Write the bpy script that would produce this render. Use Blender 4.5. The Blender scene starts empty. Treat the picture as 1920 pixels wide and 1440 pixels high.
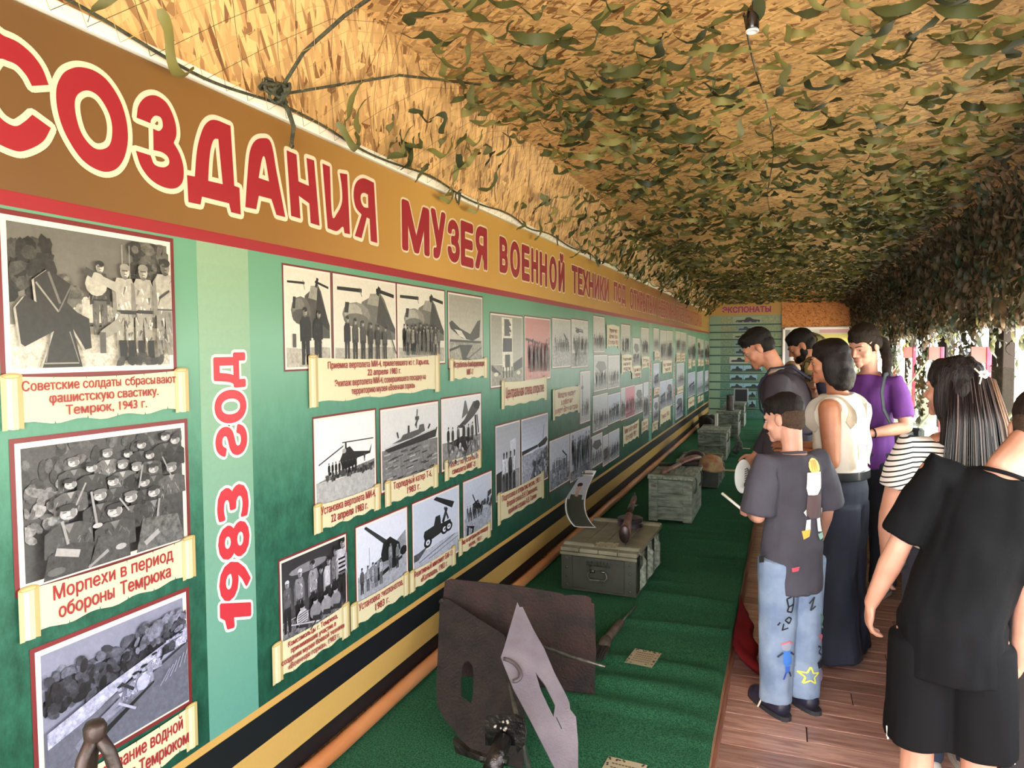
import bpy, bmesh, math, random
from mathutils import Vector, Matrix, noise
from mathutils.bvhtree import BVHTree
rnd = random.Random(7)
C = bpy.context.scene.collection
SC = bpy.context.scene
PI = math.pi
V = Vector
# ---------------------------------------------------------------- camera
F = 1330.0                                   # focal length in pixels of the 1920 x 1440 frame
CAMZ = 1.6
dcam = V((514, 68, -F)).normalized()
ucam = V((1, .006, 0)).cross(dcam).normalized()
xcam = dcam.cross(ucam)
RM = Matrix((xcam, dcam, ucam))              # camera axes -> world axes
cam_data = bpy.data.cameras.new('camera')
cam = bpy.data.objects.new('camera', cam_data)
C.objects.link(cam)
cam.matrix_world = Matrix.Translation((0, 0, CAMZ)) @ RM.to_4x4()
cam_data.sensor_width = 36
cam_data.lens = F * 36 / 1920
cam_data.clip_start = .02
SC.camera = cam
def ray(px, py): return RM @ V((px - 960, 720 - py, -F))
def at_x(px, py, X):
    r = ray(px, py); t = X / r.x
    return V((X, r.y * t, CAMZ + r.z * t))
def at_y(px, py, Y):
    r = ray(px, py); t = Y / r.y
    return V((r.x * t, Y, CAMZ + r.z * t))
def at_z(px, py, Z):
    r = ray(px, py); t = (Z - CAMZ) / r.z
    return V((r.x * t, r.y * t, Z))
# ---------------------------------------------------------------- light
world = bpy.data.worlds.new('world'); SC.world = world; world.use_nodes = True
bg = world.node_tree.nodes['Background']
bg.inputs[0].default_value = (.98, .985, 1.0, 1); bg.inputs[1].default_value = 8.2
sun_d = bpy.data.lights.new('sun', 'SUN'); sun_d.energy = 14; sun_d.angle = .01; sun_d.color = (1, .95, .84)
sun = bpy.data.objects.new('sun', sun_d); C.objects.link(sun)
sun.rotation_euler = V((-.42, -.30, -.85)).to_track_quat('-Z', 'Y').to_euler()
door_l = bpy.data.lights.new('daylight_through_entrance', 'AREA'); door_l.shape = 'RECTANGLE'
door_l.size = 2.2; door_l.size_y = 1.9; door_l.energy = 55; door_l.color = (1, .97, .92)
dl = bpy.data.objects.new('daylight_through_entrance', door_l); C.objects.link(dl)
door_l.energy = 5
dl.location = (0.1, -1.7, 1.25); dl.rotation_euler = (math.radians(97), 0, 0)
SC.view_settings.view_transform = 'Standard'
SC.view_settings.look = 'None'
SC.view_settings.gamma = 1
SC.view_settings.use_curve_mapping = False
SC.view_settings.exposure = 0.8
SC.cycles.use_denoising = True
SC.cycles.max_bounces = 8
SC.cycles.diffuse_bounces = 6
# ---------------------------------------------------------------- helpers
def lin(c):
    if isinstance(c, str): c = tuple(int(c[i:i+2], 16) / 255 for i in (0, 2, 4))
    return tuple(x / 12.92 if x <= .04045 else ((x + .055) / 1.055) ** 2.4 for x in c[:3])
MATS = {}
def mat(name, col='808080', rough=.6, metal=0, bump=0, bscale=40, var=0, vscale=6, stretch=None, col2=None, emit=None, alpha=1, coat=0, trans=0, detail=5, rnd_obj=0, spec=.5):
    """procedural material: base colour, mottling towards col2, bump"""
    if name in MATS: return MATS[name]
    m = bpy.data.materials.new(name); m.use_nodes = True; nt = m.node_tree; N = nt.nodes; L = nt.links
    b = N['Principled BSDF']
    b.inputs['Base Color'].default_value = (*lin(col), 1)
    b.inputs['Roughness'].default_value = rough; b.inputs['Metallic'].default_value = metal
    b.inputs['Specular IOR Level'].default_value = spec
    if coat: b.inputs['Coat Weight'].default_value = coat
    if trans: b.inputs['Transmission Weight'].default_value = trans
    if alpha < 1: b.inputs['Alpha'].default_value = alpha
    if emit: b.inputs['Emission Color'].default_value = (*lin(emit[0]), 1); b.inputs['Emission Strength'].default_value = emit[1]
    tc = N.new('ShaderNodeTexCoord'); mp = N.new('ShaderNodeMapping'); L.new(tc.outputs['Object'], mp.inputs[0])
    if stretch: mp.inputs['Scale'].default_value = stretch
    if col2 or var:
        nz = N.new('ShaderNodeTexNoise'); nz.inputs['Scale'].default_value = vscale; nz.inputs['Detail'].default_value = detail
        L.new(mp.outputs[0], nz.inputs[0])
        rp = N.new('ShaderNodeValToRGB'); rp.color_ramp.elements[0].position = .38; rp.color_ramp.elements[1].position = .64
        c1 = lin(col); c2 = lin(col2) if col2 else tuple(x * (1 - var) for x in c1)
        rp.color_ramp.elements[0].color = (*c1, 1); rp.color_ramp.elements[1].color = (*c2, 1)
        L.new(nz.outputs[0], rp.inputs[0]); out = rp.outputs[0]
        if rnd_obj:
            oi = N.new('ShaderNodeObjectInfo'); hs = N.new('ShaderNodeHueSaturation'); mr = N.new('ShaderNodeMapRange')
            mr.inputs[3].default_value = 1 - rnd_obj; mr.inputs[4].default_value = 1 + rnd_obj
            L.new(oi.outputs['Random'], mr.inputs[0]); L.new(mr.outputs[0], hs.inputs['Value']); L.new(out, hs.inputs['Color']); out = hs.outputs[0]
        L.new(out, b.inputs['Base Color'])
    if bump:
        n2 = N.new('ShaderNodeTexNoise'); n2.inputs['Scale'].default_value = bscale; n2.inputs['Detail'].default_value = 4
        L.new(mp.outputs[0], n2.inputs[0])
        bp = N.new('ShaderNodeBump'); bp.inputs['Strength'].default_value = bump; bp.inputs['Distance'].default_value = .01
        L.new(n2.outputs[0], bp.inputs['Height']); L.new(bp.outputs[0], b.inputs['Normal'])
    MATS[name] = m
    return m
def attr_mat(name, rough=.55, mottle=0, mscale=60, bump=0):
    """colour from the 'Col' attribute; its alpha scales a noise mottling"""
    if name in MATS: return MATS[name]
    m = bpy.data.materials.new(name); m.use_nodes = True; nt = m.node_tree; N = nt.nodes; L = nt.links
    b = N['Principled BSDF']; b.inputs['Roughness'].default_value = rough
    at = N.new('ShaderNodeAttribute'); at.attribute_name = 'Col'
    out = at.outputs['Color']
    if mottle:
        tc = N.new('ShaderNodeTexCoord')
        n1 = N.new('ShaderNodeTexNoise'); n1.inputs['Scale'].default_value = mscale; n1.inputs['Detail'].default_value = 6; n1.inputs['Roughness'].default_value = .75
        L.new(tc.outputs['Object'], n1.inputs[0])
        mr = N.new('ShaderNodeMapRange'); mr.inputs[1].default_value = .32; mr.inputs[2].default_value = .68
        mr.inputs[3].default_value = -1; mr.inputs[4].default_value = 1
        L.new(n1.outputs[0], mr.inputs[0])
        mu = N.new('ShaderNodeMath'); mu.operation = 'MULTIPLY'; L.new(mr.outputs[0], mu.inputs[0]); L.new(at.outputs['Alpha'], mu.inputs[1])
        ad = N.new('ShaderNodeMath'); ad.operation = 'MULTIPLY_ADD'; ad.inputs[1].default_value = mottle; ad.inputs[2].default_value = 1
        L.new(mu.outputs[0], ad.inputs[0])
        vm = N.new('ShaderNodeVectorMath'); vm.operation = 'SCALE'; L.new(out, vm.inputs[0]); L.new(ad.outputs[0], vm.inputs['Scale'])
        out = vm.outputs[0]
    L.new(out, b.inputs['Base Color'])
    MATS[name] = m
    return m
def tag(o, label=None, cat=None, group=None, kind=None):
    if label: o['label'] = label
    if cat: o['category'] = cat
    if group: o['group'] = group
    if kind: o['kind'] = kind
    return o
def empty(name, loc=(0, 0, 0), label=None, cat=None, group=None, rz=0):
    o = bpy.data.objects.new(name, None); C.objects.link(o); o.location = loc; o.rotation_euler = (0, 0, rz)
    o.empty_display_size = .05
    return tag(o, label, cat, group)
def link_mesh(name, me, mats, parent=None, smooth=False, loc=None):
    o = bpy.data.objects.new(name, me); C.objects.link(o)
    if mats is not None:
        for m in (mats if isinstance(mats, (list, tuple)) else [mats]):
            if len(me.materials) < (len(mats) if isinstance(mats, (list, tuple)) else 1): me.materials.append(m)
    if parent: o.parent = parent
    if loc is not None: o.location = loc
    if smooth:
        me.polygons.foreach_set('use_smooth', [True] * len(me.polygons))
    return o
def obj(name, bm, mats, parent=None, smooth=False, loc=None):
    bmesh.ops.recalc_face_normals(bm, faces=bm.faces[:])
    me = bpy.data.meshes.new(name); bm.to_mesh(me); bm.free()
    return link_mesh(name, me, mats, parent, smooth, loc)
def B(): return bmesh.new()
def xf(vs, M):
    for v in vs: v.co = M @ v.co
def box(bm, c, s, M=None, mi=0, bev=0):
    """box with centre c, full size s"""
    r = bmesh.ops.create_cube(bm, size=1); vs = r['verts']
    for v in vs: v.co = V((v.co.x * s[0], v.co.y * s[1], v.co.z * s[2]))
    fs = set(f for v in vs for f in v.link_faces)
    if bev:
        es = list(set(e for v in vs for e in v.link_edges))
        r2 = bmesh.ops.bevel(bm, geom=es, offset=bev, segments=1, affect='EDGES')
        vs = list(set(v for f in r2['faces'] for v in f.verts) | set(v for v in vs if v.is_valid))
        fs = set(f for v in vs for f in v.link_faces)
    for v in vs:
        v.co = v.co + V(c)
        if M is not None: v.co = M @ v.co
    for f in fs: f.material_index = mi
    return vs
def prism(bm, pts, axis_vec, mi=0, M=None):
    """extrude polygon pts (list of 3-D) along axis_vec"""
    a = [bm.verts.new((M @ V(p)) if M is not None else V(p)) for p in pts]
    av = V(axis_vec)
    b = [bm.verts.new((M @ (V(p) + av)) if M is not None else V(p) + av) for p in pts]
    n = len(pts); fs = [bm.faces.new(a), bm.faces.new(b[::-1])]
    for i in range(n): fs.append(bm.faces.new((a[i], a[(i+1) % n], b[(i+1) % n], b[i])))
    for f in fs: f.material_index = mi
def frame_of(d):
    d = V(d).normalized(); a = V((0, 0, 1)) if abs(d.z) < .9 else V((1, 0, 0))
    x = d.cross(a).normalized(); y = d.cross(x).normalized()
    return x, y, d
def tube(bm, pts, rad, seg=8, mi=0, caps=True, flat=1):
    pts = [V(p) for p in pts]; n = len(pts)
    rads = rad if isinstance(rad, (list, tuple)) else [rad] * n
    rings = []; px = None
    for i, p in enumerate(pts):
        d = (pts[min(i+1, n-1)] - pts[max(i-1, 0)])
        if d.length < 1e-9: d = V((0, 0, 1))
        x, y, d = frame_of(d)
        if px is not None:
            x = (px - d * px.dot(d));
            x = x.normalized() if x.length > 1e-6 else frame_of(d)[0]
            y = d.cross(x)
        px = x
        rings.append([bm.verts.new(p + x * math.cos(2*PI*k/seg) * rads[i] + y * math.sin(2*PI*k/seg) * rads[i] * flat) for k in range(seg)])
    for i in range(n-1):
        for k in range(seg):
            f = bm.faces.new((rings[i][k], rings[i][(k+1) % seg], rings[i+1][(k+1) % seg], rings[i+1][k])); f.material_index = mi
    if caps:
        bm.faces.new(rings[0][::-1]).material_index = mi; bm.faces.new(rings[-1]).material_index = mi
    return rings
def lathe(bm, prof, c=(0, 0, 0), seg=20, M=None, mi=0, axis='z'):
    """prof: list of (r, h)"""
    rings = []
    for r, h in prof:
        ring = []
        for k in range(seg):
            a = 2*PI*k/seg
            p = V((r*math.cos(a), r*math.sin(a), h))
            if axis == 'y': p = V((p.x, p.z, p.y))
            if axis == 'x': p = V((p.z, p.x, p.y))
            p = p + V(c)
            ring.append(bm.verts.new(M @ p if M is not None else p))
        rings.append(ring)
    for i in range(len(rings)-1):
        for k in range(seg):
            bm.faces.new((rings[i][k], rings[i][(k+1) % seg], rings[i+1][(k+1) % seg], rings[i+1][k])).material_index = mi
    bm.faces.new(rings[0][::-1]).material_index = mi; bm.faces.new(rings[-1]).material_index = mi
def grid_surface(bm, fn, nu, nv, mi=0):
    vs = [[bm.verts.new(fn(i/nu, j/nv)) for j in range(nv+1)] for i in range(nu+1)]
    for i in range(nu):
        for j in range(nv):
            bm.faces.new((vs[i][j], vs[i+1][j], vs[i+1][j+1], vs[i][j+1])).material_index = mi
    return vs
# ---- text outlines as flat meshes (cached)
_TX = {}
def text_raw(s, off=0.0):
    k = (s, off)
    if k in _TX: return _TX[k]
    cu = bpy.data.curves.new('t', 'FONT'); cu.body = s; cu.size = 1; cu.offset = off; cu.resolution_u = 3; cu.fill_mode = 'FRONT'
    o = bpy.data.objects.new('t', cu); C.objects.link(o)
    dg = bpy.context.evaluated_depsgraph_get(); me = o.evaluated_get(dg).to_mesh()
    vs = [v.co.copy() for v in me.vertices]; fs = [tuple(p.vertices) for p in me.polygons]
    o.evaluated_get(dg).to_mesh_clear()
    bpy.data.objects.remove(o); bpy.data.curves.remove(cu)
    if len(s) == 1 and s in 'φАИЙМРУФЦЫЭЯемнхцчщыьюя':      # glyphs built from overlapping strokes: keep their triangles a hair apart
        v2 = []; f2 = []
        for j, f in enumerate(fs):
            i = len(v2); v2 += [V((vs[q].x, vs[q].y, j*1.5e-6)) for q in f]; f2.append(tuple(range(i, i+len(f))))
        vs, fs = v2, f2
    _TX[k] = (vs, fs); return _TX[k]
def text_geo(s, off=0.0):
    """string laid out from single glyphs, each filled on its own"""
    if len(s) == 1: return text_raw(s, off)
    if ('n', 'н') not in _TX:
        _TX[('n', 'н')] = 1; Q = lambda *r: [(r[0], r[1]), (r[2], r[1]), (r[2], r[3]), (r[0], r[3])]
        def rects(*rs): return [V((x_, y_, 0)) for r_ in rs for x_, y_ in Q(*r_)], [tuple(range(4*i, 4*i+4)) for i in range(len(rs))]
        soft = [[(.06, 0), (.06, .545), (.135, .545), (.135, .34), (.27, .34), (.37, .29), (.40, .17), (.37, .05), (.27, 0)], [(.135, .07), (.135, .275), (.26, .27), (.31, .235), (.325, .17), (.31, .105), (.26, .07)]]
        for o_ in (0, .015):
            _TX[('н', o_)] = rects((.06, 0, .135, .545), (.425, 0, .50, .545), (.136, .245, .424, .31))
            b_ = curve_geo(soft); _TX[('ь', o_)] = b_; q_ = rects((.49, 0, .565, .545)); n_ = len(b_[0])
            _TX[('ы', o_)] = (list(b_[0])+q_[0], list(b_[1])+[tuple(n_+k for k in f) for f in q_[1]])
    if ('#', s, off) in _TX: return _TX[('#', s, off)]
    wd = lambda q: (lambda vs: max(v.x for v in vs)-min(v.x for v in vs))(text_raw(q)[0])
    x = 0; V_ = []; F_ = []; hh = wd('HH')
    for c in s:
        if c != ' ':
            vs, fs = text_raw(c, off); i = len(V_); V_ += [V((v.x+x, v.y, v.z)) for v in vs]; F_ += [tuple(i+k for k in f) for f in fs]
        x += wd('H'+c+'H')-hh
    _TX[('#', s, off)] = (V_, F_); return V_, F_
def curve_geo(loops, off=0.0):
    """fill closed 2-D loops (holes allowed), optionally grown by off"""
    cu = bpy.data.curves.new('t', 'CURVE'); cu.dimensions = '2D'; cu.fill_mode = 'FRONT'; cu.offset = off
    for lp in loops:
        sp = cu.splines.new('POLY'); sp.points.add(len(lp) - 1)
        for i, p in enumerate(lp): sp.points[i].co = (p[0], p[1], 0, 1)
        sp.use_cyclic_u = True
    o = bpy.data.objects.new('t', cu); C.objects.link(o)
    dg = bpy.context.evaluated_depsgraph_get(); me = o.evaluated_get(dg).to_mesh()
    vs = [v.co.copy() for v in me.vertices]; fs = [tuple(p.vertices) for p in me.polygons]
    o.evaluated_get(dg).to_mesh_clear()
    bpy.data.objects.remove(o); bpy.data.curves.remove(cu)
    return vs, fs
def crom(pts, n=5):
    """closed outline; points (x, y) are corners, (x, y, 1) are smooth"""
    out = []; N = len(pts)
    for i in range(N):
        p1, p2 = pts[i], pts[(i+1) % N]
        s1, s2 = len(p1) > 2, len(p2) > 2
        out.append((p1[0], p1[1]))
        if not (s1 or s2): continue
        p0, p3 = pts[i-1], pts[(i+2) % N]
        m1 = ((p2[0]-p0[0])/2, (p2[1]-p0[1])/2) if s1 else (p2[0]-p1[0], p2[1]-p1[1])
        m2 = ((p3[0]-p1[0])/2, (p3[1]-p1[1])/2) if s2 else (p2[0]-p1[0], p2[1]-p1[1])
        for k in range(1, n):
            t = k/n; h1 = 2*t**3-3*t**2+1; h2 = t**3-2*t**2+t; h3 = -2*t**3+3*t**2; h4 = t**3-t**2
            out.append((h1*p1[0]+h2*m1[0]+h3*p2[0]+h4*m2[0], h1*p1[1]+h2*m1[1]+h3*p2[1]+h4*m2[1]))
    return out
INK = [1.0]
class Print:
    """flat coloured print: polygons in (u, w) plane coordinates, each layer a hair in front of the last"""
    def __init__(s, fn, step=.00005, ink=None):
        s.ink = ink if ink is not None else INK[0]; s.v = []; s.f = []; s.c = []; s.fn = fn; s.lay = 0; s.step = step
    def poly(s, pts, col, a=0.0, lay=True):
        if lay: s.lay += s.step
        i = len(s.v); s.v += [s.fn(p[0], p[1], s.lay) for p in pts]; s.f.append(tuple(range(i, i+len(pts)))); s.c.append((*lin(col), a))
    def geo(s, vs, fs, col, a=0.0, lay=True):
        if lay: s.lay += s.step
        i = len(s.v); s.v += [s.fn(p[0], p[1], s.lay+(p[2] if len(p) > 2 else 0)) for p in vs]
        c = (*lin(col), a)
        for f in fs: s.f.append(tuple(i+k for k in f)); s.c.append(c)
    def ell(s, cx, cy, rx, ry, col, a=0.0, n=14, rot=0, lay=True):
        cr, sr = math.cos(rot), math.sin(rot)
        s.poly([(cx + rx*math.cos(2*PI*k/n)*cr - ry*math.sin(2*PI*k/n)*sr, cy + rx*math.cos(2*PI*k/n)*sr + ry*math.sin(2*PI*k/n)*cr) for k in range(n)], col, a, lay)
    def stroke(s, vs, fs, r, col):
        key = {}; rep = [key.setdefault((round(p[0], 6), round(p[1], 6)), i) for i, p in enumerate(vs)]
        cnt = {}
        for f in fs:
            for i in range(len(f)):
                a, b = rep[f[i]], rep[f[(i+1) % len(f)]]; k = (min(a, b), max(a, b)); cnt[k] = cnt.get(k, 0)+1
        s.lay += s.step; c = (*lin(col), 0.0); used = set()
        def add(pts):
            s.lay += 2e-6; i = len(s.v); s.v += [s.fn(p[0], p[1], s.lay) for p in pts]; s.f.append(tuple(range(i, i+len(pts)))); s.c.append(c)
        for (a, b), n in cnt.items():
            if n != 1: continue
            p, q = vs[a], vs[b]; dx, dy = q[0]-p[0], q[1]-p[1]; l = math.hypot(dx, dy)
            if l < 1e-9: continue
            nx, ny = -dy/l*r, dx/l*r
            add([(p[0]+nx, p[1]+ny), (q[0]+nx, q[1]+ny), (q[0]-nx, q[1]-ny), (p[0]-nx, p[1]-ny)])
            for w_ in (a, b):
                if w_ not in used:
                    used.add(w_); add([(vs[w_][0]+r*math.cos(k*PI/4), vs[w_][1]+r*math.sin(k*PI/4)) for k in range(8)])
    def outlined(s, vs, fs, ro, oc, rb, col):
        s.stroke(vs, fs, ro, oc); s.lay += .0002
        if rb: s.stroke(vs, fs, rb, col)
        s.lay += .0001; s.geo(vs, fs, col, lay=False)
    def text(s, t, x0, x1, y0, y1, col, bold=.02, keep=False, out=None, oc=None):
        """text fitted to the box; keep = keep proportions by height and centre"""
        if out:
            vs, fs = text_geo(t, 0); bx0 = min(v.x for v in vs); bx1 = max(v.x for v in vs); by0 = min(v.y for v in vs); by1 = max(v.y for v in vs)
            b_ = bold*(y1-y0)*1.2; x0 += b_; x1 -= b_; y0 += b_; y1 -= b_
            sx = (x1-x0)/(bx1-bx0); sy = (y1-y0)/(by1-by0)
            s.outlined([(x0+(v.x-bx0)*sx, y0+(v.y-by0)*sy, v.z) for v in vs], fs, b_+out*(y1-y0), oc, b_, col); return
        vs, fs = text_geo(t, bold)
        if not vs: return
        bx0 = min(v.x for v in vs); bx1 = max(v.x for v in vs); by0 = min(v.y for v in vs); by1 = max(v.y for v in vs)
        sx = (x1-x0)/(bx1-bx0); sy = (y1-y0)/(by1-by0)
        if out:
            ov, of = text_geo(t, bold + out)
            s.geo([(x0+(v.x-bx0)*sx, y0+(v.y-by0)*sy) for v in ov], of, oc)
        s.lay += s.step
        s.geo([(x0+(v.x-bx0)*sx, y0+(v.y-by0)*sy, v.z) for v in vs], fs, col)
    def build(s, name, m, parent=None):
        me = bpy.data.meshes.new(name); me.from_pydata(s.v, [], s.f)
        ca = me.color_attributes.new('Col', 'FLOAT_COLOR', 'CORNER')
        buf = []
        for p, c in zip(me.polygons, s.c): buf += [c[0]*s.ink, c[1]*s.ink, c[2]*s.ink, c[3]] * p.loop_total
        ca.data.foreach_set('color', buf)
        return link_mesh(name, me, m, parent)
# ---------------------------------------------------------------- special materials
def osb_mat(name, dark, light):
    m = bpy.data.materials.new(name); m.use_nodes = True; nt = m.node_tree; N = nt.nodes; L = nt.links
    b = N['Principled BSDF']; b.inputs['Roughness'].default_value = .55
    tc = N.new('ShaderNodeTexCoord'); outs = []
    for k, a in enumerate((15, 75, 140)):
        mp = N.new('ShaderNodeMapping'); mp.vector_type = 'TEXTURE'; mp.inputs['Rotation'].default_value = (0, 0, math.radians(a)); mp.inputs['Scale'].default_value = (1/20, 1/66, 1/12)
        mp.inputs['Location'].default_value = (k*3.1, k*1.7, k)
        L.new(tc.outputs['UV'], mp.inputs[0])
        vo = N.new('ShaderNodeTexVoronoi'); vo.inputs['Scale'].default_value = 1; vo.inputs['Randomness'].default_value = 1
        L.new(mp.outputs[0], vo.inputs['Vector']); sp = N.new('ShaderNodeSeparateColor'); L.new(vo.outputs['Color'], sp.inputs[0]); outs.append(sp.outputs)
    def mix(fac, a, bb):
        x = N.new('ShaderNodeMix'); x.data_type = 'FLOAT'; L.new(fac, x.inputs[0]); L.new(a, x.inputs[2]); L.new(bb, x.inputs[3]); return x.outputs[0]
    def gt(a, v):
        x = N.new('ShaderNodeMath'); x.operation = 'GREATER_THAN'; L.new(a, x.inputs[0]); x.inputs[1].default_value = v; return x.outputs[0]
    r = mix(gt(outs[0][1], .5), outs[0][0], outs[1][0]); r = mix(gt(outs[2][1], .55), r, outs[2][0])
    rp = N.new('ShaderNodeValToRGB'); e = rp.color_ramp.elements
    e[0].position = 0; e[0].color = (*lin(dark), 1); e[1].position = 1; e[1].color = (*lin(light), 1)
    mid = e.new(.3); mid.color = (*[(x*.45+y*.55) for x, y in zip(lin(dark), lin(light))], 1)
    L.new(r, rp.inputs[0]); L.new(rp.outputs[0], b.inputs['Base Color'])
    bp = N.new('ShaderNodeBump'); bp.inputs['Strength'].default_value = .35; bp.inputs['Distance'].default_value = .004
    L.new(r, bp.inputs['Height']); L.new(bp.outputs[0], b.inputs['Normal'])
    MATS[name] = m; return m
OSB = osb_mat('osb_board', '74481f', 'e6b878')
OSB2 = osb_mat('osb_board_warm', '8a4a18', 'd8904a')
def uvmap(me, fn):
    uv = me.uv_layers.new(name='UVMap')
    for lp in me.loops: uv.data[lp.index].uv = fn(me.vertices[lp.vertex_index].co)
# ---------------------------------------------------------------- room shell
WX = -1.5; RX = 1.3
YE = at_x(1329, 640, WX).y                     # the end wall
Y0 = -1.6
PZ = .15; PX = -.2436
prof = [(WX-.02, 2.33), (-1.27, 2.68), (0, 2.70), (1.17, 2.68), (RX+.02, 2.56)]
def slab(name, pts, y0, y1, th, m, uvf, nY=1, kind='structure'):
    """a board surface following profile pts along Y with thickness outward"""
    bm = B(); n = len(pts); ctr = V((0, 0, 1.5))
    rows = []
    for j in range(nY+1):
        y = y0 + (y1-y0)*j/nY
        a = [bm.verts.new((p[0], y, p[1])) for p in pts]
        o = []
        for p in pts:
            d = V((p[0], 0, p[1]-1.5)).normalized()*th; o.append(bm.verts.new((p[0]+d.x, y, p[1]+d.z)))
        rows.append((a, o))
    for (a, o), (a2, o2) in zip(rows, rows[1:]):
        for i in range(n-1):
            bm.faces.new((a[i], a[i+1], a2[i+1], a2[i])); bm.faces.new((o[i], o2[i], o2[i+1], o[i+1]))
        bm.faces.new((a[0], a2[0], o2[0], o[0])); bm.faces.new((a[-1], o[-1], o2[-1], a2[-1]))
    for a, o in (rows[0], rows[-1]):
        for i in range(n-1): bm.faces.new((a[i], o[i], o[i+1], a[i+1]))
    ob = obj(name, bm, m); uvmap(ob.data, uvf); return tag(ob, kind=kind)
ceil = empty('ceiling'); tag(ceil, kind='structure')
bw = 1.25; k = 0; yy = Y0
cm = bpy.data.meshes
while yy < YE:                                   # boards of the lining, joints recessed
    y1 = min(yy + bw - .006, YE + .02)
    p = slab('ceiling_board', prof, yy, y1, .02, OSB, lambda c, k=k: (c.x*1.0 + k*.37, c.y + (c.z-2.6)), 1, None)
    p.parent = ceil; yy += bw; k += 1
ob = slab('roof', [(WX-.06, 2.30), (-1.34, 2.75), (1.25, 2.76), (RX+.1, 2.60)], Y0, YE+.3, .05, mat('roof_metal', '70756f', .5), lambda c: (c.x, c.y))
ob.name = 'trim_1'
bm = B(); box(bm, (WX-.06, (Y0+YE)/2, 1.17), (.08, YE-Y0+.3, 2.34))
ob = obj('wall_left', bm, OSB); uvmap(ob.data, lambda c: (c.y, c.z)); tag(ob, kind='structure')
# white cornice strip above the banner
bm = B(); box(bm, (WX+.004, (Y0+YE)/2, 2.345), (.035, YE-Y0, .034), bev=.004)
tag(obj('trim_2', bm, mat('white_trim', 'efe9d8', .4)), kind='structure')
# ---- end wall
bm = B(); box(bm, (0, YE+.07, 1.35), (3.2, .08, 2.8))
tag(obj('wall_end', bm, mat('end_wall', '9a9a80', .8)), kind='structure')
e0 = at_y(1466, 600, YE).x
bm = B(); zt = at_y(1500, 572, YE).z; zb = at_y(1500, 613, YE).z
box(bm, ((e0+RX)/2, YE+.015, (zb+2.7)/2), (RX-e0, .03, 2.7-zb)); ob = obj('trim_3', bm, OSB2); uvmap(ob.data, lambda c: (c.x, c.z)); tag(ob, kind='structure')
# ---- right wall: upper part, sill part, posts between openings
bm = B(); box(bm, (RX+.06, (Y0+YE)/2, (1.76+2.58)/2), (.06, YE-Y0+.2, .82))
ob = obj('wall_right', bm, mat('wall_dark', '4c3c2c', .85, col2='382c20', vscale=12)); tag(ob, kind='structure')
bm = B(); box(bm, (RX+.06, (Y0+YE)/2, .36), (.06, YE-Y0+.2, .74))
tag(obj('wall_right_low', bm, mat('sill_paint', '8d9094', .5, bump=.1)), kind='structure')
POSTS = []
for i, (a, b_) in enumerate(((1892, 1856), (1780, 1762), (1713, 1697), (1668, 1653), (1641, 1625))):
    POSTS.append((at_x(a, 700, RX+.05).y, at_x(b_, 700, RX+.05).y))
POSTS += [(2.9, 3.1), (.7, .9), (-1.6, -1.3)]
for i, (a, b_) in enumerate(POSTS):
    bm = B(); box(bm, (RX+.06, (a+b_)/2, 1.25), (.07, min(abs(b_-a), .36), 1.06), bev=.004)
    tag(obj('trim_%d' % (i+4), bm, mat('post_wood', '2c221a', .8, col2='1c1610', bump=.3, stretch=(1, 1, .15), bscale=30)), kind='structure')
# ---- ground outside, seen bright through the openings
bm = B(); grid_surface(bm, lambda u, v: V((RX+.12 + u*40, -20 + v*60, -.35)), 4, 4)
tag(obj('ground', bm, mat('ground_outside', 'c9bfa6', .9, col2='a8a08a', vscale=1.2)), kind='structure')
# ---------------------------------------------------------------- floor of laminate planks
bm = B(); box(bm, (0, (Y0+YE)/2, -.03), (3.1, YE-Y0, .05))
floor = tag(obj('floor', bm, mat('subfloor', '3c2a22', .8)), kind='structure')
def plank_mat():
    m = bpy.data.materials.new('laminate'); m.use_nodes = True; nt = m.node_tree; N = nt.nodes; L = nt.links
    b = N['Principled BSDF']; b.inputs['Roughness'].default_value = .33; b.inputs['Coat Weight'].default_value = .25; b.inputs['Coat Roughness'].default_value = .22
    tc = N.new('ShaderNodeTexCoord'); mp = N.new('ShaderNodeMapping'); mp.inputs['Scale'].default_value = (1.4, 14, 4)
    oi = N.new('ShaderNodeObjectInfo'); ad = N.new('ShaderNodeVectorMath'); ad.operation = 'MULTIPLY_ADD'
    L.new(oi.outputs['Random'], ad.inputs[0]); ad.inputs[1].default_value = (17, 31, 5); L.new(tc.outputs['Object'], ad.inputs[2])
    L.new(ad.outputs[0], mp.inputs[0])
    n1 = N.new('ShaderNodeTexNoise'); n1.inputs['Scale'].default_value = 3.2; n1.inputs['Detail'].default_value = 8; n1.inputs['Roughness'].default_value = .62; n1.inputs['Distortion'].default_value = .6
    L.new(mp.outputs[0], n1.inputs[0]); rp = N.new('ShaderNodeValToRGB'); e = rp.color_ramp.elements
    e[0].position = .3; e[0].color = (*lin('82584e'), 1); e[1].position = .7; e[1].color = (*lin('d0a898'), 1)
    L.new(n1.outputs[0], rp.inputs[0]); hs = N.new('ShaderNodeHueSaturation'); mr = N.new('ShaderNodeMapRange'); mr.inputs[3].default_value = .72; mr.inputs[4].default_value = 1.22
    L.new(oi.outputs['Random'], mr.inputs[0]); L.new(mr.outputs[0], hs.inputs['Value']); L.new(rp.outputs[0], hs.inputs['Color']); L.new(hs.outputs[0], b.inputs['Base Color'])
    return m
LAM = plank_mat(); PW = .13
pmesh = {}
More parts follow.
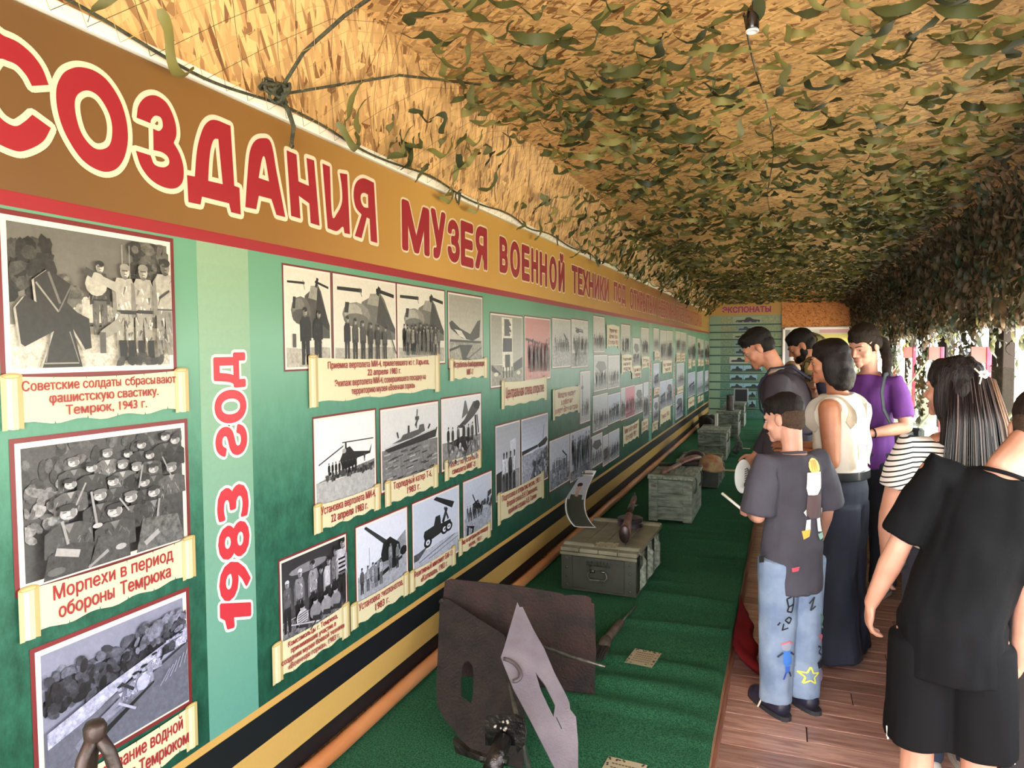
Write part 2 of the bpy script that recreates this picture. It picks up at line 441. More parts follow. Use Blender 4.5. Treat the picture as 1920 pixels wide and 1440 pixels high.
def plank_mesh(L_):
    L_ = round(L_, 2)
    if L_ not in pmesh:
        bm = B(); box(bm, (0, 0, 0), (L_-.003, PW-.003, .008), bev=.0015); bmesh.ops.recalc_face_normals(bm, faces=bm.faces[:])
        me = bpy.data.meshes.new('plank'); bm.to_mesh(me); bm.free(); me.materials.append(LAM); pmesh[L_] = me
    return pmesh[L_]
row = 0; y = .9; far_bm = []
cnt = 0
def plank(cx, y, L_):
    global cnt
    o = bpy.data.objects.new('plank', plank_mesh(L_)); C.objects.link(o); o.parent = floor; o.location = (cx, y, -.001); cnt += 1
while y < YE:
    ph = (-.9, -.3, .15, -.6, .45)[row % 5]; xa = PX-.02; xb = .98
    cuts = sorted(c for c in (ph, ph+1.2) if xa+.08 < c < xb-.05); ed = [xa] + [round(c, 1) for c in cuts] + [xb]
    for a, b_ in zip(ed, ed[1:]): plank((a+b_)/2, y, b_-a)
    y += PW; row += 1
bm = B()
yy = Y0
while yy < .84:
    box(bm, (.37, yy+PW/2, -.001), (1.2, PW-.003, .008)); yy += PW
o = obj('plank_field', bm, LAM, floor); o['kind'] = 'stuff'
# ---------------------------------------------------------------- podium and green carpet
pod = empty('podium', (0, 0, 0), 'long low wooden display podium along the banner wall under green carpet', 'platform')
WOODL = mat('podium_wood', 'b08a66', .5, col2='8d6a4c', stretch=(1, .1, 1), vscale=20)
bm = B(); box(bm, ((WX+PX-.03)/2, (Y0+YE)/2, PZ/2-.02), (PX-.03-WX, YE-Y0, PZ-.05)); obj('platform_body', bm, mat('podium_dark', '3a2c24', .8), pod)
bm = B(); box(bm, (PX-.012, (Y0+YE)/2, .062), (.022, YE-Y0, .122), bev=.002); obj('front_board', bm, WOODL, pod)
bm = B(); box(bm, (PX+.006, (Y0+YE)/2, .014), (.018, YE-Y0, .026), bev=.004); obj('skirting', bm, mat('skirt_wood', 'a5705a', .45, col2='7d5142', stretch=(1, .1, 1), vscale=20), pod)
def carpet_z(x, y):
    e = min(1, max(0, (x-WX)/.2))
    w = noise.noise(V((x*1.1, y*5.5, 0)))*.006 + .004*noise.noise(V((x*2.0+9, y*11, 3)))
    r = max(0, noise.noise(V((x*.9+4, y*9, 7)))-.12)*.045*max(0, min(1, (x+1.15)/.4))
    return PZ + .002 + (w*.5 + r*.9)*e
def carpet_pt(u, v):
    y = Y0+.3 + v*(YE-Y0-.32)
    x = WX+.01 + u*1.285
    if u < .985:
        x = WX+.01 + u/.985*(PX-WX-.006); ez = .006*noise.noise(V((0, y*3, 5)))*max(0, (u-.9)/.085)
        return V((x + ez, y, carpet_z(x, y)))
    return V((PX+.006+.006*noise.noise(V((0, y*3, 5))), y, PZ-.014))
CARP = mat('green_turf_carpet', '1c4c34', .95, bump=1.0, bscale=420, col2='3c7a56', vscale=170, detail=8, spec=.15)
bm = B(); grid_surface(bm, carpet_pt, 44, 620)
carp = obj('green_carpet', bm, CARP, smooth=True); tag(carp, 'dark green turf carpet with creases covering the long low podium', 'carpet')
INK[0] = .66
# ---------------------------------------------------------------- printed banner on the left wall
def W(px, py): p = at_x(px, py, WX); return (p.y, p.z)
def bfn(u, w, lay): return V((WX+.006+lay, u, w))
zTop = W(400, 166)[1]; zRed = W(500, 465.5)[1]; zGreenBot = W(518, 1303)[1]; BT = W(900, 392)[1]
zTop = 2.325
YB0 = .2; YB1 = YE-.01
ban = empty('printed_banner', (WX, 0, zGreenBot), 'very long green and ochre printed museum history banner on the left wall', 'banner')
def sheet_mat():
    m = bpy.data.materials.new('banner_vinyl'); m.use_nodes = True; nt = m.node_tree; N = nt.nodes; L = nt.links
    b = N['Principled BSDF']; b.inputs['Roughness'].default_value = .36; b.inputs['Specular IOR Level'].default_value = .35
    tc = N.new('ShaderNodeTexCoord'); sp = N.new('ShaderNodeSeparateXYZ'); L.new(tc.outputs['Object'], sp.inputs[0])
    def ramp(src, lo, hi, stops):
        mr = N.new('ShaderNodeMapRange'); mr.inputs[1].default_value = lo; mr.inputs[2].default_value = hi; L.new(src, mr.inputs[0])
        r = N.new('ShaderNodeValToRGB'); e = r.color_ramp.elements
        for i, (p, c) in enumerate(stops):
            if i < 2: el = e[i]; el.position = p
            else: el = e.new(p)
            el.color = (*[q_*(.66 if len(stops) > 2 else 1) for q_ in lin(c)], 1)
        L.new(mr.outputs[0], r.inputs[0]); return r.outputs[0]
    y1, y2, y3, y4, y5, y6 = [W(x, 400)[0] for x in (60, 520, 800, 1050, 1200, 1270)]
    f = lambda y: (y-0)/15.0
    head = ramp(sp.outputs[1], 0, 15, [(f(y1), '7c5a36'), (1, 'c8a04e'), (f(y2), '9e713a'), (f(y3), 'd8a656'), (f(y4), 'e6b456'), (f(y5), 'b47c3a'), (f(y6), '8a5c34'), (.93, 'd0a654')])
    nz = N.new('ShaderNodeTexNoise'); nz.inputs['Scale'].default_value = 2.2; nz.inputs['Detail'].default_value = 9; nz.inputs['Roughness'].default_value = .7
    mp = N.new('ShaderNodeMapping'); mp.inputs['Scale'].default_value = (1, .7, 2.2); L.new(tc.outputs['Object'], mp.inputs[0]); L.new(mp.outputs[0], nz.inputs[0])
    ma = N.new('ShaderNodeMath'); ma.operation = 'MULTIPLY_ADD'; L.new(nz.outputs[0], ma.inputs[0]); ma.inputs[1].default_value = .16
    L.new(sp.outputs[2], ma.inputs[2])
    green = ramp(ma.outputs[0], zGreenBot+.08, zRed+.08, [(0, '265e4c'), (1, '6fa886'), (.16, '2f7058'), (.34, '35755e'), (.48, '46876e'), (.62, '5f9c82'), (.8, '78ae90')])
    nz2 = N.new('ShaderNodeTexNoise'); nz2.inputs['Scale'].default_value = 14; nz2.inputs['Detail'].default_value = 8; nz2.inputs['Roughness'].default_value = .8
    mp2 = N.new('ShaderNodeMapping'); mp2.inputs['Scale'].default_value = (1, 1.5, .8); L.new(tc.outputs['Object'], mp2.inputs[0]); L.new(mp2.outputs[0], nz2.inputs[0])
    gr = ramp(nz2.outputs[0], .3, .7, [(0, '505050'), (1, 'c0c0c0')])
    fa = N.new('ShaderNodeMapRange'); fa.inputs[1].default_value = zRed-.35; fa.inputs[2].default_value = zRed-.85; L.new(sp.outputs[2], fa.inputs[0])
    mx = N.new('ShaderNodeMix'); mx.data_type = 'RGBA'; mx.blend_type = 'SOFT_LIGHT'; L.new(fa.outputs[0], mx.inputs[0]); L.new(green, mx.inputs[6]); L.new(gr, mx.inputs[7])
    gt = N.new('ShaderNodeMath'); gt.operation = 'GREATER_THAN'; gt.inputs[1].default_value = zRed; L.new(sp.outputs[2], gt.inputs[0])
    m2 = N.new('ShaderNodeMix'); m2.data_type = 'RGBA'; L.new(gt.outputs[0], m2.inputs[0]); L.new(mx.outputs[2], m2.inputs[6]); L.new(head, m2.inputs[7])
    L.new(m2.outputs[2], b.inputs['Base Color'])
    n3 = N.new('ShaderNodeTexNoise'); n3.inputs['Scale'].default_value = 1.6; L.new(tc.outputs['Object'], n3.inputs[0])
    bp = N.new('ShaderNodeBump'); bp.inputs['Strength'].default_value = .25; bp.inputs['Distance'].default_value = .05; L.new(n3.outputs[0], bp.inputs['Height']); L.new(bp.outputs[0], b.inputs['Normal'])
    return m
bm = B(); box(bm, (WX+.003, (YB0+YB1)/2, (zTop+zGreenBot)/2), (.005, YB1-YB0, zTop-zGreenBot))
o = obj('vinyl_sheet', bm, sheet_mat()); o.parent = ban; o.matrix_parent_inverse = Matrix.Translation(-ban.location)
BPI = Matrix.Translation(-ban.location)
PRINT = attr_mat('print_ink', .42, .35, 90)
PHOTO = attr_mat('photo_print', .4, .8, 60)
def bparent(o, p=None):
    if p is None: o.parent = ban; o.matrix_parent_inverse = BPI
    else: o.parent = p
    return o
# ribbon stripes under the green field
pr_z = [zGreenBot, zGreenBot-.022, None]
def zt_at(px, py): return W(px, py)[1]
s1 = zGreenBot-.024; s2 = zt_at(600, 1312); s3 = zt_at(620, 1349); s4 = zt_at(700, 1321)
sr = [(zGreenBot, s1, 'd0a65c', 'orange_edge'), (s1, s2, '10131a', 'black_stripe'), (s2, s3, 'cfa85e', 'yellow_stripe'), (s3, PZ+.07, '10131a', 'black_stripe')]
for a, b_, c, n in sr:
    P = Print(bfn)
    nn = 90
    for i in range(nn):
        ya = YB0+(YB1-YB0)*i/nn; yb = YB0+(YB1-YB0)*(i+1)/nn
        P.poly([(ya, a), (yb, a), (yb, b_), (ya, b_)], c, .1, lay=False)
    bparent(P.build(n, PRINT))
bm = B(); tube(bm, [(WX+.03, YB0+(YB1-YB0)*i/40, PZ+.045+.004*math.sin(i*2.1)) for i in range(41)], .027, 10, flat=1.25)
o = obj('batten_edge', bm, mat('batten', 'c48a5c', .32, col2='a86a40', vscale=3, stretch=(1, .6, 1)), smooth=True); bparent(o)
P = Print(bfn); zr0 = W(300, 432)[1]; P.lay = .0001
P.poly([(YB0, zRed+.016), (YB1, zRed+.016), (YB1, zRed-.016), (YB0, zRed-.016)], 'a42630')
bparent(P.build('red_rule', PRINT))
# ---- large traced title letters
def tz(pts): return [(W(p[0]*.375, p[1]*.375) + tuple(p[2:])) for p in pts]
LET = [
 ([(-60,158,1),(10,183,1),(80,215,1),(150,275,1),(200,345,1),(232,427),(148,432),(120,380,1),(75,330,1),(30,308,1),(-20,300,1),(-60,380,1),(-60,500,1),(-10,590,1),(60,632,1),(108,612,1),(150,575),(243,642),(205,708,1),(130,750,1),(60,755,1),(-60,690,1),(-160,540,1),(-170,330,1)],),
 ([(395,338,1),(465,358,1),(530,410,1),(590,505,1),(622,610,1),(628,710,1),(606,800,1),(560,852,1),(490,856,1),(400,800,1),(320,680,1),(278,560,1),(270,450,1),(300,375,1),(345,345,1)],
  [(420,454,1),(480,482,1),(530,560,1),(550,640,1),(540,720,1),(500,748,1),(450,735,1),(395,665,1),(365,560,1),(370,485,1)]),
 ([(672,590),(682,530,1),(718,487,1),(770,480,1),(825,520,1),(862,600,1),(872,670,1),(858,716),(888,770,1),(907,840,1),(903,908,1),(868,942,1),(810,938,1),(745,900,1),(695,835,1),(668,755),(742,778),(762,824,1),(806,838,1),(834,822,1),(830,788,1),(800,763,1),(757,752),(755,645),(785,656,1),(803,634,1),(795,592,1),(765,580,1),(745,600,1),(742,618)],),
 ([(925,876),(964,884),(974,760,1),(992,680,1),(1018,622,1),(1062,600,1),(1143,630),(1162,930),(1188,940),(1195,1074),(1146,1062),(1136,1018),(1000,984),(993,1024),(932,1012)],
  [(1031,905),(1040,770,1),(1058,702,1),(1082,696),(1104,922)]),
 ([(1217,1036),(1226,900),(1238,770,1),(1262,710,1),(1302,692,1),(1346,714,1),(1374,860),(1418,1087),(1373,1075),(1348,996),(1285,980),(1272,1048)],
  [(1284,890),(1303,790,1),(1318,800,1),(1336,908)]),
 ([(1424,752),(1474,774),(1484,908),(1536,930),(1524,790),(1562,803),(1590,1130),(1545,1116),(1538,1018),(1486,980),(1494,1094),(1447,1080)],),
 ([(1604,818),(1641,834),(1652,1076,1),(1678,1066,1),(1702,1010,1),(1700,930,1),(1690,866),(1728,872),(1742,1172),(1714,1166),(1706,1134,1),(1676,1156,1),(1630,1142)],),
 ([(1862,914),(1879,1216),(1846,1206),(1840,1095),(1826,1088),(1800,1192),(1766,1180),(1800,1074),(1770,1035,1),(1760,970,1),(1772,915,1),(1808,892,1)],
  [(1797,975,1),(1812,965,1),(1832,974),(1834,1040),(1810,1034,1),(1797,1005,1)])]
LRED = 'aa2430'; CREAM = 'f6e6c4'
names = ['С', 'О', 'З', 'Д', 'А', 'Н', 'И', 'Я']
for loops in LET:
    lw = [crom(tz(l)) for l in loops]
    P = Print(bfn); P.lay = .0004
    vs, fs = curve_geo(lw); P.outlined(vs, fs, .0135, CREAM, 0, LRED)
    bparent(P.build('title_letter', PRINT))
# ---- smaller title words fitted to their places
def word(t, x0, y0t, y0b, x1, y1t, bold=.03, out=.05, top=None):
    Ya, za = W(x0, y0t); _, zb = W(x0, y0b); Yb, _ = W(x1, y1t)
    P = Print(bfn); P.lay = .0004
    P.text(t, Ya, Yb, zb, za if top is None else top, LRED, bold, out=out, oc=CREAM)
    bparent(P.build('title_word', PRINT))
mus = [('М', 750, 802, 372, 468), ('У', 805, 833, 389, 482), ('З', 836, 859, 408, 489), ('Е', 861, 885, 412, 497), ('Я', 888, 911, 420, 502)]
for t, a, b_, yt, yb in mus: word(t, a, yt, yb, b_, yt, .05, .045)
for t, a, b_, yt, yb in [('В', 934, 950, 442, 510), ('О', 954, 973, 449, 518), ('Е', 976, 991, 457, 525), ('Н', 994, 1007, 464, 529), ('Н', 1010, 1024, 471, 535), ('О', 1028, 1042, 478, 542), ('Й', 1045, 1057, 473, 546)]:
    word(t, a, yt, yb, b_, yt, .05, .045)
word('ТЕХНИКИ', 1070, 496, 549, 1140, 520, .05, .045)
word('ПОД', 1149, 527, 571, 1172, 535, .05, .045)
word('ОТКРЫТЫМ', 1179, 539, 579, 1229, 555, .04, .04)
word('НЕБОМ', 1234, 560, 594, 1256, 570, .03, .035)
word('НА', 1258.5, 568, 599, 1266, 573, .03, .035)
word('ГОРЕ', 1268, 572, 602, 1280, 577, .03, .035)
word('ВОЕННАЯ', 1283, 577, 607, 1297, 583, .03, .03)
word('ГОРКА', 1299, 583, 611, 1315, 592, .03, .03)
# ---- vertical pale bands with years
def band(x0, x1, t=None, y_lo=0, y_hi=0, tl=0, tr=0):
    Ya = W(x0, 700)[0]; Yb = W(x1, 700)[0]
    P = Print(bfn); P.lay = .0002; n = 24
    top, bot = zRed-.016, zGreenBot
    for i in range(n):
        f0, f1 = i/n, (i+1)/n; g = f0
        c = tuple((a*(1-g)+b*g)/255 for a, b in zip((150, 184, 148), (96, 158, 144)))
        h = ''.join('%02x' % int(v*255) for v in c)
        P.poly([(Ya, top+(bot-top)*f0), (Yb, top+(bot-top)*f0), (Yb, top+(bot-top)*f1), (Ya, top+(bot-top)*f1)], h, .12, lay=False)
    P.lay = .0006
    if t:
        for s, yb, yt in t:                          # glyph reading upward, its top towards the near end
            vs, fs = text_geo(s, 0) if s != '1' else curve_geo([[(.2, 0), (.58, 0), (1.0, 1), (.62, 1), (.45, .84), (.12, .78), (.08, .6), (.46, .62)]])
            a0 = min(v.x for v in vs); a1 = max(v.x for v in vs); b0 = min(v.y for v in vs); b1 = max(v.y for v in vs)
            zlo = W((tl+tr)/2, yb)[1]; zhi = W((tl+tr)/2, yt)[1]; Yl = W(tl, 800)[0]; Yr = W(tr, 800)[0]
            fm = lambda v: (Yr - (v.y-b0)/(b1-b0)*(Yr-Yl), zlo + (v.x-a0)/(a1-a0)*(zhi-zlo), v.z)
            k_ = abs(Yr-Yl); P.lay = .0006; P.outlined([fm(v) for v in vs], fs, k_*.115, 'f4efe0', k_*.045, 'c8323e')
    bparent(P.build('year_band', PRINT))
band(371, 467, [('1', 1176, 1126), ('9', 1122, 1056), ('8', 1046, 985), ('3', 972, 914), ('ƨ', 852, 800), ('о', 790, 734), ('д', 724, 664)], 0, 0, 402, 457)
band(1216, 1221, [('1985 год', 775, 675)], 0, 0, 1217.4, 1219.8)
band(1261, 1264.5, [('1987 год', 760, 670)], 0, 0, 1262, 1263.7)
band(1285, 1287.6); band(1303, 1305); band(1318.5, 1320)
# ---- historic photographs
class Pic:
    def __init__(s, x0, x1, top, bot, tint=None, border=.008, red=True, seed=0):
        s.Y0 = W(x0, 700)[0]; s.Y1 = W(x1, 700)[0]
        s.z1 = W(*top)[1]; s.z0 = W(*bot)[1]; s.P = Print(bfn, .00004); s.P.lay = .0009
        s.w = s.Y1-s.Y0; s.h = s.z1-s.z0; s.r = random.Random(seed)
        zc = (s.z0+s.z1)/2; k = max(0, min(1, (zc-.9)/.9))
        s.tint = tint or tuple(a*(1-k)+b*k for a, b in zip((.95, .97, 1.03), (1.0, .975, .88)))  # grey prints: warm ceiling bounce up high, cool cast below, painted into the tint
        b = border
        if red:
            s.P.poly([(s.Y0-b*.9, s.z0-b*.9), (s.Y1+b*.9, s.z0-b*.9), (s.Y1+b*.9, s.z1+b*.9), (s.Y0-b*.9, s.z1+b*.9)], '7c2a2c')
        s.P.poly([(s.Y0, s.z0), (s.Y1, s.z0), (s.Y1, s.z1), (s.Y0, s.z1)], 'efe8da')
        s.a0, s.a1, s.c0, s.c1 = s.Y0+b, s.Y1-b, s.z0+b, s.z1-b
    def col(s, g):
        if isinstance(g, str): return g
        return ''.join('%02x' % max(0, min(255, int(255*g*t))) for t in s.tint)
    def m(s, u, v): u = max(0, min(1, u)); v = max(0, min(1, v)); return (s.a0+u*(s.a1-s.a0), s.c0+v*(s.c1-s.c0))
    def poly(s, pts, g, a=.35): s.P.poly([s.m(*p) for p in pts], s.col(g), a)
    def ell(s, cx, cy, rx, ry, g, a=.3, n=12, rot=0):
        asp = (s.c1-s.c0)/(s.a1-s.a0)                # ry in units of height, rx in units of width
        cr, sr = math.cos(rot), math.sin(rot); pts = []
        for k in range(n):
            x = rx*math.cos(2*PI*k/n); y = ry*asp*math.sin(2*PI*k/n)
            pts.append((cx + x*cr - y*sr, cy + (x*sr + y*cr)/asp))
        s.poly(pts, g, a)
    def line(s, x0, y0, x1, y1, w, g, w2=None):
        asp = (s.c1-s.c0)/(s.a1-s.a0); dx, dy = x1-x0, (y1-y0)*asp; l = math.hypot(dx, dy) or 1; nx, ny = -dy/l, dx/l/asp
        w2 = w if w2 is None else w2
        s.poly([(x0+nx*w/2, y0+ny*w/2), (x1+nx*w2/2, y1+ny*w2/2), (x1-nx*w2/2, y1-ny*w2/2), (x0-nx*w/2, y0-ny*w/2)], g, .2)
    def bg(s, sky, hor, ground, a=.25, sky2=None):
        n = 8
        for i in range(n):
            f0 = hor+(1-hor)*i/n; f1 = hor+(1-hor)*(i+1)/n; k = i/(n-1); g = sky*(1-k)+(sky2 if sky2 is not None else sky)*k
            s.P.poly([s.m(0, f0), s.m(1, f0), s.m(1, f1), s.m(0, f1)], s.col(g), a*.5, lay=(i == 0))
        if hor > 0: s.poly([(0, 0), (1, 0), (1, hor), (.66, hor+.01), (.33, hor-.012), (0, hor)], ground, a*2.4)
    def man(s, u, v, h, coat=.2, legs=None, face=.8, cap=None, wd=None):
        """standing figure, feet at (u, v), height h in picture heights"""
        asp = (s.c1-s.c0)/(s.a1-s.a0); w = (wd or .26)*h*asp; r = s.r; legs = coat if legs is None else legs
        j = r.uniform(-.1, .1)*w
        s.poly([(u-w*.36, v), (u-w*.1, v), (u-w*.02, v+h*.42), (u+w*.08, v), (u+w*.36, v), (u+w*.38, v+h*.5), (u-w*.38, v+h*.5)], legs)
        s.poly([(u-w*.42, v+h*.46), (u+w*.42, v+h*.46), (u+w*.5, v+h*.72), (u+w*.34, v+h*.84), (u-w*.3, v+h*.84), (u-w*.52, v+h*.7)], coat)
        s.poly([(u-w*.5, v+h*.75), (u-w*.38, v+h*.8), (u-w*.3, v+h*.42), (u-w*.5, v+h*.4)], coat*.75)
        s.poly([(u+w*.32, v+h*.8), (u+w*.5, v+h*.74), (u+w*.52, v+h*.42), (u+w*.34, v+h*.42)], coat*.8)
        if h*(s.c1-s.c0) > .10:
            for q in range(int(min(26, 9+h*30))):
                a = u+r.uniform(-.36, .36)*w; b_ = v+h*r.uniform(.04, .80); up_ = b_ > v+h*.46; c0 = coat if up_ else legs; L_ = h*r.uniform(.04, .12); dx_ = r.uniform(-.12, .12)*w
                s.line(a, b_, a+dx_, b_-L_*.8, w*r.uniform(.04, .12), max(.04, min(.95, c0*r.choice((.55, .7, 1.25, 1.5))+r.choice((0, .05)))), w*.02)
            s.line(u-w*.36, v+h*.47, u+w*.36, v+h*.475, h*.014, coat*.5)
        s.ell(u+j, v+h*.915, w*.2, h*.075, face)
        s.ell(u+j, v+h*.96, w*.22, h*.045, cap if cap is not None else .12)
        if h*(s.c1-s.c0) > .10:
            s.ell(u+j-w*.09, v+h*.90, w*.09, h*.055, face*.72); s.line(u+j-w*.12, v+h*.925, u+j+w*.12, v+h*.925, h*.012, face*.42); s.line(u+j-w*.05, v+h*.885, u+j+w*.07, v+h*.885, h*.008, face*.5); s.ell(u+j, v+h*.845, w*.1, h*.02, face*.6)
    def crowd(s, u0, u1, v, h, n, lo=.1, hi=.4, rows=1, dv=.08):
        for k in range(rows):
            for i in range(n):
                u = u0+(u1-u0)*(i+.5*(k % 2)+s.r.uniform(.1, .5))/n
                s.man(u, v+dv*(rows-1-k)+s.r.uniform(-.01, .01), h*s.r.uniform(.9, 1.08), s.r.uniform(lo, hi), s.r.uniform(lo*.7, hi*.8), s.r.uniform(.6, .85))
    def blobs(s, u0, u1, v0, v1, n, r, lo, hi):
        for i in range(n): s.ell(s.r.uniform(u0, u1), s.r.uniform(v0, v1), r*s.r.uniform(.5, 1.2), r*s.r.uniform(.5, 1), s.r.uniform(lo, hi), .9, 8, s.r.uniform(0, 3))
    def grain(s, n, g0=.2, g1=.7):
        for i in range(n):
            u, v = s.r.random(), s.r.random(); s.line(u, v, u+s.r.uniform(-.02, .02), v+s.r.uniform(-.02, .02), .004, s.r.uniform(g0, g1))
    def done(s): return bparent(s.P.build('photograph', PHOTO))
# 1: soldiers and a toppled iron cross
p = Pic(7, 322, (7, 402), (19, 702), border=.012, seed=1)
p.bg(.5, .3, .82, sky2=.44)
p.blobs(0, .22, .5, .85, 60, .07, .12, .3); p.blobs(.2, .38, .45, .62, 30, .05, .3, .45); p.blobs(.7, 1, .6, .98, 50, .05, .22, .45)
p.line(.66, .95, .66, .4, .008, .62); p.line(.71, .95, .71, .4, .006, .6)
p.poly([(.3, .32), (1, .3), (1, .5), (.3, .5)], .42); p.blobs(.3, .7, .34, .5, 30, .035, .5, .8)
p.poly([(.38, .33), (.53, .33), (.52, .5), (.4, .5)], .78)
c_ = [(.12, .62), (.2, .7), (.33, .6), (.3, .47), (.36, .4), (.43, .36), (.44, .14), (.4, .13), (.33, .28), (.38, 0), (.15, 0), (.22, .26), (.06, .15), (.04, .17), (.02, .42), (.07, .5), (.13, .46)]
p.poly([(a-.012, b-.008) for a, b in c_], .7); p.poly(c_, .2)
p.line(.13, .6, .25, .4, .01, .6); p.line(.33, .6, .25, .4, .008, .45); p.line(.16, .03, .36, .03, .008, .6); p.line(.2, .24, .17, .04, .007, .5); p.line(.31, .26, .36, .04, .007, .5); p.line(.2, .68, .26, .46, .014, .45)
for u, v, h, ct, lg, fc, cp in ((.5, .24, .56, .28, .38, .82, .2), (.66, .1, .7, .72, .66, .8, .6), (.79, .09, .72, .68, .62, .75, .6), (.95, .08, .8, .7, .55, .55, .2)):
    p.man(u, v, h, ct, lg, fc, cp, .3)
p.ell(.47, .62, .07, .09, .75); p.line(.62, .6, .42, .7, .055, .72, .035); p.line(.45, .69, .4, .72, .04, .3); p.line(.62, .33, .5, .24, .07, .6, .05); p.line(.5, .26, .5, .1, .04, .35)
for u in (.63, .69, .76, .83): p.line(u, .2, u+.005, .04, .045, .12)
p.blobs(.6, .92, .02, .07, 14, .04, .15, .3); p.line(.9, .55, .98, .62, .015, .25); p.line(.62, .42, .73, .42, .02, .2); p.line(.74, .43, .85, .43, .02, .2)
p.done()
# 2: large group of smiling soldiers
p = Pic(17, 339, (17, 833), (24, 1112), border=.012, seed=2)
p.bg(.3, 0, .3, .9); p.blobs(0, 1, .6, 1, 70, .05, .22, .42); p.blobs(0, .25, .3, .7, 40, .045, .35, .62)
def bust(p, u, v, s_, coat, cap=.22, tilt=0):
    p.poly([(u-s_*1.15, v-s_*2.6), (u+s_*1.15, v-s_*2.6), (u+s_*1.1, v-s_*1.0), (u+s_*.5, v-s_*.65), (u-s_*.5, v-s_*.65), (u-s_*1.1, v-s_*1.05)], coat, .5)
    p.poly([(u-s_*.25, v-s_*.7), (u+s_*.25, v-s_*.7), (u, v-s_*1.3)], coat*1.7)
    for q in range(16):
        a = u+p.r.uniform(-.95, .95)*s_; b_ = v-s_*p.r.uniform(1.0, 2.5); p.line(a, b_, a+p.r.uniform(-.2, .2)*s_, b_-s_*p.r.uniform(.2, .5), s_*p.r.uniform(.05, .16), max(.05, coat*p.r.choice((.5, .65, 1.3, 1.6))), s_*.03)
    p.ell(u, v, s_*.42, s_*.52*.8, .72); p.ell(u-.02*s_, v-s_*.12, s_*.28, s_*.2, .8); p.ell(u, v+s_*.36, s_*.46, s_*.22, cap, rot=tilt)
    p.line(u-s_*.28, v+s_*.08, u-s_*.1, v+s_*.08, s_*.06, .42); p.line(u+s_*.08, v+s_*.08, u+s_*.26, v+s_*.08, s_*.06, .42); p.line(u-s_*.12, v-s_*.22, u+s_*.14, v-s_*.20, s_*.04, .5); p.ell(u+s_*.2, v-s_*.02, s_*.14, s_*.3, .55)
for u, v, s_, ct in ((.27, .84, .08, .3), (.47, .87, .075, .45), (.6, .84, .07, .2), (.69, .9, .075, .2), (.86, .94, .08, .22), (.93, .9, .085, .18), (.74, .8, .075, .34), (.36, .78, .08, .24), (.55, .76, .08, .4), (.64, .72, .08, .2), (.23, .68, .085, .36), (.48, .64, .085, .25), (.75, .68, .085, .25), (.88, .66, .09, .34), (.68, .58, .085, .2), (.39, .55, .095, .26), (.74, .48, .1, .3), (.58, .48, .1, .24), (.2, .47, .12, .3), (.47, .4, .115, .28)):
    bust(p, u, v, s_, ct, .45 if p.r.random() < .4 else .2)
for a in ((.33, .6, .36, .3, .014), (.16, .42, .2, .16, .016), (.77, .42, .74, .16, .014), (.3, .68, .24, .52, .01), (.8, .78, .86, .6, .009), (.5, .5, .56, .38, .01), (.66, .74, .63, .55, .01)): p.line(a[0], a[1], a[2], a[3], a[4], .62)
p.poly([(.05, .0), (.3, .0), (.34, .2), (.2, .24), (.08, .18)], .25, .8); p.poly([(.3, 0), (.56, 0), (.55, .2), (.36, .22)], .3, .8); p.poly([(.6, 0), (.95, 0), (.9, .25), (.65, .28)], .4, 1)
p.line(.12, .2, .25, .14, .04, .68); p.ell(.36, .32, .03, .02, .75); p.ell(.5, .1, .035, .025, .7); p.line(.66, .06, .76, .14, .03, .66); p.ell(.12, .05, .05, .03, .4); p.line(.3, 0, .42, .1, .02, .6)
p.done()
# 3: river crossing
p = Pic(40, 333, (40, 1232), (35, 1500), border=.012, tint=(.86, .88, 1.02), seed=3)
p.bg(.62, .0, .6, .3); p.blobs(0, 1, .55, .84, 150, .055, .14, .5); p.blobs(0, .75, .5, .72, 90, .05, .1, .34); p.blobs(.6, 1, .7, .9, 60, .04, .25, .6)
p.poly([(0, .38), (.35, .52), (.62, .6), (1, .72), (1, .62), (.55, .5), (.3, .36), (0, .25)], .78, .7)
p.poly([(0, .25), (.3, .36), (.5, .46), (1, .62), (1, 0), (0, 0)], .46, .35)
p.poly([(.18, .1), (.3, .2), (.72, .38), (.72, .44), (.6, .42), (.26, .26), (.16, .16)], .6, .5); p.poly([(.18, .1), (.34, .17), (.72, .37), (.72, .35), (.36, .12), (.2, .06)], .14)
p.poly([(.66, .46), (1, .6), (1, .63), (.7, .52)], .7); p.poly([(.66, .45), (1, .59), (1, .57), (.68, .43)], .2)
for u, v, s_, ct in ((.47, .45, .06, .5), (.58, .5, .06, .72), (.64, .53, .06, .7), (.72, .6, .05, .66), (.83, .68, .045, .2), (.88, .69, .04, .3), (.93, .69, .04, .8)): bust(p, u, v, s_, ct, .15)
p.line(.46, .36, .3, .28, .04, .6, .02); p.line(.44, .34, .56, .22, .015, .8); p.ell(.62, .42, .05, .07, .82); p.line(.46, .5, .55, .4, .02, .2); p.line(.8, .62, .76, .54, .012, .15)
for k in range(6): p.line(.75+.04*k, .3+.02*k, .83+.03*k, .42+.02*k, .006, .72)
p.done()
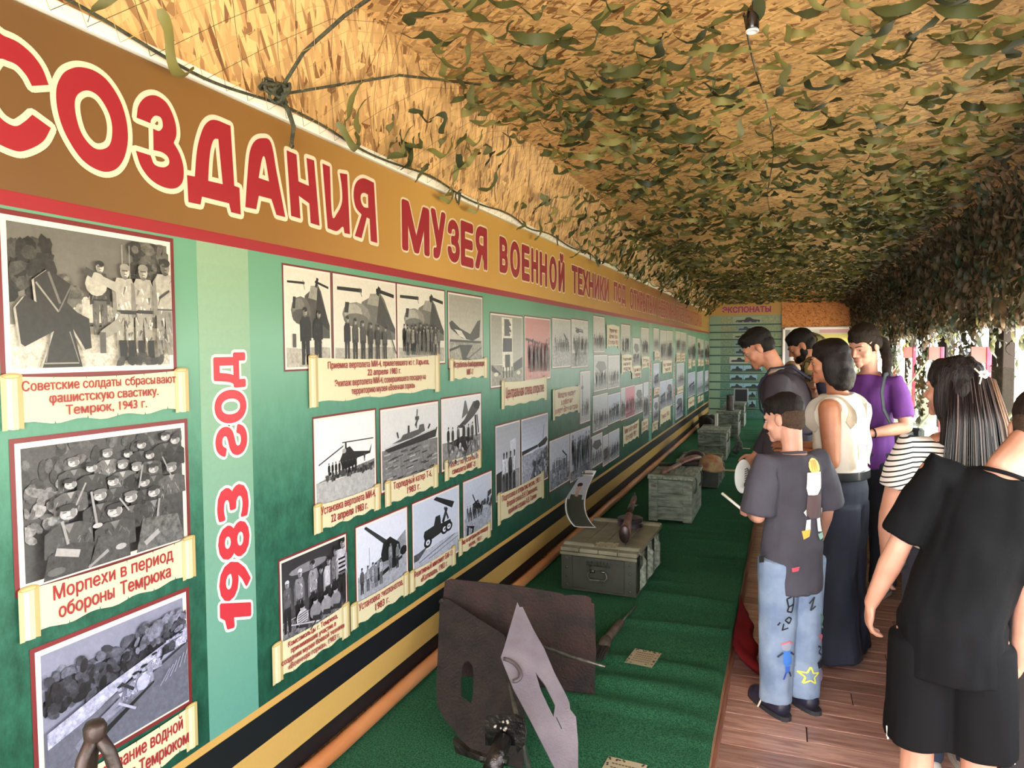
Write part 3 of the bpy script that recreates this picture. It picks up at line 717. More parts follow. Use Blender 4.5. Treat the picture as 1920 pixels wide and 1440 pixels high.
def heli_nose(p, dark=.3):
    p.poly([(.42, .74), (.72, .88), (.8, .8), (1, .42), (1, .3), (.55, .3), (.35, .45)], dark*1.2)
    p.poly([(.5, .72), (.56, .85), (.72, .86), (.72, .7)], .62); p.poly([(.72, .86), (1, .44), (1, .38), (.66, .5)], dark*.75)
    p.ell(.33, .58, .22, .15, dark*1.55); p.ell(.28, .6, .14, .11, dark*1.9); p.poly([(.14, .6), (.16, .72), (.22, .72), (.2, .6)], dark*.6)
    p.ell(.33, .52, .2, .08, dark*1.2)
    p.line(.04, .865, .42, .87, .03, .15, .035); p.line(.66, .9, .98, .85, .035, .12); p.line(.72, .94, .68, .84, .05, .14); p.line(.38, .9, .42, .8, .01, .4)
for x0, x1, n, sd in ((532, 619, 2, 4), (624, 741, 6, 5), (743.5, 832, 9, 6)):
    p = Pic(x0, x1, (534, 498), (537, 693), seed=sd, border=.007)
    p.bg(.9, .2, .7, .2); heli_nose(p, .26 if n == 2 else .36)
    if n == 2:
        p.man(.42, .02, .6, .15, .13, .7, .1, .3); p.man(.7, .06, .54, .13, .12, .7, .1, .3); p.line(.16, .2, .16, .34, .07, .3)
    elif n == 6:
        for i in range(6): p.man(.18+.12*i, .06, .5-.02*i, (.16, .3, .3, .25, .25, .3)[i], .2, .75, .15, .26)
        p.line(.82, .5, .98, .12, .02, .35)
    else: p.crowd(.08, .8, .1, .36, 9, .1, .6, 2, .05)
    p.done()
p = Pic(839, 903, (839, 548), (842, 690), seed=7); p.bg(.78, .36, .62, .3, .66)
p.poly([(.0, .6), (.08, .64), (.3, .54), (.62, .46), (.86, .66), (.95, .68), (.92, .42), (.7, .36), (.35, .4), (.05, .52)], .3); p.poly([(.15, .52), (.35, .5), (.5, .38), (.3, .42)], .85)
p.line(.02, .36, .95, .34, .03, .3); p.poly([(.28, .3), (.7, .3), (.5, .12), (.75, .05), (.4, .04)], .28); p.line(.0, .22, .3, .28, .03, .3); p.line(.98, .26, .5, .08, .02, .4); p.done()
# middle row
p = Pic(583, 699, (583, 786), (585, 965), seed=8); p.bg(.95, .3, .72, .15)
p.poly([(0, .3), (.2, .34), (1, .42), (1, .3)], .5, 1); p.poly([(.38, .5), (.45, .62), (.55, .64), (.62, .57), (.9, .53), (.95, .62), (.92, .5), (.68, .48), (.62, .4), (.42, .38)], .15)
p.line(.04, .5, .44, .66, .014, .2); p.line(.42, .7, .98, .68, .012, .2); p.line(.48, .62, .48, .7, .03, .15); p.ell(.45, .6, .035, .03, .7)
for k in range(9): p.man(.2+.055*k, .33, .17, .12, .1, .4, .1)
p.man(.8, .42, .1, .1); p.blobs(.15, .95, .3, .38, 50, .025, .08, .35); p.done()
p = Pic(709, 818, (709, 769), (711, 925), seed=9); p.bg(.88, .5, .5, .2)
for k in range(60): u = p.r.uniform(0, .92); v = p.r.uniform(.02, .46); p.line(u, v, u+.1, v+.008, .012, p.r.choice((.25, .7, .35, .6)))
p.poly([(.04, .5), (.1, .46), (.95, .52), (.99, .66), (.9, .63), (.5, .6), (.06, .53)], .2); p.line(.04, .52, .96, .64, .012, .8)
p.poly([(.15, .56), (.3, .6), (.34, .65), (.62, .68), (.64, .74), (.72, .74), (.74, .64), (.5, .58)], .35); p.line(.58, .7, .6, .96, .012, .2); p.line(.56, .84, .63, .84, .03, .3); p.line(.44, .66, .44, .76, .03, .2); p.line(.26, .62, .24, .7, .02, .2); p.line(.8, .66, .84, .72, .02, .2); p.line(.56, .74, .62, .84, .02, .3); p.done()
p = Pic(824, 899, (824, 749), (826, 885), seed=10); p.bg(.9, .38, .55, .2)
p.poly([(.35, .56), (.55, .66), (.8, .92), (.95, .92), (.97, .8), (.8, .68), (.5, .54)], .28); p.ell(.9, .86, .09, .07, .1); p.poly([(.48, .68), (.56, .95), (.6, .95), (.66, .76)], .4)
p.line(.85, .7, .88, .36, .05, .15); p.line(.9, .7, .94, .4, .03, .15); p.poly([(.15, .36), (.5, .42), (.8, .34), (.6, .16)], .2, .8); p.crowd(.1, .85, .26, .34, 6, .1, .5); p.blobs(.1, .9, .05, .3, 40, .04, .3, .75); p.done()
# bottom row
p = Pic(513, 640, (514, 1056), (511, 1222), seed=11, tint=(.95, .95, 1.0)); p.bg(.3, .25, .5, .6, .2); p.ell(.4, .82, .3, .06, .55)
for i, (u, h, ct) in enumerate(((.07, .66, .4), (.24, .74, .55), (.45, .78, .62), (.58, .66, .2), (.68, .74, .8), (.8, .84, .45), (.9, .92, .8))): p.man(u, .1, h, ct, .15, .7, .85 if i in (0, 1) else .12, .28)
for k in range(5): p.line(.84, .5+.06*k, .96, .5+.06*k, .02, .1)
for u, ct in ((.25, .8), (.45, .55), (.62, .6), (.78, .55)):
    p.ell(u, .22, .09, .11, ct); p.ell(u, .34, .035, .035, .7); p.ell(u, .365, .035, .02, .1); p.line(u-.05, .14, u+.08, .1, .05, .2)
for k in range(5): p.line(.18, .15+.03*k, .32, .17+.03*k, .008, .15)
p.line(.08, .2, .5, .06, .012, .8); p.line(.36, 0, .5, .14, .02, .2); p.done()
p = Pic(659, 757, (660, 992), (656, 1142), seed=12, tint=(.93, .96, 1.03)); p.bg(.93, .34, .68, .2); p.poly([(.0, .3), (.3, .42), (.6, .5), (.98, .7), (1, .36), (0, .26)], .6, .5)
p.line(.16, .97, .58, .62, .035, .22, .06); p.ell(.16, .97, .025, .02, .15); p.poly([(.5, .66), (.64, .7), (.84, .55), (.86, .45), (.7, .36), (.46, .38), (.45, .5)], .14); p.ell(.36, .24, .13, .1, .14); p.ell(.93, .4, .08, .07, .12); p.ell(.72, .3, .1, .09, .15)
p.poly([(.25, .2), (.9, .34), (.9, .3), (.3, .14)], .16); p.line(.22, .4, .22, .68, .006, .5); p.crowd(.05, .5, .08, .36, 5, .3, .8); p.crowd(.6, .85, .2, .42, 2, .3, .75); p.done()
p = Pic(767, 856, (769, 946), (764, 1092), seed=13, tint=(.9, .94, 1.03)); p.bg(.88, .3, .78, .15); p.poly([(0, .3), (.1, .3), (.3, .34), (.1, .2), (0, .2)], .35, .8)
p.poly([(.42, .96), (.48, .99), (.9, .8), (.84, .72)], .14); p.poly([(.2, .5), (.22, .56), (.42, .58), (.46, .7), (.56, .7), (.58, .56), (.8, .56), (.82, .48), (.55, .42), (.24, .38)], .17); p.line(.62, .56, .72, .76, .05, .2); p.line(.75, .58, .66, .78, .03, .2)
for u, v in ((.29, .38), (.66, .45), (.76, .46)): p.ell(u, v, .085, .075, .08); p.ell(u, v, .045, .04, .92); p.ell(u, v, .015, .015, .2)
p.line(.1, .16, .9, .3, .01, .45); p.line(.3, .14, .98, .24, .008, .5); p.done()
p = Pic(864, 918, (865, 905), (860, 1030), seed=14, tint=(.9, .94, 1.03)); p.bg(.8, .42, .7, .3, .85)
p.line(.3, .76, .42, .58, .03, .2); p.poly([(.3, .6), (.5, .64), (.55, .5), (.3, .46)], .14); p.crowd(.1, .6, .34, .2, 6, .1, .4, 2, .06); p.poly([(.05, .3), (.35, .22), (.3, .18), (.12, .26)], .1); p.line(.12, .28, .1, .12, .05, .1); p.line(.3, .22, .26, .1, .05, .1); p.poly([(.85, .6), (.99, .64), (.99, .72), (.85, .7)], .25); p.blobs(.5, 1, .42, .56, 20, .05, .15, .4); p.done()
# stele, pink print and others further along
p = Pic(918, 978, (917, 587), (921, 727), seed=15, tint=(1, .98, .88)); p.bg(.72, .3, .6, .3, .62)
p.poly([(.34, .2), (.68, .2), (.66, .98), (.32, .98)], .9); p.poly([(.35, .48), (.65, .48), (.65, .68), (.36, .68)], .22)
for k in range(8): p.line(.4, .94-.03*k, .56+.03*(k % 3), .94-.03*k, .03, .3)
for k in range(6): p.line(.42, .42-.03*k, .58, .42-.03*k, .03, .25)
for u in (.36, .46, .56, .64): p.line(u, .1, u, .26, .03, .15)
p.poly([(0, .3), (.3, .16), (.2, .14), (0, .22)], .25); p.poly([(.68, .3), (1, .4), (1, .24), (.7, .18)], .28); p.ell(.14, .16, .07, .03, .9); p.ell(.86, .16, .07, .03, .9); p.done()
p = Pic(982, 1030, (982, 593), (984, 715), seed=16, tint=(1, .68, .64)); p.bg(.86, .22, .8, .2, .8); p.line(.02, .66, .5, .6, .03, .3); p.line(.96, .7, .96, .3, .03, .4); p.crowd(.1, .9, .12, .46, 6, .3, .5, 2, .06); p.done()
p = Pic(1034, 1068, (1034, 596), (1036, 690), seed=17); p.bg(.75, .45, .66, .4, .8); p.line(.62, .7, .85, .55, .04, .2); p.crowd(.1, .9, .32, .24, 7, .15, .5, 2, .08); p.done()
p = Pic(1070, 1101, (1069, 598), (1071, 690), seed=18); p.bg(.85, .3, .55, .8); p.ell(.35, .78, .12, .05, .2); p.line(.2, .84, .7, .8, .015, .2); p.line(.4, .78, .7, .76, .03, .3); p.crowd(.1, .95, .25, .35, 6, .2, .6, 2, .1); p.man(.3, .02, .4, .1); p.done()
p = Pic(926, 972, (926, 800), (923, 945), seed=19); p.bg(.8, .32, .62, .15, .68); p.poly([(0, .36), (.22, .38), (.22, .1), (0, .06)], .2); p.poly([(.6, .5), (.84, .56), (.84, .78), (.58, .76)], .85)
for u, ct in ((.3, .92), (.42, .88), (.56, .25), (.72, .9)): p.man(u, .06, .56, ct, .2, .45, .15, .24)
p.done()
p = Pic(975, 1025, (976, 787), (973, 925), seed=20, tint=(.9, .94, 1.03)); p.bg(.9, .5, .7, .3, .7); p.poly([(0, .5), (.6, .54), (.6, .58), (0, .56)], .2); p.poly([(.6, .58), (.95, .66), (1, .6), (.9, .54), (.64, .52)], .15); p.line(.8, .6, .86, .86, .015, .2); p.poly([(1, .52), (.55, .4), (.2, 0), (1, 0)], .5, 1.2); p.blobs(.4, 1, 0, .45, 70, .05, .2, .8); p.done()
p = Pic(1086, 1105, (1088, 697), (1087, 795), seed=21); p.bg(.8, .3, .75, .2); p.line(.2, .95, .22, .3, .05, .2); p.ell(.2, .7, .12, .04, .3); p.crowd(.2, .9, .12, .3, 4, .15, .5); p.done()
p = Pic(1028, 1066, (1028, 828), (1025, 925), seed=22, tint=(.9, .94, 1.03)); p.bg(.86, .42, .66, .5); p.line(.62, .72, .88, .55, .03, .15); p.crowd(.1, .9, .3, .3, 8, .1, .4, 1); p.blobs(0, 1, 0, .3, 30, .05, .4, .8); p.done()
p = Pic(1067, 1105, (1067, 813), (1064, 908), seed=23, tint=(.9, .94, 1.03)); p.bg(.9, .2, .6, .5); p.crowd(.05, .95, .2, .6, 7, .1, .6, 2, .12); p.blobs(0, 1, 0, .25, 30, .05, .4, .7); p.done()
far = [(1111, 1132, 592, 661, 0), (1112, 1137.5, 666, 735, 0), (1139, 1160, 667, 730, 0), (1110, 1138, 743, 812, 0), (1139, 1162, 741, 797, 1), (1106, 1128, 820, 880, 0), (1129, 1139, 818, 875, 0), (1140, 1160, 812, 868, 0),
       (1163, 1180, 608, 668, 0), (1185, 1198, 634, 691, 0), (1200.5, 1215, 614, 672, 0), (1163, 1171, 728, 789, 0), (1171.5, 1189, 726, 786, 2), (1189.5, 1204, 723, 778, 0), (1205.5, 1215, 718, 790, 0),
       (1224, 1234, 615, 659, 0), (1224, 1235, 682, 730, 1), (1224, 1234, 748, 796, 0), (1236.5, 1248, 619, 678, 0), (1248.5, 1260, 620, 680, 0), (1236, 1248, 716, 770, 1), (1248.5, 1260, 713, 765, 1),
       (1266, 1274, 621, 663, 0), (1275, 1285, 623, 664, 0), (1268, 1282, 682, 728, 0), (1266, 1280, 742, 788, 1), (1289, 1296, 629, 675, 0), (1296.5, 1302.5, 631, 678, 0), (1289, 1302.5, 700, 746, 1),
       (1306.5, 1312, 635, 675, 0), (1312.5, 1318, 637, 676, 0), (1306.5, 1317.5, 698, 742, 0), (1321, 1324, 639, 676, 0), (1324.5, 1328, 640, 677, 0), (1321, 1327.5, 696, 735, 0)]
for i, (x0, x1, yt, yb, k) in enumerate(far):
    p = Pic(x0, x1, (x0, yt), (x0, yb), seed=40+i, red=x0 < 1260, tint=(1, .55, .66) if k == 2 else ((.9, .94, 1.03) if k == 1 else None))
    p.bg(p.r.uniform(.75, .92), p.r.uniform(.15, .45), .65, .4, .8)
    if i % 4 == 1: p.poly([(.1, .7), (.3, .85), (.8, .82), (.95, .6), (.5, .5)], .35, .8)
    if k == 1: p.poly([(.1, .4), (.9, .5), (.9, .6), (.2, .5)], .25)
    p.crowd(.05, .95, .1, p.r.uniform(.35, .5), 5, .1, .5, 2, .1); p.done()
# ---- caption scrolls
def scroll(x0, x1, top, bot, lines, size=None, rw=None, bold=.03, wf=.86, dip=.04, right=True):
    Ya = W(x0, 700)[0]; Yb = W(x1, 700)[0]; zt = W(*top)[1]; zb = W(*bot)[1]; w = Yb-Ya; h = zt-zb
    rw = rw or min(.05, w*.13); P = Print(bfn, .00006); P.lay = .006
    up = lambda t: zt - h*.05 - h*dip*math.sin(PI*t)*1.4; lo = lambda t: zb + h*.09 + h*dip*math.sin(PI*t)*-.6 + .004*math.sin(t*23)
    n = 22; ts = [i/n for i in range(n+1)]; pts = [(Ya+rw*.6+(w-rw*1.2)*t, lo(t)) for t in ts] + [(Ya+rw*.6+(w-rw*1.2)*t, up(t)) for t in reversed(ts)]
    P.poly(pts, 'e6ddb6', .08)
    for t in (.2, .38, .56, .74, .9):
        x = Ya+rw*.6+(w-rw*1.2)*t; P.poly([(x-.002, lo(t)-.001), (x+.002, lo(t)-.001), (x, lo(t)+.02*h/.3)], '3a7a5c'); P.poly([(x-.0015, up(t-.05)+.001), (x+.0015, up(t-.05)+.001), (x, up(t-.05)-.016*h/.3)], '6a6a48')
    for s_, xa in ((0, Ya), (1, Yb-rw)):
        if s_ and not right: continue
        cols = ('d6c894', 'ece4c4', 'e2d6aa', 'c0ac74')
        for k, c in enumerate(cols):
            a = xa+rw*k/4; b_ = xa+rw*(k+1)/4; P.poly([(a, zb+.002*(k % 2)), (b_, zb), (b_, zt-.003), (a, zt-.003)], c, .05)
        P.ell(xa+rw/2, zt-.004, rw*.5, rw*.13, 'b49a58'); P.ell(xa+rw/2, zt-.005, rw*.36, rw*.07, 'd8c688')
    if lines:
        nL = len(lines); pitch = h*.8/max(nL, 1) if nL > 1 else h*.4
        em = size or min(pitch*.95, .2); mx = max(len(l) for l in lines)
        for i, l in enumerate(lines):
            vs, fs = text_geo(l, 0 if x0 < 1000 else .015); bx0 = min(v.x for v in vs); bx1 = max(v.x for v in vs)
            tw = w*wf*(len(l)/mx)**.95 - rw*.4; zc = (zt+zb)/2 + (nL-1)/2*pitch*.92 - i*pitch*.92 - em*.26; xc = (Ya+Yb)/2 - tw/2
            for sh_ in ((-.014, 0), (.014, 0), (0, .014), (0, -.010)) if x0 < 1000 else ((0, 0),):
                P.lay += .0002; P.geo([(xc+(v.x-bx0)/(bx1-bx0)*tw+sh_[0]*em, zc+(v.y+sh_[1])*em, v.z) for v in vs], fs, 'a82c34')
    bparent(P.build('caption_scroll', PRINT))
scroll(-8, 346, (346, 690), (0, 808), ['Советские солдаты сбрасывают', 'φашистскую свастику.', 'Темрюк, 1943 г.'], rw=.045)
scroll(9, 350, (10, 1110), (12, 1213), ['Морпехи в период', 'обороны Темрюка'], rw=.045, wf=.72)
scroll(40, 345, (345, 1322), (345, 1408), ['Форсирование водной', 'преграды под Темрюком'], rw=.04, wf=.88)
scroll(573, 820, (573, 666), (575, 765), ['Приемка вертолета МИ-4, прилетевшего из г. Харьков,', '22 апреля 1983 г.', 'Экипаж вертолета МИ-4, совершившего посадку на', 'территорию музея «Военная горка»'], bold=.02, wf=.8)
scroll(839, 910, (839, 672), (840, 715), ['Истребитель-бомбардировщик', 'МИГ-17'], bold=.02)
scroll(577, 705, (577, 949), (576, 1006), ['Установка вертолета МИ-4,', '22 апреля 1983 г.'], bold=.025)
scroll(713, 815, (714, 904), (713, 953), ['Торпедный катер Т-6,', '1983 г.'], bold=.025, wf=.76)
scroll(827, 897, (827, 865), (827, 904), ['Работы по установке', 'самолета МИГ-21'], bold=.02)
scroll(492, 642, (500, 1212), (491, 1295), ['Комсомольцы г. Темрюка,', 'принимавшие участие в', 'создании музея боевой техники', '«Военная горка», 1983 г.'], bold=.025)
scroll(644, 757, (650, 1135), (643, 1190), ['Установка экспонатов,', '1983 г.'], bold=.025, wf=.8)
scroll(758, 847, (761, 1073), (758, 1117), ['Реактивный миномет БМ-13', '«Катюша», 1983 г.'], bold=.025)
scroll(852, 914, (855, 1012), (851, 1047), ['Вид на центральную площадку', 'музея, 1983 г.'], bold=.02)
scroll(936, 1022, (936, 714), (936, 768), ['Центральная стела, открытие'], size=.085, bold=.025)
scroll(1033, 1084, (1033, 730), (1033, 789), ['Молодежь участвует', 'в субботнике', 'в музее «Военная горка»'], bold=.02, dip=-.03)
scroll(927, 1016, (930, 925), (927, 988), ['Подготовка к открытию музея, 1983 г.', 'Второй слева В.Н. Симоненко,', 'крайний справа А.В. Галкин'], bold=.02)
scroll(1135, 1159, (1135, 608), (1135, 654), ['Открытие музея', '«Военная горка»', '17 сентября 1983 г.'], bold=.02, dip=-.05)
scroll(1163, 1183, (1163, 665), (1163, 702), ['Участники', 'митинга', 'встречи'], bold=.02, dip=-.05)
scroll(1183, 1200, (1183, 687), (1183, 712), ['Горнисты', 'Темрюка'], bold=.02, dip=-.05)
scroll(1201, 1216, (1201, 669), (1201, 693), ['Ветераны', 'войны 1983'], bold=.02, dip=-.05)
scroll(1166, 1196, (1166, 799), (1166, 838), ['Митинг на Военной горке', '17 сентября 1983 г.'], bold=.02)
scroll(1201, 1214, (1202, 789), (1201, 814), ['Открытие', 'музея 1983'], bold=.02, dip=-.05)
for x0, x1, yt, yb, l in ((1225, 1235, 659, 677, ['Слет', 'пионеров']), (1224, 1235, 728, 744, ['Стела', '1985']), (1221, 1232, 793, 812, ['Торжество', '1985']), (1240, 1258, 677, 703, ['Новые экспонаты', 'Темрюк 1985']), (1236, 1256, 768, 800, ['Темрюк 1985 г.']),
                          (1266, 1274, 663, 680, ['Слет', '1987']), (1275, 1283, 663, 680, ['Слет', '1987']), (1268, 1280, 727, 741, ['Военная техника']), (1289, 1295, 675, 694, ['Слет']), (1297, 1302, 676, 688, ['Слет']), (1289, 1301, 748, 768, ['Темрюк 1988']),
                          (1307, 1312, 675, 688, ['Слет']), (1313, 1318, 676, 688, ['Слет']), (1307, 1312, 744, 758, ['Слет']), (1313, 1318, 742, 754, ['Слет']), (1321.5, 1324, 676, 684, ['Темрюк']), (1325, 1328, 676, 684, ['Темрюк'])):
    scroll(x0, x1, (x0, yt), (x0, yb), l, bold=.02, dip=-.05)
INK[0] = .8
# ---- end wall: exhibit banner in rows
def E(px, py): p = at_y(px, py, YE); return (p.x, p.z)
eb = empty('exhibit_banner', (-1, YE, .2), 'pale green printed exhibit list banner with yellow header on the end wall', 'banner')
EPI = Matrix.Translation(-eb.location)
def efn(u, w, lay): return V((u, YE+.026-lay, w))
xa, zt_ = E(1331, 572); xb, _ = E(1466, 572); zh = E(1400, 591)[1]
P = Print(efn, .0003)
rows = [E(1400, y)[1] for y in (591, 608.5, 622.5, 636.5, 650.5, 666.5, 683, 700, 716.5, 731.5, 748, 768)] + [.1]
P.poly([(xa, .1), (xb, .1), (xb, zh), (xa, zh)], '8fae8c')
for k in range(12):
    t = k/11; c = tuple(int(a*(1-t)+b*t) for a, b in zip((156, 168, 128), (58, 112, 96)))
    P.poly([(xa+.22, rows[k+1]+.02), (xb-.02, rows[k+1]+.02), (xb-.02, rows[k]-.02), (xa+.22, rows[k]-.02)], '%02x%02x%02x' % c, 1.0)
    P.poly([(xa, rows[k+1]-.013), (xb, rows[k+1]-.013), (xb, rows[k+1]+.013), (xa, rows[k+1]+.013)], '20483a')
o = P.build('listing_sheet', attr_mat('list_print', .45, .45, 30)); o.parent = eb; o.matrix_parent_inverse = EPI
P = Print(efn, .0003); P.lay = .004
P.poly([(xa, zh), (xb, zh), (xb, zt_+.05), (xa, zt_+.05)], 'c89a3a', .2)
P.text('ЭКСПОНАТЫ', E(1354, 580)[0], E(1446, 580)[0], E(1400, 586)[1], E(1400, 574)[1], 'a02838', .05, out=.05, oc='e8a0a0')
o = P.build('header_strip', PRINT); o.parent = eb; o.matrix_parent_inverse = EPI
veh = [(0, 1374, 1428, 'e'), (1, 1382, 1411, 'b'), (2, 1374, 1412, 'e'), (3, 1377, 1402, 'b'), (4, 1378, 1396, 'b'), (5, 1368, 1402, 'c'), (6, 1370, 1394, 'k'), (6, 1395, 1430, 'k'), (7, 1369, 1394, 'k'), (7, 1395, 1420, 'k'), (8, 1369, 1394, 'k'), (8, 1395, 1430, 'k'), (9, 1404, 1418, 'k'), (10, 1404, 1418, 'k')]
for r_, a, b_, k in veh:
    P = Print(efn, .0003); P.lay = .007; x0 = E(a, 640)[0]; x1 = E(b_, 640)[0]; z1 = rows[r_]-.03; z0 = rows[r_+1]+.02; w = x1-x0; h = z1-z0
    P.poly([(x0, z0), (x1, z0), (x1, z1), (x0, z1)], {'e': 'a9b394', 'b': '7f9aa0', 'c': 'b9c0a8', 'k': '8fb6c8'}[k], .2)
    if k == 'k': P.poly([(x0, z0), (x1, z0), (x1, z0+h*.3), (x0, z0+h*.3)], '4a6a50', .6)
    P.poly([(x0+w*.08, z0+h*.2), (x0+w*.92, z0+h*.18), (x0+w*.94, z0+h*.5), (x0+w*.7, z0+h*.62), (x0+w*.6, z0+h*.9), (x0+w*.46, z0+h*.88), (x0+w*.4, z0+h*.55), (x0+w*.12, z0+h*.5)], '1c2622')
    if k == 'e':
        for t in (.15, .35, .6, .85): P.ell(x0+w*t, z0+h*.2, h*.13, h*.13, 'c8ccb8'); P.ell(x0+w*t, z0+h*.2, h*.07, h*.07, '20241f')
    o = P.build('vehicle_picture', PRINT); o.parent = eb; o.matrix_parent_inverse = EPI
# framed poster on the end wall
fx0, fz1 = E(1468, 614); fx1, _ = E(1608, 614)
fr = empty('framed_poster', ((fx0+fx1)/2, YE, .6), 'large white-framed pale poster on the end wall under the chipboard', 'poster')
FPI = Matrix.Translation(-fr.location)
bm = B(); zb_ = .5
for c, s_ in ((((fx0+fx1)/2, YE+.0, fz1-.02), (fx1-fx0, .03, .045)), (((fx0+fx1)/2, YE+.0, zb_), (fx1-fx0, .03, .045)), ((fx0+.02, YE+.0, (fz1+zb_)/2), (.045, .03, fz1-zb_)), ((fx1-.02, YE+.0, (fz1+zb_)/2), (.045, .03, fz1-zb_))):
    box(bm, c, s_, bev=.004)
o = obj('frame', bm, mat('white_frame', 'f2f0ea', .35)); o.parent = fr; o.matrix_parent_inverse = FPI
P = Print(efn, .0003); P.lay = .01; w = fx1-fx0
P.poly([(fx0, zb_), (fx1, zb_), (fx1, fz1), (fx0, fz1)], 'dcd8cf', .1); P.poly([(fx0+.03, zb_), (fx0+w*.1, zb_), (fx0+w*.1, fz1-.05), (fx0+.03, fz1-.05)], '8f8f92', .1)
P.poly([(fx0+w*.5, fz1-.12), (fx0+w*.9, fz1-.12), (fx0+w*.9, fz1-.05), (fx0+w*.5, fz1-.05)], 'd8a8ae', .3); P.poly([(fx0+w*.5, fz1-.5), (fx0+w*.9, fz1-.5), (fx0+w*.9, fz1-.14), (fx0+w*.5, fz1-.14)], 'e2d884', .4)
P.poly([(fx0+w*.12, fz1-.8), (fx0+w*.45, fz1-.8), (fx0+w*.45, fz1-.1), (fx0+w*.12, fz1-.1)], 'ece6e0', .2)
o = P.build('poster_print', PRINT); o.parent = fr; o.matrix_parent_inverse = FPI
# ---------------------------------------------------------------- camouflage netting over ceiling and right wall
def leaf_mat(name):
    m = bpy.data.materials.new(name); m.use_nodes = True; nt = m.node_tree; N = nt.nodes; L = nt.links
    b = N['Principled BSDF']; b.inputs['Roughness'].default_value = .5; b.inputs['Specular IOR Level'].default_value = .3
    at = N.new('ShaderNodeAttribute'); at.attribute_name = 'Col'; L.new(at.outputs['Color'], b.inputs['Base Color'])
    tr = N.new('ShaderNodeBsdfTranslucent'); vm = N.new('ShaderNodeVectorMath'); vm.operation = 'MULTIPLY'; vm.inputs[1].default_value = (1.5, 1.6, .8)
    L.new(at.outputs['Color'], vm.inputs[0]); L.new(vm.outputs[0], tr.inputs[0])
    ms = N.new('ShaderNodeMixShader'); ms.inputs[0].default_value = .10; L.new(b.outputs[0], ms.inputs[1]); L.new(tr.outputs[0], ms.inputs[2])
    L.new(ms.outputs[0], N['Material Output'].inputs[0]); return m
LEAF = leaf_mat('net_cloth')
npath = [(WX+.035, 2.325), (-1.44, 2.40), (-1.25, 2.63), (-.6, 2.62), (0, 2.64), (.6, 2.62), (1.08, 2.61), (1.2, 2.50), (1.235, 2.2), (1.235, 1.74)]
cum = [0]
for a, b_ in zip(npath, npath[1:]): cum.append(cum[-1] + math.hypot(b_[0]-a[0], b_[1]-a[1]))
SL = cum[-1]; S_CREASE = cum[2]; S_WALL = cum[7]
def net_pt(s, y):
    """point, tangent across, inward normal of the net at arc length s"""
    s = max(0, min(SL, s)); i = 0
    while i < len(cum)-2 and s > cum[i+1]: i += 1
    t = (s-cum[i])/(cum[i+1]-cum[i]); a, b_ = npath[i], npath[i+1]
    p = V((a[0]+(b_[0]-a[0])*t, y, a[1]+(b_[1]-a[1])*t)); tg = V((b_[0]-a[0], 0, b_[1]-a[1])).normalized(); n = V((tg.z, 0, -tg.x))
    sag = (.5+.5*noise.noise(V((s*1.3, y*1.1, 2))))*.05*min(1, s/.3)
    if y > YE-1.6: sag += (1-(YE-y)/1.6)**2*.09*min(1, s/.4)*(1 if s < S_WALL else .1)
    return p + n*sag, tg, n
def ribbon_geo(r, L_, w_, amp, bulge, twist):
    """long curling cloth strip; returns (verts in (u, v, n) with n towards the room, faces)"""
    n = 13; pts = []; x = y = 0; ph0 = r.uniform(0, 6.28); fr = r.uniform(1.0, 2.1); ph = r.uniform(.3, 1.2); lob = r.choice((1, 1, 2))
    for i in range(n):
        t = i/(n-1); pts.append(V((x, y, bulge*(.15+abs(math.sin(PI*t*lob+.3*r.random())))))); ang = amp*math.sin(ph0+fr*PI*t); st = L_/(n-1); x += st*math.cos(ang); y += st*math.sin(ang)
    cx = V((x/2, y/2, 0)); vs = []
    for i in range(n):
        d = (pts[min(i+1, n-1)]-pts[max(i-1, 0)]); d.normalize(); q = V((-d.y, d.x, 0)); q = q.normalized() if q.length > 1e-4 else V((0, 1, 0)); nn = d.cross(q)
        a = ph + twist*math.sin(i*.55+ph*5); w = w_*(.62 if i in (0, n-1) else r.uniform(.9, 1.1)); e = q*math.cos(a)*w/2 + nn*math.sin(a)*w/2; m_ = pts[i]-cx
        vs += [m_-e, m_+nn*w*.12, m_+e]
    fs = []
    for i in range(n-1):
        for k in (0, 1): fs.append((i*3+k, i*3+k+1, i*3+k+4, i*3+k+3))
    lo = min(v.z for v in vs)
    for v in vs: v.z -= min(lo, 0)
    return vs, fs
PAL = ['4c4e2a', '5a5a30', '3c4026', '6e6a38', '2e321e', '605e3a', '464a28', '807a48']
PALW = ['5c4a36', '44402c', '6a5640', '3a3c2c', '524a34', '705a44', '34402e', '4a4434']
VAR = []
for k in range(20):
    r = random.Random(100+k); VAR.append(ribbon_geo(r, r.uniform(.10, .215), r.uniform(.021, .034), r.uniform(.4, 1.3), r.uniform(.012, .045), r.uniform(.2, .8)))
def leaf_mesh(k, pal):
    vs, fs = VAR[k % 20]; me = bpy.data.meshes.new('cloth_strip'); me.from_pydata([tuple(v) for v in vs], [], fs)
    ca = me.color_attributes.new('Col', 'FLOAT_COLOR', 'CORNER'); c = (*lin(pal[k % len(pal)]), 1); ca.data.foreach_set('color', list(c)*len(me.loops))
    me.materials.append(LEAF); me.polygons.foreach_set('use_smooth', [True]*len(me.polygons)); return me
LM = [leaf_mesh(k, PAL) for k in range(20)]
net = empty('camouflage_net', (0, 3, 2.6), 'green camouflage netting of cloth strips stretched under the chipboard ceiling and down the window wall', 'netting')
NPI = Matrix.Translation(-net.location)
r = random.Random(5); places = []
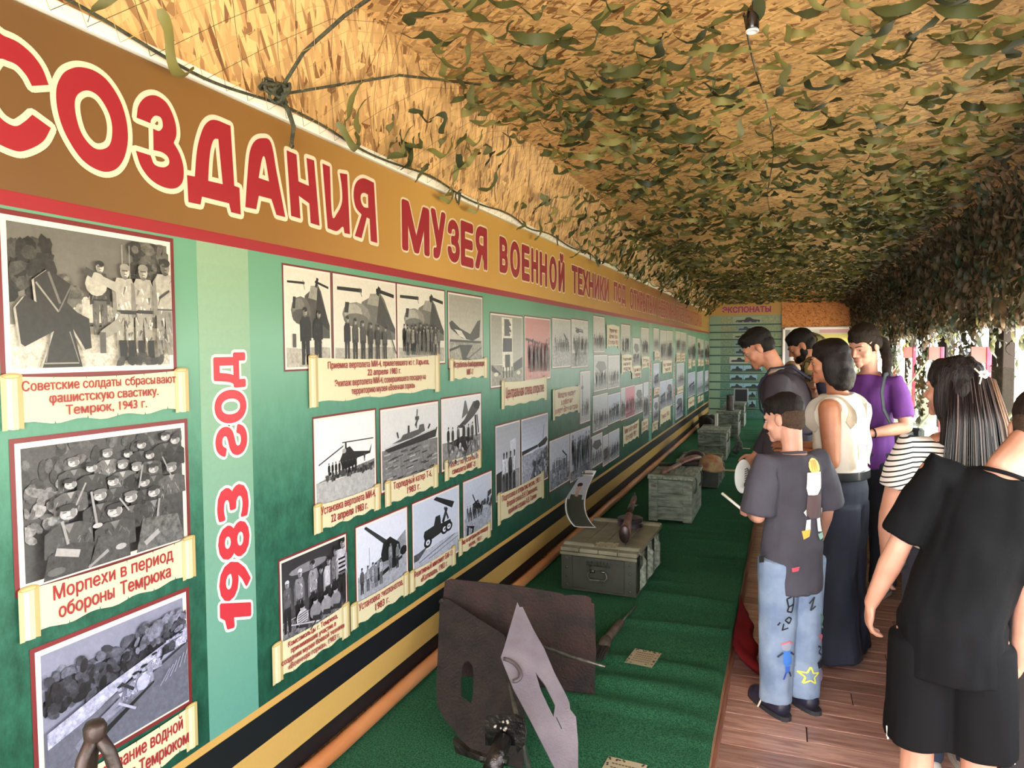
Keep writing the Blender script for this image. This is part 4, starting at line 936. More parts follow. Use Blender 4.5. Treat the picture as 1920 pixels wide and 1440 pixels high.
# ceiling
y = .55
while y < YE-.02:
    step = .073; s = .04
    while s < S_WALL:
        d = noise.noise(V((s*1.5, y*.9, 11)))
        pr = .52 + d*.8 + (.05 if y > 6 else 0) + (.25 if s > S_WALL-.5 else 0)
        if s < S_CREASE: pr *= .75 if y < 4 else 1.0
        if r.random() < pr:
            ss, yy_ = s+r.uniform(-.06, .06), y+r.uniform(-.06, .06)
            if y < 2.2 and s < S_CREASE+.1: pr2 = .75
            else: pr2 = 1
            if r.random() < pr2: places.append((ss, yy_, r.uniform(-.6, .6) + (PI/2 if r.random() < .3 else 0), r.uniform(.8, 1.2), 0))
        s += step
    y += step
# right wall, dense and hanging
y = 1.2
while y < YE-.02:
    s = S_WALL
    while s < SL+.02:
        for q in range(2 if y > 9 else 3): places.append((s+r.uniform(-.04, .04), y+r.uniform(-.04, .04), r.uniform(-.5, .5), r.uniform(.7, 1.0), 1))
        s += .085
    y += .085
def frame_at(s, y, a, sc, off=0):
    p, tg, n = net_pt(s, y); yv = V((0, 1, 0)); u = tg*math.cos(a)+yv*math.sin(a); v = n.cross(u)
    M = Matrix(((u.x*sc, v.x*sc, n.x*sc, p.x+n.x*off), (u.y*sc, v.y*sc, n.y*sc, p.y+n.y*off), (u.z*sc, v.z*sc, n.z*sc, p.z+n.z*off), (0, 0, 0, 1)))
    return M
# strips draped round the posts and dangling over the openings
hang = []
for a, b_ in POSTS[:6]:
    a, b_ = min(a, b_), max(a, b_)
    for k in range(int(150*(1.1 if b_-a > .2 else .8))):
        yy_ = r.uniform(a-.05, b_+.05); hang.append((yy_, r.uniform(.8, 1.75), r.uniform(-.4, .4), 1.0, .06))
y = 1.0
while y < YE-.3:
    for k in range(5): hang.append((y+r.uniform(0, .2), 1.80-abs(r.gauss(0, .10)), r.uniform(-.5, .5), .8, .03))
    for k in range(3): hang.append((y+r.uniform(0, .2), r.uniform(.95, 1.75), r.uniform(-.8, .8), .42, .03))
    y += .2
view = []
for (s, y_, a, sc, w) in places:
    p = net_pt(s, y_)[0]; c = RM.transposed() @ (p - V((0, 0, CAMZ)))
    if c.z < -.3: px = 960 + F*c.x/-c.z; py = 720 - F*c.y/-c.z; ok = -30 < px < 1950 and -30 < py < 900
    else: ok = False
    view.append((ok, c.length))
order = sorted(range(len(places)), key=lambda i: (not view[i][0], view[i][1]))
single = set(order[:290])
gv = []; gf = []; gc = []
def add_geo(M, k, col):
    vs, fs = VAR[k % 20]; i0 = len(gv); gv.extend([tuple(M @ v) for v in vs]); gf.extend([tuple(i0+q for q in f) for f in fs]); gc.append(((*lin(col), 1), sum(len(f) for f in fs)))
nl = 0
for i, (s, y_, a, sc, w) in enumerate(places):
    k = r.randrange(20)
    if w: a = a
    M = frame_at(s, y_, a, sc, .004 if not w else r.uniform(0, .03))
    if i in single:
        o = bpy.data.objects.new('cloth_strip', LM[k]); C.objects.link(o); o.parent = net; o.matrix_parent_inverse = NPI; o.matrix_world = M; o.matrix_basis = M; nl += 1
    else:
        pal = PALW if w or s > S_WALL-.25 else PAL
        add_geo(M, k, pal[r.randrange(8)])
for yy_, z, a, sc, x_ in hang:
    u = V((0, math.sin(a), -math.cos(a))); n = V((-1, 0, 0)); v = n.cross(u)
    M = Matrix(((0, v.x*sc, n.x*sc, 1.235+r.uniform(-x_, 0)), (u.y*sc, v.y*sc, 0, yy_), (u.z*sc, v.z*sc, 0, z), (0, 0, 0, 1)))
    add_geo(M, r.randrange(20), (PALW if sc > .9 else PAL)[r.randrange(8)])
me = bpy.data.meshes.new('cloth_strips'); me.from_pydata(gv, [], gf)
ca = me.color_attributes.new('Col', 'FLOAT_COLOR', 'CORNER'); buf = []
for c, n in gc: buf += list(c)*n
ca.data.foreach_set('color', buf)
o = link_mesh('cloth_strips', me, LEAF, net, smooth=True); o.matrix_parent_inverse = NPI; o['kind'] = 'stuff'
# thin net strings, two diagonal families
sv = []; sf = []; sc_ = []
def string_line(y0, dirn, colr):
    n = 22; prev = None
    for i in range(n+1):
        s = (SL-.02)*i/n; y_ = y0 + dirn*s*.9
        if not (.5 < y_ < 11.5): prev = None; continue
        p, tg, nrm = net_pt(s, y_); p = p - nrm*.004; side = (V((0, 1, 0)) - tg*dirn*.7).normalized()*.0009
        i0 = len(sv); sv.extend([tuple(p-side), tuple(p+side)])
        if prev is not None: sf.append((prev, prev+1, i0+1, i0)); sc_.append(colr)
        prev = i0
y = -3.5
while y < 15:
    string_line(y, 1, 'a88c50' if r.random() < .6 else '4c4426'); string_line(y, -1, 'b89c60' if r.random() < .6 else '3c3824'); y += .085
me = bpy.data.meshes.new('net_strings'); me.from_pydata(sv, [], sf); ca = me.color_attributes.new('Col', 'FLOAT_COLOR', 'CORNER'); buf = []
for c in sc_: buf += list((*lin(c), 1))*4
ca.data.foreach_set('color', buf)
o = link_mesh('net_strings', me, attr_mat('string_fibre', .7), net); o.matrix_parent_inverse = NPI; o['kind'] = 'stuff'
# edge rope, knot and tail
ROPE = mat('net_rope', '4a4a34', .85, col2='2e3022', vscale=60, bump=.6, bscale=200)
bm = B(); pts = []
for i in range(400):
    y_ = .6 + (YE-.8)*i/399; ph = y_*7.3; pts.append((WX+.04, y_, 2.345 + .012*math.sin(ph) + .012*noise.noise(V((y_*3, 0, 0)))))
tube(bm, pts, .0045, 5); o = obj('edge_rope', bm, ROPE, net); o.matrix_parent_inverse = NPI
kp = at_x(520, 178, WX+.07); bm = B(); rk = random.Random(3)
for k in range(9):
    c = kp + V((rk.uniform(-.01, .02), rk.uniform(-.035, .02), rk.uniform(-.015, .02))); R = rk.uniform(.016, .03); ax = Matrix.Rotation(rk.uniform(0, 3), 3, V((rk.uniform(-1, 1), rk.uniform(-1, 1), rk.uniform(-1, 1))).normalized())
    tube(bm, [c + ax @ V((R*math.cos(t*.7), R*math.sin(t*.7), .004*math.sin(t*2))) for t in range(10)], .005, 6)
t1 = at_x(540, 205, WX+.06); tb = at_x(547, 268, WX+.035)
tube(bm, [kp, t1, (t1*.5+tb*.5)+V((.01, .006, 0)), tb], [.008, .008, .007, .006], 7)
tube(bm, [tb + V((0, .008*math.cos(t*.8), -.008+.008*math.sin(t*.8))) for t in range(9)], .003, 6)
tube(bm, [kp, V((-1.37, kp.y+.05, 2.5)), V((-1.27, kp.y+.12, 2.62)), V((-.9, kp.y-.05, 2.63)), V((-.6, kp.y-.2, 2.63))], .006, 6)
tube(bm, [kp, V((-1.40, kp.y+.22, 2.46)), V((-1.3, kp.y+.5, 2.58)), V((-1.1, kp.y+.8, 2.62))], .005, 6)
o = obj('rope_knot', bm, ROPE, net, smooth=True); o.matrix_parent_inverse = NPI
for px, py in ((858, 372), (1043, 452), (1104, 480), (1200, 522)):
    p = at_x(px, py, WX+.05); bm = B()
    for k in range(1): tube(bm, [p + V((rk.uniform(0, .02), rk.uniform(-.04, .04), rk.uniform(-.03, .04))) for q in range(7)], .004, 5)
    o = obj('net_tie', bm, ROPE, net); o.matrix_parent_inverse = NPI
# ---- hanging bulb sockets and cable
BAK = mat('bakelite', '120d0b', .25, coat=.6)
def socket(px, py_top, Y, sc, label):
    p = at_y(px, py_top, Y); t = empty('lamp_socket', p, label, 'lamp socket')
    bm = B(); lathe(bm, [(.002, 0), (.007, -.001), (.011, -.008), (.0185, -.022), (.0195, -.03), (.0195, -.07), (.018, -.073)], seg=20); xf(bm.verts, Matrix.Scale(sc, 4)); obj('socket_body', bm, BAK, t, smooth=True)
    bm = B(); lathe(bm, [(.0188, -.0735), (.019, -.078), (.0145, -.080), (.0145, -.074)], seg=20); xf(bm.verts, Matrix.Scale(sc, 4)); obj('socket_ring', bm, mat('socket_ring', 'd8d4cc', .15, coat=.5), t, smooth=True)
    bm = B(); tube(bm, [(0, 0, 0), (.001, 0, .03), (-.001, .0, (2.66-p.z))], .0028, 7); obj('cord', bm, BAK, t, smooth=True)
    return t
socket(1411, 9, 2.25, 1.0, 'black hanging bulb socket without bulb, nearest to the viewer')
socket(1433, 436, 7.6, .9, 'small black hanging bulb socket far along the ceiling')
bm = B(); pts = []
for i in range(60):
    t = i/59; y_ = 2.3+t*5.2; pts.append((-.10+.03*math.sin(y_*2.1), y_, 2.618-.02*abs(math.sin(y_*3))))
tube(bm, pts, .0035, 6)
tag(obj('power_cable', bm, BAK, smooth=True), 'thin black power cable running along the net between the two bulb sockets', 'cable')
# ---------------------------------------------------------------- display cases along the window wall
PINK = mat('pink_post', 'd64a66', .35); PINKP = mat('pink_panel', 'a86a62', .5); GREYC = mat('cabinet_grey', '8e949c', .45, bump=.05); CTOP = mat('case_top', 'b9bcbc', .22)
GL = bpy.data.materials.new('glass_sheet'); GL.use_nodes = True; _N = GL.node_tree.nodes; _L = GL.node_tree.links
_b = _N['Principled BSDF']; _b.inputs['Base Color'].default_value = (.75, .8, .72, 1); _b.inputs['Roughness'].default_value = .05
_t = _N.new('ShaderNodeBsdfTransparent'); _t.inputs[0].default_value = (.93, .96, .92, 1); _f = _N.new('ShaderNodeFresnel'); _f.inputs[0].default_value = 1.18; _m = _N.new('ShaderNodeMixShader'); _g = _N.new('ShaderNodeBsdfGlossy'); _g.inputs['Roughness'].default_value = .03
_m.inputs[0].default_value = .09; _L.new(_t.outputs[0], _m.inputs[1]); _L.new(_g.outputs[0], _m.inputs[2]); _L.new(_m.outputs[0], _N['Material Output'].inputs[0])
GEDGE = mat('glass_edge', 'b8b48a', .3)
CX = .76
pys = [at_x(px, 700, 1.2).y for px in (1852, 1765, 1713, 1668)]
pys = [pys[0]-2.9, pys[0]-1.45] + pys + [pys[3]+1.5, pys[3]+3.0]
caselabels = ['grey glass-fronted display case with pink post, nearest along the window wall', 'grey display case with pink post beside the woman in the striped top', 'grey display case with tall pink post just behind the long-haired woman', 'grey display case behind the second pink post from the front', 'grey display case behind the third pink post from the front', 'grey display case by the fourth pink post from the front', 'grey display case furthest along the window wall']
for i in range(len(pys)-1):
    ya, yb = pys[i]+.02, pys[i+1]-.02; yc = (ya+yb)/2; L_ = yb-ya
    t = empty('display_case', (1.0, yc, 0), caselabels[i], 'display case', 'display cases under the windows')
    def ob(n, bm, m, **k): return obj(n, bm, m, t, **k)
    bm = B(); box(bm, (0, 0, .43), (.46, L_, .82)); ob('cabinet_body', bm, GREYC)
    for q in range(2):
        bm = B(); box(bm, (-.236, -L_/4+q*L_/2, .45), (.012, L_/2-.03, .72), bev=.003); d = ob('cabinet_door', bm, GREYC)
        if q == 0:
            bm = B(); prism(bm, [(-.2435, -L_/2+.05, .62), (-.2435, -L_/4, .62), (-.2435, -L_/2+.05, .76)], (-.001, 0, 0)); k_ = obj('red_decal', bm, mat('red_decal', 'c83a44', .4), d)
    bm = B(); box(bm, (0, 0, .875), (.52, L_, .03), bev=.004); ob('counter_board', bm, CTOP)
    bm = B(); box(bm, (-.232, 0, .94), (.012, L_-.01, .10)); ob('front_strip', bm, GREYC)
    a = V((-.235, 0, .99)); b_ = V((.10, 0, 1.49)); d = (b_-a).normalized(); n = V((-d.z, 0, d.x))*.003
    bm = B(); prism(bm, [a+V((0, -L_/2, 0)), b_+V((0, -L_/2, 0)), b_+n+V((0, -L_/2, 0)), a+n+V((0, -L_/2, 0))], (0, L_, 0)); ob('glass_pane', bm, GL)
    bm = B(); prism(bm, [(-.235, L_/2+.004, .90), (-.235, L_/2+.004, .99), (.10, L_/2+.004, 1.49), (.19, L_/2+.004, 1.49), (.19, L_/2+.004, .90)], (0, .004, 0)); ob('glass_side', bm, GL)
    bm = B(); tube(bm, [(a.x, L_/2+.006, a.z), (b_.x, L_/2+.006, b_.z)], .007, 6); ob('side_edge', bm, GEDGE)
    bm = B(); box(bm, (.2, L_/2+.01, .80), (.028, .028, 1.60), bev=.003); ob('post', bm, PINK)
    bm = B(); box(bm, (.145, L_/2+.01, 1.545), (.085, .014, .11), bev=.002); ob('post_panel', bm, PINKP)
    bm = B()
    for k in range(3): box(bm, (.02+.05*(k-1), -L_/3+k*L_/3, .8945), (.2, .26, .006), Matrix.Rotation(.1*(k-1), 4, 'Z'))
    ob('exhibit_sheets', bm, mat('exhibit_paper', 'b8b6a6', .7, col2='8a8670', vscale=20))
# ---------------------------------------------------------------- crates on the podium
ZP = PZ+.012
WOODG = mat('crate_wood', '767e70', .75, col2='4c5246', vscale=9, stretch=(1, 1, 4), bump=.5, bscale=60, rnd_obj=.18)
WOODG2 = mat('crate_wood_grain', '8a9182', .7, col2='5c6256', vscale=12, stretch=(4, .6, 4), bump=.5, bscale=60, rnd_obj=.18)
OLIVE = mat('crate_olive', '383b31', .5, col2='2c2f27', vscale=7, bump=.15, rnd_obj=.1)
OLTOP = mat('crate_lid_olive', '76735f', .48, col2='5c5a48', vscale=6, bump=.2, stretch=(1, 1, 1), rnd_obj=.1)
STEEL = mat('old_steel', '6a6c66', .4, metal=.7, col2='4a463c', vscale=30)
DARKM = mat('dark_gap', '14150f', .8)
def crate_root(name, x0, x1, y, label, rz, group='wooden ammunition crates on the podium'):
    return empty(name, ((x0+x1)/2, y, ZP), label, 'crate', group, rz)
def crate_flat(x0, x1, y, d, h, label, rz=0):
    """riveted flat ammunition crate with a drop handle on the end"""
    t = crate_root('ammunition_crate', x0, x1, y, label, rz); w = x1-x0
    def ob(n, bm, m, par=t, **k): return obj(n, bm, m, par, **k)
    bm = B(); box(bm, (0, d/2, h*.40), (w-.02, d-.02, h*.76), bev=.004); ob('crate_body', bm, OLIVE)
    for s_ in (-1, 1):
        bm = B(); box(bm, (s_*(w/2-.035), .004, h*.42), (.07, .012, h*.78), bev=.002)
        for k in range(4): lathe(bm, [(.009, 0), (.008, -.005), (.003, -.007)], (s_*(w/2-.035), -.002, h*(.12+.2*k)), 10, axis='y')
        ob('corner_plate', bm, OLIVE)
    bm = B(); box(bm, (0, d/2, h*.02), (w, d, h*.05), bev=.003); ob('base_rail', bm, OLIVE)
    nb = 4
    for k in range(nb):                                   # lid boards with visible gaps
        ww = (w+.01)/nb; bm = B(); box(bm, (-w/2-.005+ww*(k+.5), d/2+.0, h*.93), (ww-.003, d+.004, h*.09), bev=.002); ob('lid_board', bm, OLTOP)
    for yy in (.10*d, .955*d):
        bm = B(); box(bm, (0, yy, h*1.0), (w+.012, .045, h*.09), bev=.006); ob('lid_batten', bm, OLTOP)
    bm = B(); box(bm, (0, .0, h*.84), (w+.01, .016, h*.07), bev=.002); ob('lid_lip', bm, OLTOP)
    for k in range(3):
        yy = d*(.22+.28*k); bm = B()
        prism(bm, [(w/2-.005, yy-.028, h*.1), (w/2-.005, yy+.028, h*.1), (w/2-.005, yy+.028, h*.88), (w/2-.005, yy-.028, h*.88)], (.012, 0, 0)); ob('side_batten', bm, WOODG2)
        bm = B(); prism(bm, [(w/2+.002, yy-.075, h*.9), (w/2+.035, yy-.075, h*.72), (w/2+.035, yy-.075, h*.22), (w/2+.002, yy-.075, h*.06)], (0, .03, 0)); ob('side_cleat', bm, WOODG2)
    bm = B(); pts = [(-.045, -.012, h*.50), (-.058, -.02, h*.44), (-.058, -.02, h*.37), (-.045, -.022, h*.31), (.045, -.022, h*.31), (.058, -.02, h*.37), (.058, -.02, h*.44), (.045, -.012, h*.50), (.02, -.01, h*.50)]
    tube(bm, pts, .0045, 8); tube(bm, [(-.045, -.012, h*.5), (-.02, -.01, h*.5)], .0045, 8); hd = ob('handle', bm, STEEL, smooth=True)
    for s_ in (-1, 1):
        bm = B(); tube(bm, [(s_*.018, -.012, h*.5), (s_*.045, -.012, h*.5)], .009, 8); obj('handle_clip', bm, STEEL, hd, smooth=True)
    bm = B(); box(bm, (0, -.001, h*.56), (.09, .006, .025), bev=.002); ob('handle_plate', bm, OLIVE)
    P = Print(lambda u, w_, lay: V((u, -.0045-lay, w_))); P.text('64-2711', -.07, .06, h*.66, h*.72, '0c0d0a', .02); P.text('70-186-53', -.075, .075, h*.60, h*.65, '0c0d0a', .02)
    o = P.build('stencil', PRINT, t)
    bm = B(); tube(bm, [(w/2+.004, .05, h*.95), (w/2+.02, .05, h*.9), (w/2+.02, .05, h*.7), (w/2+.008, .05, h*.6)], .008, 6); ob('latch', bm, STEEL)
    return t
def crate_tall(x0, x1, y, d, h, label, rz=0, cross=True, open_=False):
    """framed plank crate: end panel with corner stiles and a cross batten"""
    t = crate_root('wooden_crate', x0, x1, y, label, rz); w = x1-x0
    def ob(n, bm, m, par=t, **k): return obj(n, bm, m, par, **k)
    bm = B(); box(bm, (0, d/2, h*.48), (w-.03, d-.03, h*.92)); ob('crate_body', bm, DARKM)
    for k in range(3):
        hh = h*.9/3; bm = B(); box(bm, (0, .010, h*.03+hh*(k+.5)), (w-.02, .014, hh-.004), bev=.002); ob('end_board', bm, WOODG)
        for s_ in (-1, 1):
            bm = B(); box(bm, (s_*(w/2-.008), d/2, h*.03+hh*(k+.5)), (.014, d, hh-.004), bev=.002); ob('side_board', bm, WOODG2)
    for s_ in (-1, 1):
        bm = B(); box(bm, (s_*(w/2-.04), -.004, h*.47), (.075, .016, h*.93), bev=.003); ob('stile', bm, WOODG)
    bm = B(); box(bm, (0, -.018, h*.57), (w-.045, .018, h*.14), bev=.003)
    ob('cross_batten', bm, WOODG)
    for k in range(3):
        ww = (w+.02)/3; bm = B(); box(bm, (-w/2-.01+ww*(k+.5), d/2, h*.97), (ww-.003, d+.02, h*.055), bev=.002); ob('lid_board', bm, WOODG2)
    for yy in (.03, d-.03):
        bm = B(); box(bm, (0, yy, h*1.01), (w+.015, .05, h*.05), bev=.003); ob('lid_batten', bm, WOODG)
    for yy in (.14*d, .7*d):
        bm = B(); tube(bm, [(w/2+.004, yy, h*.98), (w/2+.022, yy, h*.92), (w/2+.02, yy, h*.72), (w/2+.006, yy, h*.62)], .007, 6); ob('latch', bm, STEEL)
    bm = B()
    for s_ in (-1, 1): box(bm, (s_*(w/2-.045), -.0145, h*.80), (.05, .004, .022))
    ob('corner_strap', bm, STEEL)
    return t
crate_flat(-1.245, -.79, 4.02, .74, .262, 'flat dark olive riveted crate with oval drop handle and stencilled numbers', -.03)
crate_tall(-1.06, -.70, 5.90, .66, .375, 'grey plank crate with cross batten carrying the rusty rifle stock', 0)
crate_flat(-1.06, -.64, 7.50, .62, .262, 'grey-green flat crate under the two helmets', 0)
crate_tall(-1.05, -.695, 9.36, .70, .375, 'wooden plank crate directly behind the helmets', 0)
crate_tall(-1.04, -.70, 11.85, .6, .40, 'wooden crate carrying the upright shell case', 0)
crate_tall(-1.06, -.69, 13.40, .6, .42, 'furthest wooden crate, under the black panel at the end wall', 0)
RUST = mat('rust_brown', '2c1812', .85, col2='150c0a', vscale=9, bump=.6, bscale=90, detail=9)
RUST2 = mat('rust_dark', '221917', .8, col2='130e0c', vscale=14, bump=.6, bscale=90, detail=9)
BLUED = mat('gun_steel', '241f1e', .35, metal=.6, col2='3a2c28', vscale=30)
STOCK = mat('old_stock', '6a4238', .5, col2='4a2c26', vscale=25, bump=.2)
# submachine gun lying along the flat crate's lid, butt towards the viewer
zt1 = ZP+.262*1.05
def gun(n, loc, label):
    t = empty(n, loc, label, 'gun'); return t
gp = at_z(1171, 1018, zt1); t = gun('submachine_gun', (gp.x, gp.y, zt1), 'old submachine gun with round drum lying on the flat olive crate'); t.rotation_euler = (0, 0, .12)
def ob(n, bm, m, **k): return obj(n, bm, m, t, **k)
bm = B(); rings = [(0, .034, .058, .052), (.01, .036, .062, .054), (.10, .030, .048, .058), (.2, .024, .032, .078), (.27, .024, .03, .092), (.34, .022, .026, .098)]
prev = None
for y_, rx, rz_, zc in rings:
    r_ = [bm.verts.new((rx*math.cos(2*PI*k/14), y_, zc+rz_*math.sin(2*PI*k/14)*(.92))) for k in range(14)]
    if prev:
        for k in range(14): bm.faces.new((prev[k], prev[(k+1) % 14], r_[(k+1) % 14], r_[k]))
    else: bm.faces.new(r_)
    prev = r_
bm.faces.new(prev[::-1]); ob('stock', bm, STOCK, smooth=True)
bm = B(); lathe(bm, [(.026, -.004), (.03, 0), (.026, .001)], (0, 0, 0), 14, M=Matrix.Translation((0, 0, .052)) @ Matrix.Diagonal((1.05, 1, 1.85, 1)), axis='y'); ob('butt_plate', bm, BLUED, smooth=True)
bm = B(); tube(bm, [(0, .30, .108), (0, .52, .112)], .021, 12); ob('receiver', bm, BLUED, smooth=True)
bm = B(); tube(bm, [(0, .50, .112), (0, .74, .116)], .019, 12)
for k in range(5): box(bm, (0, .54+.04*k, .116), (.040, .022, .006))
ob('barrel_jacket', bm, STOCK, smooth=True)
bm = B(); tube(bm, [(0, .72, .116), (0, .80, .118)], .011, 10); box(bm, (0, .785, .133), (.005, .012, .03)); box(bm, (.03, .50, .12), (.03, .01, .01)); lathe(bm, [(.007, 0), (.009, .006), (.004, .012)], (.042, .50, .115), 8); ob('barrel', bm, BLUED)
bm = B(); lathe(bm, [(.075, 0), (.082, .004), (.082, .026), (.078, .031), (.078, .034), (.082, .037), (.082, .055), (.074, .06), (.03, .062)], (.0, .40, .004), 28); ob('drum_magazine', bm, mat('drum_steel', '2e2628', .35, metal=.6, col2='584e58', vscale=18), smooth=False)
# paper cards
CARD = mat('card_paper', 'cfc3a4', .7)
def card(px, py, z, w, d, rz, label, dark=True, n=5, name='caption_card', cat='card', tilt=0):
    p = at_z(px, py, z)
    if abs(z-zt1) < .01: p.y = 4.075
    if z < ZP+.05: z = max(carpet_z(p.x+a_*w*.5, p.y+b_*d*.5) for a_ in (-1, -.5, 0, .5, 1) for b_ in (-1, -.5, 0, .5, 1))-.003
    t = empty(name, (p.x, p.y, z), label, cat, rz=rz)
    if tilt: t.rotation_euler = (tilt, 0, rz)
    bm = B(); grid_surface(bm, lambda u, v: V(((u-.5)*w, (v-.5)*d, .006+.0015*math.sin(u*PI)*math.cos(v*5))), 6, 4); bmesh.ops.solidify(bm, geom=bm.faces[:], thickness=.0012); obj('card_sheet', bm, CARD, t)
    P = Print(lambda u, w_, lay: V((u, w_, .0082+lay+.0015*math.sin((u/w+.5)*PI)*math.cos((w_/d+.5)*5))))
    for k in range(n):
        yv = d*.28-k*d*.56/max(1, n-1)
        for q in range(8):
            a = -w*.33+q*w*.083; P.poly([(a, yv-d*.02), (a+w*.065, yv-d*.02), (a+w*.065, yv+d*.02), (a, yv+d*.02)], '6a5a44', lay=False)
    rr = random.Random(int(px))
    if dark:
        for k in range(26):
            s_ = rr.choice(((-1, 0), (1, 0), (0, 1), (0, -1))); u = rr.uniform(-.47, .47)*w if s_[1] else s_[0]*w*rr.uniform(.41, .46); v_ = rr.uniform(-.45, .45)*d if s_[0] else s_[1]*d*rr.uniform(.4, .45)
            P.ell(u, v_, .006, .004, rr.choice(('3a3c2c', '5a5a40', '2a2a20')), n=7, rot=rr.uniform(0, 3), lay=False)
    P.build('card_print', PRINT, t); return t
card(1206, 1240, ZP-.002, .128, .17, -.1, 'small cream caption card with leaf-pattern border on the green carpet beside the rusty plates')
card(1165, 1448, ZP-.002, .14, .17, -.05, 'cream caption card on the green carpet cut by the bottom edge of the frame')
card(1124, 1038, zt1-.004, .135, .11, .06, 'white caption card lying on the lid edge of the flat olive crate')
card(1368, 881, ZP-.002, .20, .13, 0, 'pale blue caption strip on the carpet beside the helmet crate', False, 2)
card(1393, 840, ZP-.002, .2, .12, 0, 'narrow white caption strip on the carpet beyond the helmets', False, 1)
# curled portrait print leaning on the wall behind the flat crate
def portrait():
    pb = at_z(1101, 988, zt1); base = V((pb.x-.01, pb.y, zt1-.005)); pt = at_x(1102, 882, -1.46)
    t = empty('portrait_print', base, 'curled tall portrait print of a uniformed person leaning on the wall behind the flat crate', 'print')
    Hh = pt.z-base.z; w = .145; dx = -1.462-base.x; dy = pt.y-base.y
    def cp(v): # curve: out on the lid, then up the wall
        return V((dx*(1-(1-v)**2.6)*1.0, dy*v, Hh*v**1.5))
    ax = V((.55, -.84, 0)).normalized() if False else V((.62, .78, 0)).normalized()
    ax = V((1, 0.15, 0)).normalized()
    f = lambda u, v, off=0: cp(v) + ax*(u-.5)*w + V((off*.5, -off, off*.4))
    bm = B(); grid_surface(bm, lambda u, v: f(u, v), 4, 60); bmesh.ops.solidify(bm, geom=bm.faces[:], thickness=.0015); obj('print_sheet', bm, mat('print_white', 'e4e2dc', .4), t, smooth=True)
    def pfn(u, w_, lay): return f(u, w_, .006+lay)
    P = Print(pfn, .0002)
    def strip(u0, u1, v0, v1, c, n=40):
        P.lay += .0002
        for k in range(n): P.poly([(u0, v0+(v1-v0)*k/n), (u1, v0+(v1-v0)*k/n), (u1, v0+(v1-v0)*(k+1)/n), (u0, v0+(v1-v0)*(k+1)/n)], c, .1, lay=False)
    strip(.05, .95, .02, .9, 'b7bcc8'); strip(.08, .92, .02, .5, '3c4438'); strip(.2, .8, .48, .58, '444c3e'); strip(.42, .58, .55, .64, 'b89a86')
    P.ell(.5, .69, .13, .06, 'c2a290'); P.ell(.5, .75, .14, .035, '2a2622'); strip(.12, .18, .2, .45, '262a20'); strip(.1, .9, .93, .95, '8a8a8a', 1)
    P.build('print_image', PHOTO, t)
portrait()
# rifle stock, loose rusty barrel on the plank crate
zt2 = ZP+.375*1.04
p0 = at_z(1243, 893, zt2); p1 = at_z(1302, 862, zt2+.02)
t = empty('rifle_stock', (p0.x, p0.y, zt2), 'broken reddish-brown rifle stock lying across the grey plank crate', 'gun part'); d = p1-p0; d.z = 0; t.rotation_euler = (0, 0, math.atan2(d.y, d.x)); L_ = d.length
bm = B(); tube(bm, [(0, 0, .03), (L_*.2, 0, .034), (L_*.48, 0, .04)], [.022, .024, .022], 10, flat=.8); tube(bm, [(L_*.45, 0, .04), (L_*.6, .0, .05), (L_*.8, -.01, .055), (L_, -.02, .045)], [.02, .03, .045, .05], 12, flat=.5); obj('wooden_stock', bm, mat('red_stock', '7a5146', .45, col2='583630', vscale=18, bump=.3), t, smooth=True)
bm = B(); tube(bm, [(-.03, .0, .03), (.03, 0, .03)], .012, 8); obj('muzzle_fitting', bm, STEEL, t, smooth=True); bm = B(); lathe(bm, [(.024, 0), (.028, .01), (.024, .02)], (.1, 0, .034), 12, axis='x'); obj('metal_band', bm, STEEL, t, smooth=True)
bm = B(); tube(bm, [(L_*.42, 0, .03), (L_*.5, 0, .005), (L_*.56, 0, .008), (L_*.56, 0, .035)], .004, 6); obj('trigger_guard', bm, STEEL, t)
p0 = at_z(1240, 868, zt2); p1 = at_z(1310, 868, zt2)
bm = B(); tube(bm, [(-1.04, 6.30, zt2+.016), (-.80, 6.42, zt2+.016), (-.72, 6.46, zt2+.016)], [.013, .016, .02], 9); tag(obj('rusty_barrel', bm, RUST, smooth=True), 'rusty gun barrel piece lying at the back of the grey plank crate', 'gun part')
# two helmets
def helmet(px, py, z, R, m, label, tilt=0):
    p = at_z(px, py, z); t = empty('helmet', (p.x, p.y, z), label, 'helmet'); t.rotation_euler = (tilt, 0, .4)
    prof_ = [(R*1.10, 0), (R*1.11, .006), (R*1.02, .022), (R, R*.35), (R*.93, R*.68), (R*.72, R*.98), (R*.42, R*1.16), (R*.1, R*1.22)]
    bm = B(); lathe(bm, prof_, seg=28)
    for v in bm.verts: v.co.y *= 1.18; v.co.z += -.01*(v.co.y/R)**2 + .01
    obj('helmet_shell', bm, m, t, smooth=True)
    bm = B(); rim = [(R*1.1*math.cos(a*PI/14), R*1.3*math.sin(a*PI/14), .008) for a in range(29)]; tube(bm, rim, .004, 6, caps=False); obj('helmet_rim', bm, m, t, smooth=True)
    for s_ in (-1, 1):
        bm = B(); lathe(bm, [(.006, 0), (.005, .003), (.002, .004)], (s_*R*1.0, 0, R*.3), 8, axis='x'); obj('rivet', bm, STEEL, t)
zt3 = ZP+.262*1.05
helmet(1303, 872, zt3, .115, mat('helmet_dark', '1f1e26', .3, metal=.3, col2='30303c', vscale=12), 'dark smooth steel helmet on the crate, the rear left one of two')
helmet(1333, 880, zt3, .112, mat('helmet_rusty', '9c8a5e', .7, col2='8c5a42', vscale=16, bump=.4), 'tan rust-blotched steel helmet on the crate, the front right one of two')
